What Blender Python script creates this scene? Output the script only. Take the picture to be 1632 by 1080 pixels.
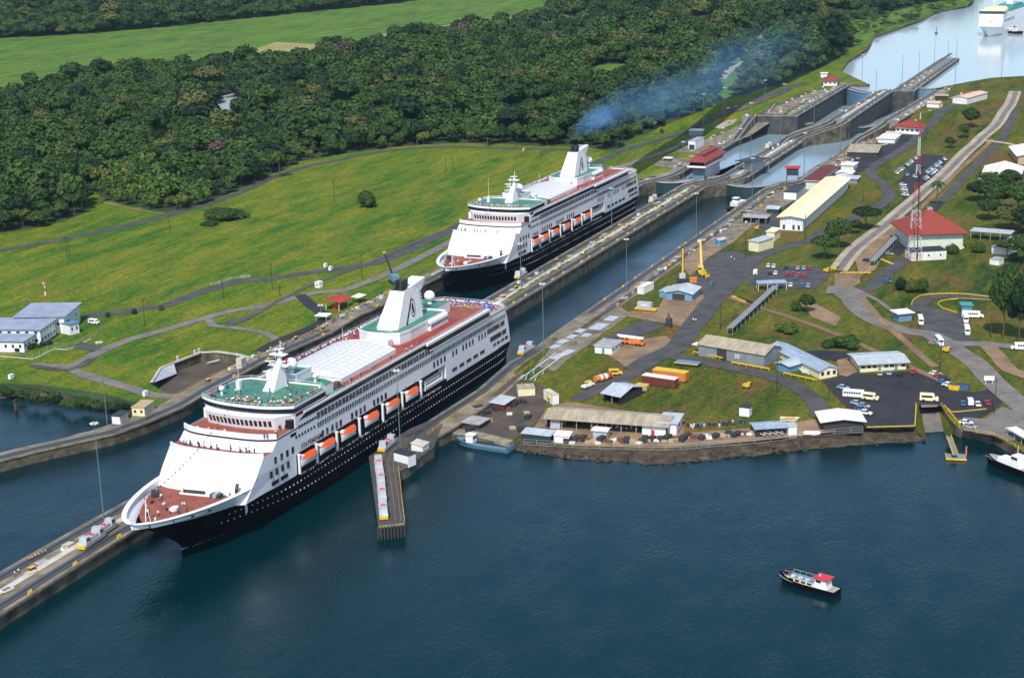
import bpy, bmesh, math, random
from mathutils import Vector, Matrix, geometry
from math import sin, cos, pi, radians, sqrt, atan2, floor, hypot
random.seed(7)
scn = bpy.context.scene
COL = scn.collection
for _o in list(bpy.data.objects): bpy.data.objects.remove(_o)

# ------------------------------------------------------------------ camera
PW, PH = 1632.0, 1080.0
FPX, PITCH, YAW, ROLL = 2568.22, 0.2747257, 0.4149293, -0.0276466
CAM = Vector((-337.294, -245.012, 171.973))
Fv = Vector((cos(PITCH)*cos(YAW), cos(PITCH)*sin(YAW), -sin(PITCH)))
_R = Fv.cross(Vector((0, 0, 1))).normalized(); _U = _R.cross(Fv)
Rv = _R*cos(ROLL)+_U*sin(ROLL); Uv = -_R*sin(ROLL)+_U*cos(ROLL)
cam = bpy.data.cameras.new('camera'); camo = bpy.data.objects.new('camera', cam); COL.objects.link(camo)
cam.sensor_width = 36.0; cam.lens = 36.0*FPX/PW; cam.clip_start = 1.0; cam.clip_end = 30000.0
camo.matrix_world = Matrix(((Rv.x, Uv.x, -Fv.x, CAM.x), (Rv.y, Uv.y, -Fv.y, CAM.y), (Rv.z, Uv.z, -Fv.z, CAM.z), (0, 0, 0, 1)))
scn.camera = camo

# ------------------------------------------------------------------ light
SUN_EL, SUN_AZ = radians(50), radians(192)      # azimuth of the sun, from +X towards +Y
w = bpy.data.worlds.new('World'); scn.world = w; w.use_nodes = True
nt = w.node_tree; nt.nodes.clear()
sky = nt.nodes.new('ShaderNodeTexSky'); sky.sky_type = 'NISHITA'; sky.sun_disc = False
sky.sun_elevation = SUN_EL; sky.sun_rotation = pi/2-SUN_AZ
sky.air_density = 1.0; sky.dust_density = 1.2; sky.ozone_density = 2.2
bg = nt.nodes.new('ShaderNodeBackground'); bg.inputs[1].default_value = 0.15
wo = nt.nodes.new('ShaderNodeOutputWorld')
nt.links.new(sky.outputs[0], bg.inputs[0]); nt.links.new(bg.outputs[0], wo.inputs[0])
sd = bpy.data.lights.new('sun', 'SUN'); sd.energy = 3.7; sd.angle = radians(0.6); sd.color = (1.0, 0.95, 0.87)
so = bpy.data.objects.new('sun', sd); COL.objects.link(so)
S = Vector((cos(SUN_EL)*cos(SUN_AZ), cos(SUN_EL)*sin(SUN_AZ), sin(SUN_EL)))
so.rotation_euler = S.to_track_quat('Z', 'Y').to_euler(); so.location = (0, 0, 300)
scn.view_settings.view_transform = 'Standard'; scn.view_settings.look = 'None'
scn.view_settings.gamma = 1.0; scn.view_settings.use_curve_mapping = False
scn.view_settings.exposure = 0.30
scn.cycles.max_bounces = 6; scn.cycles.volume_bounces = 1; scn.cycles.transparent_max_bounces = 6

# ------------------------------------------------------------------ terrain function, pixel -> place
def interp(x, xs, zs):
    if x <= xs[0]: return zs[0]
    for i in range(1, len(xs)):
        if x <= xs[i]:
            t = (x-xs[i-1])/(xs[i]-xs[i-1]); return zs[i-1]+(zs[i]-zs[i-1])*t
    return zs[-1]
LX, LZ = [190, 260, 520, 600, 690, 770], [4, 6, 6, 9, 9, 18]
RX, RZ = [110, 215, 520, 590, 690, 770], [2, 5.8, 5.8, 9, 9, 18]
WX, WZ = [195, 215, 545, 546, 715, 716], [4, 6, 6, 9, 9, 18]
def gL(x, y): return interp(x, LX, LZ)
def gR(x, y): return interp(x, RX, RZ)
def gW(x, y): return interp(x, WX, WZ)
def g(x, y): return gL(x, y) if y > 20 else gR(x, y)
def ray(px, py): return Fv+Rv*((px-PW/2)/FPX)-Uv*((py-PH/2)/FPX)
def atz(px, py, z):
    d = ray(px, py); return CAM+d*((z-CAM.z)/d.z)
def G(px, py, f=g):
    if not callable(f): return atz(px, py, f)
    a = atz(px, py, 20.0); b = atz(px, py, 0.0); d = b-a; n = max(4, int(d.length/3)); p0 = a
    for i in range(1, n+1):
        p = a+d*(i/n)
        if p.z <= f(p.x, p.y):
            lo, hi = (i-1)/n, i/n
            for _ in range(8):
                m = (lo+hi)/2; q = a+d*m
                if q.z <= f(q.x, q.y): hi = m
                else: lo = m
            q = a+d*hi; q.z = f(q.x, q.y); return q
    b.z = f(b.x, b.y); return b
def toppx(P, h):                      # picture row of a point h above P
    v = Vector((P.x, P.y, P.z+h))-CAM; wv = v.dot(Fv)
    return PH/2-FPX*v.dot(Uv)/wv
def proj(P):
    v = P-CAM; wv = v.dot(Fv); return PW/2+FPX*v.dot(Rv)/wv, PH/2-FPX*v.dot(Uv)/wv
def height_to(P, ty):
    lo, hi = 0.0, 120.0
    for _ in range(30):
        m = (lo+hi)/2
        if toppx(P, m) > ty: lo = m
        else: hi = m
    return lo
def pip(x, y, poly):
    c = False; j = len(poly)-1
    for i in range(len(poly)):
        xi, yi = poly[i][0], poly[i][1]; xj, yj = poly[j][0], poly[j][1]
        if (yi > y) != (yj > y) and x < (xj-xi)*(y-yi)/(yj-yi)+xi: c = not c
        j = i
    return c

# ------------------------------------------------------------------ materials
MATS = {}
def mat(name, c, rough=0.7, var=0.18, scale=0.4, metal=0.0, bump=0.0, spec=None, c2=None, coords='Object', stretch=None, emit=None):
    if name in MATS: return MATS[name]
    m = bpy.data.materials.new(name); m.use_nodes = True; n = m.node_tree.nodes; l = m.node_tree.links
    b = n['Principled BSDF']; b.inputs['Roughness'].default_value = rough; b.inputs['Metallic'].default_value = metal
    if spec is not None: b.inputs['Specular IOR Level'].default_value = spec
    tc = n.new('ShaderNodeTexCoord'); src = tc.outputs[coords]
    if stretch:
        mp = n.new('ShaderNodeMapping'); mp.inputs['Scale'].default_value = stretch; l.new(src, mp.inputs[0]); src = mp.outputs[0]
    tx = n.new('ShaderNodeTexNoise'); tx.inputs['Scale'].default_value = scale; tx.inputs['Detail'].default_value = 5; tx.inputs['Roughness'].default_value = 0.65
    l.new(src, tx.inputs['Vector'])
    rp = n.new('ShaderNodeValToRGB'); rp.color_ramp.elements[0].position = 0.32; rp.color_ramp.elements[1].position = 0.68
    a = c2 if c2 else [v*(1-var) for v in c]
    bb = c if c2 else [min(1, v*(1+var*0.6)) for v in c]
    rp.color_ramp.elements[0].color = (*a, 1); rp.color_ramp.elements[1].color = (*bb, 1)
    l.new(tx.outputs[0], rp.inputs[0]); l.new(rp.outputs[0], b.inputs['Base Color'])
    if bump:
        bp = n.new('ShaderNodeBump'); bp.inputs['Strength'].default_value = bump; bp.inputs['Distance'].default_value = 0.3
        l.new(tx.outputs[0], bp.inputs['Height']); l.new(bp.outputs[0], b.inputs['Normal'])
    MATS[name] = m; return m
def M(n): return MATS[n]
mat('white paint', (.77, .78, .79), .35, .06, .15)
mat('white worn', (.70, .70, .67), .6, .22, .5)
mat('ship white', (.74, .75, .77), .32, .07, .1)
mat('hull black', (.004, .004, .006), .6, .3, .1, spec=.12)
mat('black band', (.012, .013, .018), .12, .2, .3)
mat('glass dark', (.020, .028, .040), .08, .4, .6)
mat('glass blue', (.07, .085, .105), .12, .5, .25)
mat('pane white', (.62, .65, .68), .45, .1, .6)
mat('window frame', (.6, .6, .6), .5)
mat('deck red', (.27, .075, .045), .75, .35, .35, bump=.2)
mat('deck rust', (.36, .17, .11), .8, .25, .3)
mat('track red', (.30, .03, .025), .7, .15, .5)
mat('deck green', (.055, .20, .13), .5, .35, .25)
mat('deck grey', (.20, .20, .24), .6, .25, .4)
mat('boat orange', (.70, .10, .015), .45, .15, .8)
mat('cream', (.72, .66, .42), .7, .12, .4)
mat('cream roof', (.78, .68, .44), .7, .1, .12)
mat('beige roof', (.44, .39, .28), .8, c2=(.24, .20, .14), scale=.4, stretch=(1.4, .25, 1))
mat('grey roof', (.33, .34, .34), .7, .25, .4)
mat('blue roof', (.34, .43, .52), .5, c2=(.22, .28, .36), scale=.5, stretch=(1.6, .3, 1))
mat('pale blue roof', (.48, .53, .57), .5, c2=(.33, .38, .41), scale=.5, stretch=(1.6, .3, 1))
mat('station roof', (.30, .35, .46), .7, c2=(.22, .25, .32), scale=.2)
mat('white roof', (.80, .78, .75), .5, c2=(.62, .60, .56), scale=.4, stretch=(1.5, .3, 1))
mat('red roof', (.24, .040, .028), .8, .28, 1.2, bump=.3)
mat('crimson roof', (.40, .035, .03), .7, .15, .6)
mat('pink roof', (.66, .42, .34), .7, .15, .3)
mat('grey wall', (.20, .22, .24), .8, .2, .4)
mat('pale green wall', (.58, .64, .54), .75, .12, .4)
mat('blue wall', (.13, .28, .42), .6, .12, .4)
mat('steel blue', (.12, .24, .34), .55, .15, .4)
mat('dark green', (.014, .045, .045), .6, .2, .5)
mat('dark wall', (.035, .035, .035), .85, .3, .5)
mat('dark metal', (.03, .033, .036), .5, .3, 1)
mat('steel', (.42, .44, .46), .45, .25, 1, metal=.3)
mat('silver', (.50, .52, .55), .35, .2, .8, metal=.2)
mat('yellow', (.66, .43, .03), .55, .2, .8)
mat('orange', (.60, .20, .04), .55, .2, .8)
mat('rust red', (.13, .028, .022), .8, .3, .7)
mat('rust', (.16, .07, .035), .9, .4, 1)
mat('red', (.55, .03, .03), .4, .15, 1)
mat('teal', (.05, .30, .30), .5, .15, 1)
mat('tan', (.42, .33, .2), .7, .2, 1)
mat('wood pole', (.05, .04, .032), .9, .3, 2)
mat('pole steel', (.11, .17, .17), .5, .2, 1)
mat('tyre', (.012, .012, .012), .9)
mat('rubber', (.02, .02, .02), .9)
mat('upper wall face', (.055, .062, .062), .9, .6, .25, bump=.4)  # shade on the deep chamber walls put into the colour, darker than the lower faces
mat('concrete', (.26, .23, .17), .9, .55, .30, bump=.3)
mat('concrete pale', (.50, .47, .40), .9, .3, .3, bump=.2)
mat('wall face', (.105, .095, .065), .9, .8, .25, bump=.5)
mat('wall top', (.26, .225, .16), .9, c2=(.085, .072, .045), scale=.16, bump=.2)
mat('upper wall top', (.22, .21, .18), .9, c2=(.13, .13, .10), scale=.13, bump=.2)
mat('track bed', (.050, .055, .065), .45, .3, .3)
mat('rail', (.25, .24, .23), .35, .2, 1, metal=.5)
mat('asphalt', (.082, .076, .074), .8, c2=(.038, .036, .037), scale=.16, bump=.2)
mat('asphalt dark', (.030, .029, .031), .75, c2=(.010, .010, .013), scale=.12)
mat('road pale', (.20, .18, .155), .85, c2=(.11, .10, .09), scale=.16)
mat('road beige', (.36, .31, .23), .9, .3, .12)
mat('dirt', (.30, .20, .11), .95, c2=(.14, .09, .055), scale=.10, bump=.3)
mat('dark dirt', (.10, .078, .055), .95, c2=(.035, .030, .024), scale=.12, bump=.3)
mat('rock', (.085, .062, .035), .95, c2=(.016, .013, .010), scale=.35, bump=.8)
mat('timber', (.14, .08, .04), .9, .4, .5)
mat('trunk', (.09, .07, .05), .95, .3, 2)
mat('skin', (.32, .17, .10), .6)
mat('trousers', (.05, .06, .10), .8)
mat('hair', (.02, .014, .01), .8)
mat('shirt white', (.78, .78, .78), .8); mat('shirt red', (.5, .04, .05), .8); mat('shirt blue', (.05, .12, .42), .8)
mat('shirt yellow', (.75, .5, .04), .8); mat('shirt grey', (.28, .28, .3), .8); mat('shirt orange', (.75, .2, .03), .8)
mat('navy', (.015, .03, .13), .7); mat('chair blue', (.04, .10, .42), .7)
mat('pool water', (.30, .50, .55), .05)
mat('car white', (.75, .76, .76), .25, .04); mat('car red', (.42, .03, .03), .25, .04); mat('car blue', (.05, .13, .28), .25, .04)
mat('car silver', (.38, .42, .46), .3, .04, metal=.3); mat('car dark', (.03, .035, .05), .25, .04); mat('car tan', (.48, .40, .26), .3, .04)
mat('car pale blue', (.28, .42, .55), .3, .04)

def grass_mat(name, base, dry, dark, sx=.62):
    m = bpy.data.materials.new(name); m.use_nodes = True; n = m.node_tree.nodes; l = m.node_tree.links
    b = n['Principled BSDF']; b.inputs['Roughness'].default_value = .95; b.inputs['Specular IOR Level'].default_value = .1
    tc = n.new('ShaderNodeTexCoord')
    def noise(sc, st, det=6, ro=.62):
        mp = n.new('ShaderNodeMapping'); mp.inputs['Scale'].default_value = st; mp.inputs['Rotation'].default_value = (0, 0, radians(28))
        t = n.new('ShaderNodeTexNoise'); t.inputs['Scale'].default_value = sc; t.inputs['Detail'].default_value = det; t.inputs['Roughness'].default_value = ro
        l.new(tc.outputs['Object'], mp.inputs[0]); l.new(mp.outputs[0], t.inputs['Vector']); return t.outputs[0]
    def ramp(s, p0, p1):
        r = n.new('ShaderNodeMapRange'); r.inputs[1].default_value = p0; r.inputs[2].default_value = p1; l.new(s, r.inputs[0]); return r.outputs[0]
    def mix(f, a, bcol):
        x = n.new('ShaderNodeMix'); x.data_type = 'RGBA'; l.new(f, x.inputs[0])
        for i, v in ((6, a), (7, bcol)):
            if isinstance(v, tuple): x.inputs[i].default_value = (*v, 1)
            else: l.new(v, x.inputs[i])
        return x.outputs[2]
    big = ramp(noise(.012, (.5, 2.1, 1), 8, .68), .42, .60)
    mid = ramp(noise(.055, (.45, 1.7, 1), 9, .74), .40, .66)
    fine = ramp(noise(.6, (1, 1, 1), 4, .7), .3, .75)
    spots = ramp(noise(.02, (.6, 1.5, 1), 7, .7), sx, sx+.12)
    c = mix(big, dark, base); c = mix(mid, c, dry)
    c2 = mix(spots, c, (.16, .085, .035))
    hs = n.new('ShaderNodeHueSaturation'); l.new(c2, hs.inputs['Color']); l.new(ramp(noise(.5, (1, 1, 1), 4, .75), 0.2, 0.8), hs.inputs['Value'])
    r = n.new('ShaderNodeMapRange'); r.inputs[3].default_value = .48; r.inputs[4].default_value = 1.42; l.new(fine, r.inputs[0]); l.new(r.outputs[0], hs.inputs['Value'])
    l.new(hs.outputs[0], b.inputs['Base Color'])
    bp = n.new('ShaderNodeBump'); bp.inputs['Strength'].default_value = .6; bp.inputs['Distance'].default_value = .5
    l.new(noise(.9, (1, 1, 1), 4, .7), bp.inputs['Height']); l.new(bp.outputs[0], b.inputs['Normal'])
    MATS[name] = m; return m
grass_mat('grass field', (.080, .150, .012), (.20, .195, .018), (.026, .110, .011))
grass_mat('grass bank', (.064, .105, .012), (.16, .130, .022), (.016, .055, .009), .53)
grass_mat('grass far', (.075, .165, .024), (.15, .23, .03), (.035, .10, .02))
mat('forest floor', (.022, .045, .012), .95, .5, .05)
mat('dry field', (.30, .26, .08), .95, c2=(.16, .18, .05), scale=.03)
def leaf_mat(name, ca, cb, cc):
    m = bpy.data.materials.new(name); m.use_nodes = True; n = m.node_tree.nodes; l = m.node_tree.links
    b = n['Principled BSDF']; b.inputs['Roughness'].default_value = .75; b.inputs['Specular IOR Level'].default_value = .25
    oi = n.new('ShaderNodeObjectInfo'); rp = n.new('ShaderNodeValToRGB'); e = rp.color_ramp.elements
    e[0].color = (*ca, 1); e[0].position = 0; e[1].color = (*cb, 1); e[1].position = .55
    x = e.new(.9); x.color = (*cb, 1); x = e.new(.97); x.color = (*cc, 1)
    l.new(oi.outputs['Random'], rp.inputs[0])
    tc = n.new('ShaderNodeTexCoord'); t = n.new('ShaderNodeTexNoise'); t.inputs['Scale'].default_value = .9; t.inputs['Detail'].default_value = 3
    l.new(tc.outputs['Object'], t.inputs['Vector'])
    hs = n.new('ShaderNodeHueSaturation'); r = n.new('ShaderNodeMapRange'); r.inputs[1].default_value = .3; r.inputs[2].default_value = .7; r.inputs[3].default_value = .30; r.inputs[4].default_value = 1.7
    l.new(t.outputs[0], r.inputs[0]); l.new(r.outputs[0], hs.inputs['Value']); l.new(rp.outputs[0], hs.inputs['Color']); l.new(hs.outputs[0], b.inputs['Base Color'])
    MATS[name] = m; return m
leaf_mat('leaves', (.005, .022, .006), (.034, .070, .010), (.080, .090, .020))
leaf_mat('leaves light', (.030, .070, .010), (.060, .105, .014), (.10, .12, .02))

def water_mat(name, col, rough, sc, strength, dist, tint=None):
    m = bpy.data.materials.new(name); m.use_nodes = True; n = m.node_tree.nodes; l = m.node_tree.links
    b = n['Principled BSDF']; b.inputs['Base Color'].default_value = (*col, 1); b.inputs['Roughness'].default_value = rough; b.inputs['IOR'].default_value = 1.333
    b.inputs['Specular IOR Level'].default_value = .5
    if tint: b.inputs['Specular Tint'].default_value = (*tint, 1)
    tc = n.new('ShaderNodeTexCoord')
    def wv(s, st, rot, det):
        mp = n.new('ShaderNodeMapping'); mp.inputs['Scale'].default_value = st; mp.inputs['Rotation'].default_value = (0, 0, rot)
        t = n.new('ShaderNodeTexNoise'); t.inputs['Scale'].default_value = s; t.inputs['Detail'].default_value = det; t.inputs['Roughness'].default_value = .6
        l.new(tc.outputs['Object'], mp.inputs[0]); l.new(mp.outputs[0], t.inputs['Vector']); return t.outputs[0]
    a = wv(sc, (1, 2.2, 1), radians(-35), 5); c = wv(sc*.09, (1, 1.6, 1), radians(-20), 3)
    ad = n.new('ShaderNodeMath'); ad.operation = 'MULTIPLY'; l.new(a, ad.inputs[0])
    r = n.new('ShaderNodeMapRange'); r.inputs[1].default_value = .35; r.inputs[2].default_value = .65; r.inputs[3].default_value = .45; r.inputs[4].default_value = 1.3
    l.new(c, r.inputs[0]); l.new(r.outputs[0], ad.inputs[1])
    bp = n.new('ShaderNodeBump'); bp.inputs['Strength'].default_value = strength; bp.inputs['Distance'].default_value = dist
    l.new(ad.outputs[0], bp.inputs['Height']); l.new(bp.outputs[0], b.inputs['Normal'])
    MATS[name] = m; return m
water_mat('sea', (.0000, .0150, .0200), .05, .50, .60, .26, (.42, 1.0, 1.0))
water_mat('lake', (.34, .41, .45), .12, .5, .06, .2)  # pale base colour stands in for bright horizon sky reflected in the water
water_mat('canal', (.20, .28, .33), .10, .5, .16, .25)  # chamber water: sky reflection painted in as a lightened base colour

# ------------------------------------------------------------------ mesh builder
class MB:
    def __init__(s): s.v = []; s.f = []; s.m = []; s.mats = []
    def mi(s, m):
        if isinstance(m, str): m = MATS[m]
        if m not in s.mats: s.mats.append(m)
        return s.mats.index(m)
    def poly(s, pts, m):
        i = len(s.v); s.v += [tuple(p) for p in pts]; s.f.append(tuple(range(i, i+len(pts)))); s.m.append(s.mi(m)); return s
    def box(s, x0, x1, y0, y1, z0, z1, m, top=None):
        i = len(s.v); k = s.mi(m); kt = s.mi(top) if top else k
        s.v += [(x0, y0, z0), (x1, y0, z0), (x1, y1, z0), (x0, y1, z0), (x0, y0, z1), (x1, y0, z1), (x1, y1, z1), (x0, y1, z1)]
        for q, mm in (((0, 3, 2, 1), k), ((4, 5, 6, 7), kt), ((0, 1, 5, 4), k), ((1, 2, 6, 5), k), ((2, 3, 7, 6), k), ((3, 0, 4, 7), k)):
            s.f.append(tuple(i+a for a in q)); s.m.append(mm)
        return s
    def prism(s, pts, z0, z1, m, top=None, pts2=None, bottom=True):
        n = len(pts); i = len(s.v); k = s.mi(m); kt = s.mi(top) if top else k; p2 = pts2 or pts
        a = sum(pts[j][0]*pts[(j+1) % n][1]-pts[(j+1) % n][0]*pts[j][1] for j in range(n))
        if a < 0: pts = pts[::-1]; p2 = p2[::-1]
        s.v += [(p[0], p[1], z0) for p in pts]+[(p[0], p[1], z1) for p in p2]
        for j in range(n): s.f.append((i+j, i+(j+1) % n, i+n+(j+1) % n, i+n+j)); s.m.append(k)
        s.f.append(tuple(i+n+j for j in range(n))); s.m.append(kt)
        if bottom: s.f.append(tuple(i+j for j in range(n-1, -1, -1))); s.m.append(k)
        return s
    def tube(s, p0, p1, r0, r1, m, n=6, cap=True):
        p0 = Vector(p0); p1 = Vector(p1); d = (p1-p0).normalized(); a = d.orthogonal().normalized(); b = d.cross(a); i = len(s.v); k = s.mi(m)
        for p, r in ((p0, r0), (p1, r1)):
            for j in range(n):
                t = 2*pi*j/n; s.v.append(tuple(p+a*(r*cos(t))+b*(r*sin(t))))
        for j in range(n): s.f.append((i+j, i+(j+1) % n, i+n+(j+1) % n, i+n+j)); s.m.append(k)
        if cap:
            s.f.append(tuple(i+j for j in range(n-1, -1, -1))); s.m.append(k); s.f.append(tuple(i+n+j for j in range(n))); s.m.append(k)
        return s
    def sphere(s, c, r, m, n=12, k=8, sz=1.0):
        i = len(s.v); q = s.mi(m)
        for a in range(k+1):
            th = pi*a/k
            for b in range(n):
                ph = 2*pi*b/n; s.v.append((c[0]+r*sin(th)*cos(ph), c[1]+r*sin(th)*sin(ph), c[2]+r*sz*cos(th)))
        for a in range(k):
            for b in range(n):
                s.f.append((i+a*n+b, i+(a+1)*n+b, i+(a+1)*n+(b+1) % n, i+a*n+(b+1) % n)); s.m.append(q)
        return s
    def mesh(s, name, smooth=False):
        me = bpy.data.meshes.new(name); me.from_pydata(s.v, [], s.f)
        for m in s.mats: me.materials.append(m)
        me.polygons.foreach_set('material_index', s.m)
        if smooth: me.polygons.foreach_set('use_smooth', [True]*len(me.polygons))
        me.update(); return me
def link(name, data, parent=None, loc=None, rot=None):
    o = bpy.data.objects.new(name, data); COL.objects.link(o)
    if parent: o.parent = parent
    if loc is not None: o.location = loc
    if rot is not None: o.rotation_euler = (0, 0, rot) if isinstance(rot, (int, float)) else rot
    return o
def tag(o, label, cat, group=None, kind=None):
    if kind: o['kind'] = kind
    if label: o['label'] = label
    if cat: o['category'] = cat
    if group: o['group'] = group
    return o
def thing(name, label, cat, loc=(0, 0, 0), rot=0, group=None):
    return tag(link(name, None, None, loc, rot), label, cat, group)
def part(name, mb, parent, loc=None, rot=None, label=None, smooth=False):
    o = link(name, mb.mesh(name, smooth) if isinstance(mb, MB) else mb, parent, loc, rot)
    if label: o['label'] = label
    return o
def struct(name, mb, smooth=False):
    o = link(name, mb.mesh(name, smooth)); o['kind'] = 'structure'; return o
def kids(o): return [c for c in o.children]
def copy_tree(o, loc=None, rot=None, label=None, group=None, parent=None):
    c = o.copy(); COL.objects.link(c)
    if parent is not None: c.parent = parent
    if loc is not None: c.location = loc
    if rot is not None: c.rotation_euler = (0, 0, rot) if isinstance(rot, (int, float)) else rot
    if label: c['label'] = label
    if group: c['group'] = group
    for ch in kids(o): copy_tree(ch, parent=c)
    return c
def recolor(o, m):
    for s_ in o.material_slots[:1]:
        s_.link = 'OBJECT'; s_.material = MATS[m]
def offset_line(pts, d):                # shift a polyline to its left by d
    out = []
    for i, p in enumerate(pts):
        a = pts[max(0, i-1)]; b = pts[min(len(pts)-1, i+1)]; dx, dy = b[0]-a[0], b[1]-a[1]; L = hypot(dx, dy) or 1
        out.append((p[0]-dy/L*d, p[1]+dx/L*d))
    return out
def smooth_line(P, step=5.0):
    out = []
    for i in range(len(P)-1):
        p0 = P[max(0, i-1)]; p1 = P[i]; p2 = P[i+1]; p3 = P[min(len(P)-1, i+2)]
        n = max(1, int(hypot(p2[0]-p1[0], p2[1]-p1[1])/step))
        for k in range(n):
            t = k/n; q = []
            for c in (0, 1):
                q.append(.5*((2*p1[c])+(-p0[c]+p2[c])*t+(2*p0[c]-5*p1[c]+4*p2[c]-p3[c])*t*t+(-p0[c]+3*p1[c]-3*p2[c]+p3[c])*t**3))
            out.append(tuple(q))
    out.append((P[-1][0], P[-1][1])); return out
def line_px(pts, f=g, step=5.0):
    return smooth_line([tuple(G(x, y, f))[:2] for x, y in pts], step)
def ribbon(mb, line, width, dz, m, f=g, jitter=0.0):
    l = offset_line(line, width/2); r = offset_line(line, -width/2)
    for i in range(len(line)-1):
        q = [l[i], r[i], r[i+1], l[i+1]]
        mb.poly([(a[0], a[1], f(a[0], a[1])+dz) for a in q], m)
def raised(mb, line, width, h, m, f=g):           # kerb / low wall along a line
    l = offset_line(line, width/2); r = offset_line(line, -width/2)
    for i in range(len(line)-1):
        a, b, c, d = l[i], r[i], r[i+1], l[i+1]
        za = [f(p[0], p[1]) for p in (a, b, c, d)]
        T = [(p[0], p[1], z+h) for p, z in zip((a, b, c, d), za)]; B = [(p[0], p[1], z-.1) for p, z in zip((a, b, c, d), za)]
        mb.poly(T, m); mb.poly([B[0], T[0], T[3], B[3]], m); mb.poly([B[1], B[2], T[2], T[1]], m)
def sheet(name, outline, f, dz, m, brk=(), holes=(), skirt=None, skirt_m=None, kind='structure'):
    """a flat-faceted sheet over a world outline; creases of the terrain are kept"""
    vs = []; es = []; fs = []
    def ring(p):
        i = len(vs); n = len(p)
        vs.extend(Vector((a[0], a[1])) for a in p)
        for k in range(n): es.append((i+k, i+(k+1) % n))
        return list(range(i, i+n))
    ring(outline)
    for h in holes: ring(h)
    ys = [p[1] for p in outline]; xs = [p[0] for p in outline]
    for b in brk:
        if min(xs) < b < max(xs):
            i = len(vs); vs.extend([Vector((b, min(ys)-5)), Vector((b, max(ys)+5))]); es.append((i, i+1))
    V, E, Fc = geometry.delaunay_2d_cdt(vs, es, [], 0, 1e-4)[:3]
    mb = MB(); mb.v = [(v.x, v.y, f(v.x, v.y)+dz) for v in V]; k = mb.mi(m); used = {}
    for t in Fc:
        cx = sum(V[i].x for i in t)/3; cy = sum(V[i].y for i in t)/3
        if not pip(cx, cy, outline) or any(pip(cx, cy, h) for h in holes): continue
        a, b, c = [V[i] for i in t]
        if (b.x-a.x)*(c.y-a.y)-(b.y-a.y)*(c.x-a.x) < 0: t = tuple(reversed(t))
        mb.f.append(tuple(t)); mb.m.append(k)
        for q in range(3): used[(t[q], t[(q+1) % 3])] = 1
    if skirt is not None:
        ks = mb.mi(skirt_m or m)
        for (a, b) in list(used):
            if (b, a) not in used:
                va, vb = mb.v[a], mb.v[b]; i = len(mb.v); mb.v += [(va[0], va[1], skirt), (vb[0], vb[1], skirt)]
                mb.f.append((a, i, i+1, b)); mb.m.append(ks)
    o = link(name, mb.mesh(name)); o['kind'] = kind; return o
# ================================================================== THE SETTING
# edges of the three lock walls, read off along their tops
def seg(px, z, x0=None, x1=None):
    """one stretch of a wall edge at a fixed height: straight through the given pixels, cut at x0 and x1"""
    P = [tuple(atz(x, y, z))[:2] for x, y in px]; P.sort()
    if len(P) > 3: return [p for p in P if (x0 is None or p[0] > x0) and (x1 is None or p[0] < x1)]
    a, b = P[0], P[-1]; k = (b[1]-a[1])/(b[0]-a[0]); x0 = a[0] if x0 is None else x0; x1 = b[0] if x1 is None else x1
    return [(x0, a[1]+k*(x0-a[0])), (x1, a[1]+k*(x1-a[0]))]
XA, XB, XC = 545.0, 715.0, 872.0        # where the wall steps up, and where the lake pier begins
CR = seg([(-60, 1018), (0, 978.5), (98, 916.3), (213, 845)], 4)+seg([(836, 475), (1154, 281)], 6, 215, XA)+seg([(1185, 287), (1280, 225)], 9, XA+1, XB)+seg([(1350, 195), (1438, 135)], 18, XB+1, XC)+seg([(1467, 138), (1530, 92)], 18, XC+2)
CL = seg([(-60, 945), (0, 910), (59, 876), (148, 826)], 4)+seg([(784, 469), (1110, 280)], 6, 215, XA)+seg([(1203, 247), (1279, 201)], 9, XA+1, XB)+seg([(1344, 176), (1417, 133)], 18, XB+1, XC)+seg([(1439, 132.6), (1513, 84)], 18, XC+2)
LR = seg([(-60, 749), (0, 733), (59, 718), (126, 703), (184, 690), (240, 670), (298, 645), (335, 622), (420, 577)], 4)+seg([(612, 488), (717, 437)], 5, 225, 300)+seg([(717, 437), (1052, 282)], 6, 310, XA)+seg([(1147, 240), (1238, 187)], 9, XA+1, XB+12)+seg([(1262, 190), (1360, 132)], 18, XB+13)
RL = seg([(634, 695), (664, 682), (760, 621), (810, 577.6)], 4)+seg([(937, 492.6), (1228, 292)], 6, 215, XA)+seg([(1290, 275.5), (1380, 209)], 9, XA+1, XB)+seg([(1413, 188), (1497, 139)], 18, XB+1, 880)
def Y(e, x): return interp(x, [p[0] for p in e], [p[1] for p in e])
def eline(e, x0, x1, d=0.0, st=2.5):
    n = int((x1-x0)/st); return [(x0+(x1-x0)*i/n, Y(e, x0+(x1-x0)*i/n)+d) for i in range(n+1)]
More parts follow.
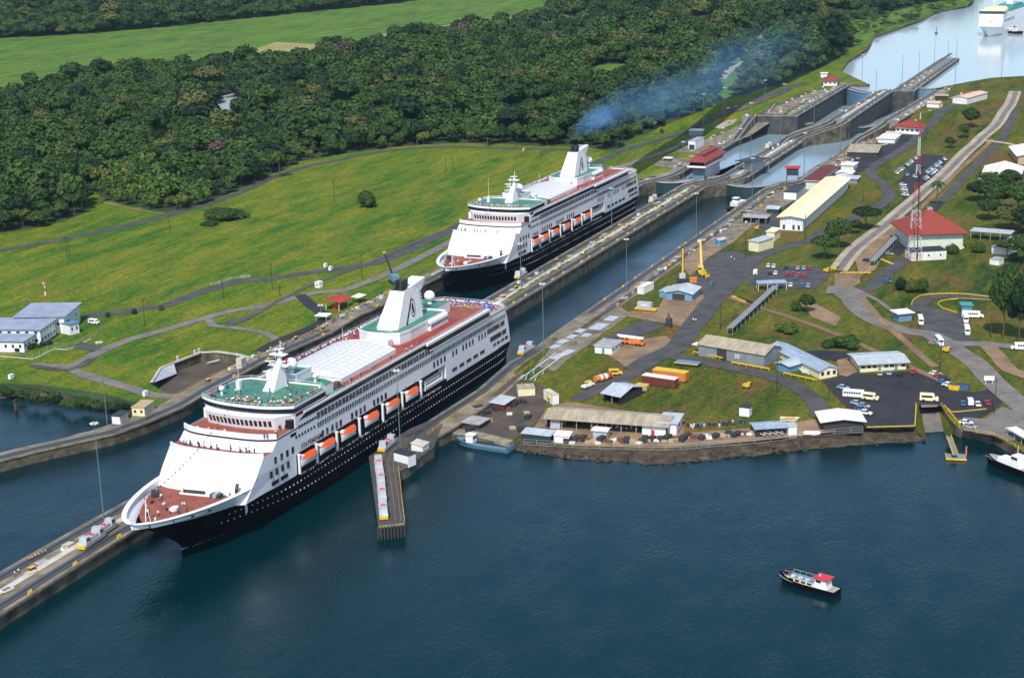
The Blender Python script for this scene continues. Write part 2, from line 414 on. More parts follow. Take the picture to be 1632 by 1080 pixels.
def lock_wall(name, label, fr, fl, x0, x1, bottom=-6.0):
    xs = sorted(set([x0, x1]+[b for b in WX if x0 < b < x1]+[x0+4*i for i in range(int((x1-x0)/4)+1)]))
    mb = MB(); rnd = random.Random(3)
    P = [[(x, fr(x), gW(x, 0)), (x, fl(x), gW(x, 0))] for x in xs]
    for i in range(len(P)-1):
        a, b = P[i], P[i+1]
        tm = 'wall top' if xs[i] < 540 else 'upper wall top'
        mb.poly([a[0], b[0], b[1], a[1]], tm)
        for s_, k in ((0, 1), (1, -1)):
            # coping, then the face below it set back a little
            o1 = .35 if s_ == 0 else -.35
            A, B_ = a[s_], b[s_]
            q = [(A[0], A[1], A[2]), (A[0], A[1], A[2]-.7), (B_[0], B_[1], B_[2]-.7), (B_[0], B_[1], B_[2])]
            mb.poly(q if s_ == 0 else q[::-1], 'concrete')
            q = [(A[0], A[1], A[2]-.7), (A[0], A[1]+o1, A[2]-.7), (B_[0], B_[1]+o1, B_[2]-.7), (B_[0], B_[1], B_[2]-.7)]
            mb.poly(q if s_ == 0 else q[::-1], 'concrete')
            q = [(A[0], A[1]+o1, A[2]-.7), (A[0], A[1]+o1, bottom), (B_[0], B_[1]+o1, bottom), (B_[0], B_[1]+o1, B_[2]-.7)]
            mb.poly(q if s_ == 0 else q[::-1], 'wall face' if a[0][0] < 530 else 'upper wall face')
    for p, fl_ in ((P[0], 0), (P[-1], 1)):
        q = [p[0], p[1], (p[1][0], p[1][1], bottom), (p[0][0], p[0][1], bottom)]
        mb.poly(q if fl_ == 0 else q[::-1], 'wall face')
    o = tag(link(name, mb.mesh(name)), label, 'lock wall'); return o
cw = lock_wall('lock_wall', 'long concrete centre wall between the two lanes of locks, carrying towing tracks', lambda x: Y(CR, x), lambda x: Y(CL, x), -90, CR[-1][0]-3)
LWID = 9.0
lw = lock_wall('lock_wall', 'outer concrete lock wall along the grass field side, with a curved guide wall at its near end', lambda x: Y(LR, x), lambda x: Y(LR, x)+(LWID if x > 60 else 7.6), LR[0][0], LR[-1][0])
rw = lock_wall('lock_wall', 'concrete lock wall along the building side with yellow railing and towing track', lambda x: Y(RL, x)-11.0, lambda x: Y(RL, x), RL[0][0], RL[-1][0])

# ---- left land with the sunken concrete basin left open
pit = [tuple(G(x, y, 4))[:2] for x, y in [(241, 611), (256, 587), (320, 562), (347, 561), (382, 566), (398, 570), (373, 585), (330, 606), (291, 625), (276, 634)]]
bank_top = [(-60, 606), (0, 610), (60, 612), (120, 620), (168, 627), (215, 641), (246, 653)]
bt = [tuple(G(x, y, 4))[:2] for x, y in bank_top]
xs_ = [bt[-1][0]+8+12*i for i in range(200) if bt[-1][0]+8+12*i < LR[-1][0]-2]
lake_l = [(1384, 134), (1340, 113), (1353, 96), (1382, 78), (1393, 58), (1433, 44), (1469, 31), (1493, 18), (1542, 9), (1551, 0), (1562, -12), (1590, -40), (1620, -70)]
lake_lw = [tuple(G(x, y, 18))[:2] for x, y in lake_l]
left_out = [(-900, bt[0][1]+170), (-300, bt[0][1]+40)]+bt+[(x, Y(LR, x)+6.0) for x in xs_]+lake_lw+[(12000, lake_lw[-1][1]+900), (12000, 9000), (-900, 9000)]
sheet('ground', left_out, gL, -.05, 'grass field', brk=LX, holes=[pit], skirt=-5, skirt_m='wall face')
# ---- right land
shore_top = [(699, 689), (752, 696), (810, 707), (831, 702), (870, 706), (912, 711), (978, 713), (1060, 715), (1110, 712), (1203, 704), (1300, 693), (1381, 684), (1458, 683), (1466, 650), (1496, 648), (1519, 682), (1531, 687), (1584, 697), (1605, 709), (1629, 723), (1700, 760), (1900, 880)]
st = [tuple(G(x, y, 2))[:2] for x, y in shore_top]
lake_r = [(1499, 139), (1540, 131), (1580, 124), (1632, 121), (1760, 112)]
lake_rw = [tuple(G(x, y, 18))[:2] for x, y in lake_r]
xr = [RL[0][0]+30+12*i for i in range(200) if RL[0][0]+30+12*i < RL[-1][0]-2]
right_out = st+[(-420, -520), (-900, -1300), (-900, -6000), (12000, -6000), (12000, -3000), (3000, -800)]+lake_rw[::-1]+[(x, Y(RL, x)-6.0) for x in xr[::-1]]
sheet('ground', right_out, gR, -.05, 'grass bank', brk=RX, skirt=-5, skirt_m='wall face')
# ---- water
def flat(name, pts, z, m):
    mb = MB(); V, E_, F_ = geometry.delaunay_2d_cdt([Vector(p) for p in pts], [(i, (i+1) % len(pts)) for i in range(len(pts))], [], 0, 1e-4)[:3]
    mb.v = [(v.x, v.y, z) for v in V]; k = mb.mi(m)
    for t in F_:
        cx = sum(V[i].x for i in t)/3; cy = sum(V[i].y for i in t)/3
        if pip(cx, cy, pts):
            a, b, c = [V[i] for i in t]
            if (b.x-a.x)*(c.y-a.y)-(b.y-a.y)*(c.x-a.x) < 0: t = tuple(reversed(t))
            mb.f.append(tuple(t)); mb.m.append(k)
    o = link(name, mb.mesh(name)); o['kind'] = 'structure'; return o
flat('sea', [(-6000, -6000), (820, -3000), (820, 3000), (-6000, 9000)], 0.0, 'sea')
gr1 = [tuple(G(x, y, 6.2))[:2] for x, y in [(1142, 289), (1160, 294), (1185, 298), (1210, 297.5), (1236, 292)]]
gl1 = [tuple(G(x, y, 6.2))[:2] for x, y in [(1008, 279), (1024, 284), (1050, 290), (1078, 291), (1104, 286)]]
gr2 = [tuple(G(x, y, 8.6))[:2] for x, y in [(1318, 195), (1338, 200.5), (1360, 203.5), (1378, 203), (1394, 199)]]
gl2 = [tuple(G(x, y, 8.6))[:2] for x, y in [(1222, 190), (1238, 196), (1258, 199), (1280, 199), (1296, 196)]]
gr3 = [tuple(G(x, y, 17.5))[:2] for x, y in [(1436, 134), (1452, 138), (1468, 141), (1484, 141.5), (1502, 139)]]
gl3 = [tuple(G(x, y, 17.5))[:2] for x, y in [(1352, 142), (1366, 146), (1382, 149), (1396, 149.5), (1410, 146)]]
gl4 = [tuple(G(x, y, 17.5))[:2] for x, y in [(1350, 137), (1364, 140), (1382, 142), (1396, 143), (1416, 140)]]
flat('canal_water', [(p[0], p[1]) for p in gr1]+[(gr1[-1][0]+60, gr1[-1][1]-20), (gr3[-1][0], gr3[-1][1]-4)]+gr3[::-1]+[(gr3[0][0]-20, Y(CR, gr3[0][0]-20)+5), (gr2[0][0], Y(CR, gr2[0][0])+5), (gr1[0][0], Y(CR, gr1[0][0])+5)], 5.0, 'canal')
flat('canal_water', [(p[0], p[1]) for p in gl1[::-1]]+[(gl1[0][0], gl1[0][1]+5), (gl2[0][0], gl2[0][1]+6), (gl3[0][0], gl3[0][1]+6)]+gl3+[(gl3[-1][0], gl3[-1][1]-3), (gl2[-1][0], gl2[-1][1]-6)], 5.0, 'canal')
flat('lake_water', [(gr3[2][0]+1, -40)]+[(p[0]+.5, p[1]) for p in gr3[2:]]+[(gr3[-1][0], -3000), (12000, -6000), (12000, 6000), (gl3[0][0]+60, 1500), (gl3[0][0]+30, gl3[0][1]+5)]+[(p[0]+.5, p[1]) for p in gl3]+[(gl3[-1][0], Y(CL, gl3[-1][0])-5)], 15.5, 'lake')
# ---- lock gates
def lock_gate(px, top, bottom, label, wd=2.4):
    t = thing('lock_gate', label, 'lock gate')
    line = smooth_line(px, 3.0); L = offset_line(line, wd/2); R_ = offset_line(line, -wd/2)
    h = len(line)//2
    for a, b in ((0, h), (h, len(line)-1)):
        mb = MB(); mb.prism(L[a:b+1]+R_[a:b+1][::-1], bottom, top-.25, 'dark green' if top < 10 else 'steel blue'); part('gate_leaf', mb, t)
        mb = MB(); L2 = offset_line(line[a:b+1], wd*.62); R2 = offset_line(line[a:b+1], -wd*.62)
        mb.prism(L2+R2[::-1], top-.25, top+.02, 'dark metal', top='grey roof'); part('walkway', mb, t)
    for s_, e in ((1, L), (-1, R_)):
        mb = MB()
        for i in range(len(e)-1):
            mb.tube((*e[i], top+1.0), (*e[i+1], top+1.0), .07, .07, 'steel', 4); mb.tube((*e[i], top), (*e[i], top+1.0), .06, .06, 'steel', 4)
        part('railing', mb, t)
lock_gate(gr1, 6.2, -4, 'closed lock gate walkway across the lane beside the red-roofed lookout box')
lock_gate(gl1, 6.2, -4, 'closed curved lock gate directly behind the stern of the farther black cruise ship', 3.4)
lock_gate(gr2, 8.6, 1, 'lock gate at the foot of the deep drained chamber on the building side')
lock_gate(gl2, 8.6, 1, 'lock gate at the foot of the deep drained chamber on the forest side')
lock_gate(gr3, 17.5, 0, 'tall dark lock gate holding back the lake on the building side')
lock_gate(gl3, 17.5, 0, 'nearer of two narrow lock gates holding back the lake on the forest side', 1.8)
lock_gate([(p[0]+10, p[1]) for p in gl3], 17.5, 0, 'farther of two narrow lock gates at the lake end on the forest side', 1.4)
# ---- finger pier and quays
pier_px = [(588, 727), (603, 838), (645, 833), (640, 783), (636, 748), (653, 738), (692, 708), (700, 690), (706, 676), (690, 668), (655, 682), (634, 695)]
pier = [tuple(G(x, y, 4))[:2] for x, y in pier_px]
def slab(name, pts, z0, z1, m, top): mb = MB(); mb.prism(pts, z0, z1, m, top=top); return mb
t = thing('pier', 'short concrete finger pier with parked towing locomotives beside the nearer cruise ship', 'pier')
part('deck', slab('d', pier, 3.2, 4.03, 'concrete', 'asphalt'), t)
cx_ = sum(p[0] for p in pier)/len(pier); cy_ = sum(p[1] for p in pier)/len(pier)
part('base', slab('b', [(cx_+(p[0]-cx_)*.96, cy_+(p[1]-cy_)*.94) for p in pier], -6, 3.2, 'wall face', 'wall face'), t)
mb = MB(); tip = pier[1]; tip2 = pier[2]
for k in range(9):
    f_ = k/8; x = tip[0]+(tip2[0]-tip[0])*f_; y = tip[1]+(tip2[1]-tip[1])*f_
    mb.box(x-.5, x-.1, y-.25, y+.25, -2, 3.7, 'dark wall')
part('timber_fender', mb, t)
quay = [tuple(G(x, y, 2))[:2] for x, y in [(699, 688), (752, 695), (812, 708), (818, 702), (760, 688), (706, 681)]]
struct('quay_edge', slab('q', quay, -4, 2.25, 'concrete', 'concrete'))
# ---- revetment along the shore, strewn with rock
def revet(name, top, bot, zt, zb, m, seed):
    r = random.Random(seed); mb = MB()
    T = line_px(top, zt, 2.5); n = len(T); Bw = line_px(bot, zb, 2.5)
    def at(l, t_):
        i = t_*(len(l)-1); k = min(int(i), len(l)-2); f_ = i-k; return (l[k][0]+(l[k+1][0]-l[k][0])*f_, l[k][1]+(l[k+1][1]-l[k][1])*f_)
    R_ = 5; rows = []
    for j in range(R_+1):
        v = j/R_; row = []
        for i in range(n):
            a = at(T, i/(n-1)); b = at(Bw, i/(n-1)); jx = r.uniform(-.5, .5) if 0 < j else 0
            z = zt+(zb-.6-zt)*v+(r.uniform(-.3, .35) if 0 < j < R_ else (-.3 if j == R_ else .0))
            row.append((a[0]+(b[0]-a[0])*v+jx, a[1]+(b[1]-a[1])*v+jx, z))
        rows.append(row)
    for j in range(R_):
        for i in range(n-1): mb.poly([rows[j][i], rows[j+1][i], rows[j+1][i+1], rows[j][i+1]], m if j < 3 else ('rock' if r.random() < .7 else 'dark dirt'))
    for k in range(n*7):
        i = r.randrange(n); j = r.choice([2, 3, 3, 4, 4, 5]); p = rows[j][i]; s_ = r.uniform(.2, .75)
        mb.sphere((p[0]+r.uniform(-1, 1), p[1]+r.uniform(-1, 1), p[2]+.1), s_, 'rock', 5, 3, .6)
    o = struct(name, mb); return o
revet('shore', [(812, 705), (831, 702), (870, 706), (912, 711), (978, 713), (1060, 715), (1110, 712), (1203, 704), (1300, 693), (1381, 684), (1458, 683)],
      [(806, 718), (813, 717), (860, 726), (912, 733), (978, 739), (1045, 742), (1100, 739), (1168, 733), (1234, 725), (1300, 718), (1367, 714), (1478, 706)], 2, 0, 'rock', 1)
revet('shore', [(-60, 606), (0, 610), (60, 612), (120, 620), (168, 627), (215, 641), (246, 653)], [(-60, 632), (0, 635), (50, 633), (114, 642), (176, 655), (215, 664), (248, 668)], 4, 0, 'forest floor', 2)
sh = [(1384, 136), (1340, 115), (1353, 97.5), (1382, 79.5), (1393, 59.5), (1433, 45.5), (1469, 32.5), (1493, 19.2), (1542, 10), (1551, 0)]
revet('shore', lake_l[:10], sh, 18, 15.5, 'rock', 4)
# ---- concrete basin beside the left wall
t = thing('spillway_basin', 'sunken dark concrete basin with sloping pale slab beside the lock wall', 'basin')
part('floor', slab('f', pit, .1, .4, 'dark dirt', 'dark dirt'), t)
c_ = lambda x, y, z=4: tuple(G(x, y, z))
mb = MB(); mb.poly([(*c_(241, 611)[:2], 4.02), (*c_(282, 598, .5)[:2], 1.2), (*c_(277, 579)[:2], 4.3), (*c_(256, 587)[:2], 4.3)][::-1], 'silver'); part('sloping_slab', mb, t)
mb = MB(); rim = pit[:7]
raised(mb, rim, .9, .45, 'concrete pale', gL); part('rim', mb, t)
for px in ((284, 573), (311, 564), (318, 561)):
    P = G(*px, 4); part('buttress', MB().box(-.5, .5, -.35, .35, -3, 1.6, 'concrete pale'), t, loc=P)
mb = MB(); a, b = c_(330, 583, .5), c_(350, 578, .5)
mb.tube((a[0], a[1], 1.6), (b[0], b[1], 1.6), .35, .35, 'concrete pale'); part('pipe', mb, t)
part('hut', MB().box(-1.6, 1.6, -1.2, 1.2, 0, 3.6, 'concrete pale'), t, loc=G(385, 585, 4))
# ---- roads, tracks and paved areas
B1 = MB()
LIFT = [0]
def road(px, wd, m, dz=.08, f=g, step=6.0, name='road'):
    LIFT[0] += 1; dz += .0021*LIFT[0]; mb = MB(); ribbon(mb, line_px(px, f, step), wd, dz, m, f); return struct(name, mb)
R1px = [(-30, 404), (0, 399), (90, 383), (180, 364), (250, 348), (330, 325), (380, 308), (430, 285), (480, 268), (540, 255), (600, 243), (660, 236.5), (720, 234.5), (800, 236), (860, 238), (930, 239)]
road(R1px, 6.0, 'asphalt', f=gL)
R2px = [(132, 504), (168, 500), (220, 493), (259, 488), (285, 479), (311, 469), (342, 458), (376, 449), (433, 444), (484, 435.5), (528, 430), (565, 424), (595, 420), (620, 412), (660, 395), (700, 375), (760, 345), (850, 300), (963, 254), (997, 238.5), (1049, 223), (1122, 196), (1186, 166), (1245, 144), (1282, 131)]
road(R2px, 6.5, 'asphalt', f=gL)
road([(49, 581.5), (90, 584), (111, 586.7), (135, 597), (168, 607), (207, 618), (246, 630), (285, 632)], 5.0, 'road pale', f=gL)
road([(100, 586), (130, 578), (148, 566), (171, 555.6), (207, 541), (259, 527), (311, 511.5), (363, 497), (424, 487), (469, 475), (506, 466), (550, 463), (572, 454), (620, 435), (690, 400), (780, 352), (880, 300), (1000, 262), (1060, 242), (1110, 218)], 5.2, 'road pale', .12, f=gL)
road([(332, 509), (340, 519), (376, 522.5), (400, 526), (424, 531), (440, 540), (436, 549), (413, 558)], 3.6, 'road pale', .1, f=gL)
road([(120, 548), (150, 556), (172, 556)], 6, 'asphalt', .11, f=gL); road([(49, 582), (110, 590), (146, 572)], 3.4, 'asphalt', .14, f=gL)
road([(165, 322), (210, 333), (262, 341)], 1.6, 'dirt', f=gL, name='path')
road([(478, 470), (500, 490), (516, 500)], 5, 'asphalt dark', .14, f=gL); road([(413, 560), (440, 545), (500, 520), (520, 508)], 4.5, 'asphalt dark', .13, f=gL)
road([(1150, 127), (1163, 113), (1186, 100), (1192, 90), (1205, 62), (1235, 52)], 7, 'road beige', .6, f=gL)
for off in (0, 1):                      # rail spur over the field
    px = [(360, 516+off*5), (395, 504+off*3), (424, 491), (460, 471), (500, 452), (540, 437), (600, 414), (640, 396), (700, 370)]
    l = line_px(px, gL, 8)
    mb = MB(); ribbon(mb, l, 2.6, .1+off*.05, 'dark dirt', gL)
    for d in (-.75, .75): ribbon(mb, offset_line(l, d), .22, .2+off*.05, 'rail', gL)
    struct('railway_track', mb)
# right bank
R4px = [(917, 637), (956, 619.6), (989, 606), (1018, 589), (1055, 565.4), (1078, 554), (1095, 532), (1111, 510), (1135, 483), (1168, 455), (1201, 417), (1223, 404), (1256, 393), (1290, 383), (1311, 368.7), (1356, 349), (1384, 338), (1407, 324), (1418, 312), (1407, 293), (1387, 276), (1397, 262), (1429, 244), (1462, 218), (1484, 198), (1500, 180), (1518, 167), (1530, 150)]
road(R4px, 6.2, 'asphalt', f=gR)
road([(1011, 590), (1040, 571), (1078, 554), (1100, 525), (1135, 480), (1170, 440)], 9, 'asphalt', .11, f=gR)
road([(1060, 563), (1080, 569), (1124, 577.6), (1168, 586.5), (1212, 596), (1256, 609.6), (1290, 630.6), (1305, 648), (1309, 664)], 6.5, 'asphalt', .14, f=gR)
road([(1351, 463), (1362, 485), (1380, 502), (1407, 516), (1440, 527), (1482, 533), (1527, 560), (1554, 578), (1574, 599), (1595, 619), (1621, 641), (1650, 665)], 8.5, 'road pale', .11, f=gR)
road([(1340, 460), (1384, 462), (1407, 440), (1429, 424), (1444, 411)], 7, 'asphalt', .14, f=gR)
road([(1318, 462), (1345, 463), (1365, 475)], 14, 'road pale', .17, f=gR)
R7 = [(1335, 432), (1362, 398), (1407, 362), (1440, 333), (1473, 304.6), (1507, 275.6), (1540, 242), (1562, 222), (1589, 198), (1607, 171), (1613, 160), (1618, 146)]
road(R7, 8.5, 'road beige', .2, f=gR); road([(x+1.2, y+.5) for x, y in R7], 3.2, 'road pale', .26, f=gR)
road([(1560, 224), (1600, 228), (1640, 236)], 3, 'road beige', .2, f=gR); road([(1498, 324), (1530, 290), (1570, 250), (1600, 215), (1622, 175)], 5, 'asphalt', .12, f=gR)
road([(1420, 392), (1445, 368), (1475, 345), (1500, 322)], 5, 'asphalt dark', .12, f=gR)
road([(1480, 545), (1530, 548), (1580, 549), (1640, 556)], 6.5, 'road pale', .16, f=gR)
road([(1575, 552), (1592, 570), (1610, 590), (1640, 600)], 6, 'dirt', .12, f=gR)
road([(1466, 497), (1465, 487), (1474, 477), (1496, 472), (1529, 473.5), (1582, 477), (1640, 480)], 6.5, 'asphalt', .13, f=gR)
road([(1586, 540), (1600, 655), (1632, 690)][1:], 7, 'road pale', .15, f=gR)
road([(1440, 510), (1400, 480), (1376, 468)], 2.2, 'road pale', .19, f=gR, name='path')
def lot(name, px, m, dz=.06, f=gR):
    LIFT[0] += 1; dz += .0013*LIFT[0]; pts = [tuple(G(x, y, f))[:2] for x, y in px]; return sheet(name, pts, f, dz, m, brk=RX)
lot('car_park', [(1203, 428), (1296, 424), (1320, 432), (1318, 447), (1298, 460), (1256, 461), (1186, 453)], 'asphalt')
lot('yard', [(1100, 448), (1118, 422), (1145, 402), (1170, 400), (1206, 412), (1196, 430), (1168, 460), (1140, 484), (1112, 462)], 'asphalt')
lot('car_park', [(1310, 606), (1360, 594.6), (1391, 597), (1462, 590), (1482, 592), (1497, 613), (1517, 623), (1554, 625), (1582, 619), (1606, 633), (1583, 655), (1560, 667), (1515, 664), (1503, 648), (1458, 645), (1458, 681), (1381, 683), (1376, 670), (1340, 640), (1318, 616)], 'asphalt dark')
lot('car_park', [(1468, 528), (1467, 492), (1482, 486), (1500, 494), (1535, 505), (1552, 545), (1530, 562), (1500, 545)], 'asphalt')
lot('car_park', [(1432, 290), (1470, 246), (1502, 248), (1506, 262), (1490, 285), (1466, 310), (1440, 320)], 'asphalt dark')
lot('car_park', [(1420, 400), (1433, 372), (1452, 372), (1446, 396), (1432, 408)], 'asphalt dark')
lot('road', [(1535, 665), (1570, 668), (1598, 648), (1625, 660), (1640, 700), (1606, 703), (1585, 694), (1535, 686)], 'road pale', .1)
lot('dirt_yard', [(742, 690), (760, 650), (800, 622), (845, 606), (872, 620), (868, 655), (840, 690), (812, 704)], 'dark dirt')
lot('dirt_yard', [(840, 700), (870, 652), (905, 640), (1090, 668), (1090, 690), (1200, 682), (1300, 668), (1380, 680), (1300, 692), (1200, 703), (1060, 713), (912, 710)], 'dirt', .05)
lot('dirt_yard', [(1050, 490), (1060, 470), (1120, 470), (1140, 478), (1120, 500), (1085, 520), (1040, 512), (980, 500)], 'dirt', .05)
lot('dirt_yard', [(1000, 586), (1040, 568), (1075, 545), (1060, 535), (1000, 545), (960, 560)][::-1], 'dirt', .03)
lot('yard', [(935, 552), (960, 540), (1000, 520), (1030, 508), (1060, 520), (1010, 540), (980, 548)], 'asphalt', .05)
lot('dirt_yard', [(1082, 420), (1100, 395), (1150, 370), (1195, 340), (1215, 345), (1170, 385), (1130, 410), (1100, 440)], 'dirt', .04)
lot('yard', [(1190, 350), (1225, 330), (1245, 330), (1240, 362), (1210, 372)], 'asphalt', .05)
lot('yard', [(1240, 330), (1290, 292), (1330, 268), (1370, 240), (1420, 214), (1455, 216), (1440, 240), (1400, 262), (1370, 275), (1340, 300), (1290, 330)], 'asphalt dark', .05)
lot('dirt_yard', [(1362, 410), (1390, 380), (1430, 345), (1445, 345), (1420, 385), (1395, 430), (1370, 440)], 'dirt', .05)
lot('boat_ramp', [(1468, 646), (1494, 646), (1494, 649), (1468, 650)], 'road pale', .2)
rp_ = [G(1467, 648, 2), G(1496, 648, 2), G(1506, 697, -.5), G(1476, 699, -.5)]
mb = MB(); mb.poly([(p.x, p.y, z) for p, z in zip(rp_, (2.02, 2.02, -.5, -.5))][::-1], 'road pale'); struct('boat_ramp', mb)
for pts in ([(1458, 683, 2), (1466, 650, 2), (1477, 699, -.4), (1479, 706, -.5)], [(1496, 648, 2), (1519, 682, 2), (1515, 712, -.6), (1506, 697, -.4)]):
    mb = MB(); q = [G(a, b, c) for a, b, c in pts]; mb.poly(q[::-1], 'grass bank'); struct('bank', mb)
# yellow painted kerbs
def kerb(px, label, wd=.28, h=.3, m='yellow', f=gR):
    mb = MB(); raised(mb, line_px(px, f, 3), wd, h, m, f); tag(link('kerb', mb.mesh('kerb')), label, 'kerb')
kerb([(1453, 487), (1455, 479), (1468, 471), (1496, 468), (1540, 468.5), (1584, 474)], 'long curved yellow kerb round the top of the bus loop')
kerb([(1526, 498), (1502, 491), (1495, 485), (1502, 479), (1530, 476), (1584, 479)], 'yellow kerb round the grass island of the bus loop')
kerb([(1381, 681), (1420, 680), (1458, 679)], 'yellow kerb along the water side of the dark car park')
kerb([(1458, 679), (1460, 648), (1459.5, 643)], 'short yellow kerb between the dark car park and the boat ramp')
kerb([(1511, 652), (1516, 657), (1572, 652)], 'yellow kerb in front of the four cars by the boat ramp')
kerb([(1404, 413), (1424, 422)], 'short wide yellow kerb at the end of the small car park by the lattice tower', 1.2)
kerb([(1505, 648), (1531, 679)], 'yellow stair rail leading down towards the floating landing', .2, .7)
# towing tracks on the walls; at each step they climb a ramp of their own
TX, TZ = [195, 250, XA-28, XA+2, XB-42, XB+2], [4, 6, 6, 9, 9, 18]
def gT(x, y): return interp(x, TX, TZ)
def track(e, x0, x1, d, f=gT, lab='x'):
    for (a, b) in ((x0, XA-28), (XA-28, XA+2), (XA+2, XB-42), (XB-42, XB+2), (XB+2, x1)):
        if b <= a: continue
        sgn = 0 if a in (XA-28, XB-42) else 1; y0_ = Y(e, a-1 if not sgn else a+1)+d; y1_ = Y(e, b+2 if not sgn else b-1)+d
        if sgn: l = eline(e, a+.5, b-.5, d)
        else: l = [(a+(b-a)*i/16, y0_+(y1_-y0_)*(.5-.5*cos(pi*i/16))) for i in range(17)]
        if not sgn:
            mb = MB(); L = offset_line(l, 2.3); R_ = offset_line(l, -2.3)
            for i in range(16):
                q = [(p[0], p[1], f(*p)+.05) for p in (L[i], R_[i], R_[i+1], L[i+1])]; mb.poly(q, 'concrete')
                for u, v, w_ in ((R_[i], R_[i+1], 1), (L[i], L[i+1], -1)): mb.poly([(u[0], u[1], f(*u)+.05), (u[0], u[1], -2), (v[0], v[1], -2), (v[0], v[1], f(*v)+.05)][::w_], 'wall face')
            struct('ramp', mb)
        mb = MB(); ribbon(mb, l, 2.9, .12, 'track bed', f)
        for k in (-.9, .9): ribbon(mb, offset_line(l, k), .24, .20, 'rail', f)
        ribbon(mb, l, .3, .19, 'dark metal', f); struct('towing_track', mb)
track(CR, -88, CR[-1][0]-6, 2.9); track(CL, -88, CL[-1][0]-6, -2.9); track(LR, LR[0][0], LR[-1][0]-3, 2.6); track(RL, RL[0][0], RL[-1][0]-3, -2.6)
for a, b in ((-88, XA-2), (XA+4, XB-2), (XB+4, XC-4)):
    l = [(x, (Y(CR, x)+Y(CL, x))/2) for x in [a+(b-a)*i/80 for i in range(81)]]
    mb = MB(); ribbon(mb, l, 2.2, .08, 'concrete pale', gW); struct('return_path', mb)
mb = MB(); ribbon(mb, eline(RL, 140, 520, -8.4), 2.2, .08, 'dark dirt', gW); struct('return_track', mb)
lot('yard', [(852, 584), (884, 592), (905, 573), (940, 548), (992, 510), (1004, 500), (985, 486), (960, 492), (934, 505), (896, 532)], 'wall top', .05)

for px in ([(1160, 474), (1200, 487), (1250, 503), (1300, 520), (1350, 540), (1400, 562), (1450, 585), (1500, 606), (1540, 622)], [(1368, 470), (1385, 488), (1405, 512), (1432, 535), (1460, 560), (1490, 585)], [(1352, 462), (1375, 430), (1400, 402), (1440, 358), (1480, 320), (1530, 270), (1580, 222)]):
    l = line_px(px, gR, 6); mb = MB(); ribbon(mb, l, 3.0, .19, 'dirt', gR)
    for d in (-.75, .75): ribbon(mb, offset_line(l, d), .3, .27, 'rust', gR)
    struct('railway_track', mb)
lot('dark_lot', [(1240, 566), (1300, 558), (1352, 560), (1358, 572), (1340, 576), (1300, 572), (1262, 578)], 'asphalt dark', .07); lot('dirt_yard', [(1334, 574), (1352, 570), (1368, 592), (1350, 600), (1338, 598)], 'dirt', .08)
lot('dirt_yard', [(1275, 482), (1300, 484), (1340, 505), (1332, 520), (1295, 506)], 'dirt', .05); lot('dirt_yard', [(1330, 436), (1362, 432), (1372, 450), (1352, 462), (1330, 458)], 'dirt', .09)
mb = MB(); rr = random.Random(8)
for sg in (-1, 1):
    for i in range(26):
        s_ = -1+i*.9; yy = 3.4+sg*(.5+i*.33+rr.uniform(-.2, .5)); w_ = rr.uniform(.3, .9)*(1-i/30); mb.poly([(s_, yy, .05), (s_+w_, yy+.1, .05), (s_+w_*1.2, yy+w_*.5, .05), (s_+.1, yy+w_*.6, .05)], 'white worn')
o = link('bow_wave', mb.mesh('bow_wave')); o['kind'] = 'stuff'; o['label'] = 'thin broken foam of the bow wave at the nearer ship stem'; o['category'] = 'foam'

l = [tuple(atz(x, y, 4))[:2] for x, y in ((614, 832), (611, 800), (607, 765), (604, 742), (606, 728), (616, 714), (640, 697))]; l = smooth_line(l, 3)
for off in (0, -3.6):
    mb = MB(); q = offset_line(l, off); ribbon(mb, q, 2.6, .06, 'dark dirt', lambda x, y: 4.03)
    for d in (-.75, .75): ribbon(mb, offset_line(q, d), .22, .12, 'rail', lambda x, y: 4.03)
    struct('pier_track', mb)

lot('paving', [(1040, 264), (1100, 230), (1240, 167), (1312, 142), (1318, 152), (1245, 184), (1150, 234), (1082, 270)], 'wall top', .07, f=gL)
lot('paving', [(1140, 376), (1250, 300), (1330, 248), (1392, 205), (1440, 176), (1452, 184), (1420, 206), (1340, 264), (1264, 320), (1165, 384)], 'wall top', .07)
lot('dirt_patch', [(1138, 203), (1160, 192), (1176, 190), (1168, 198), (1148, 206)], 'road beige', .1, f=gL)
for px in ([(1040, 226), (1100, 206), (1150, 184), (1200, 168), (1260, 142)], [(1180, 196), (1230, 172), (1290, 146)]):
    road(px, 3.2, 'dark dirt', .16, f=gL, name='path')
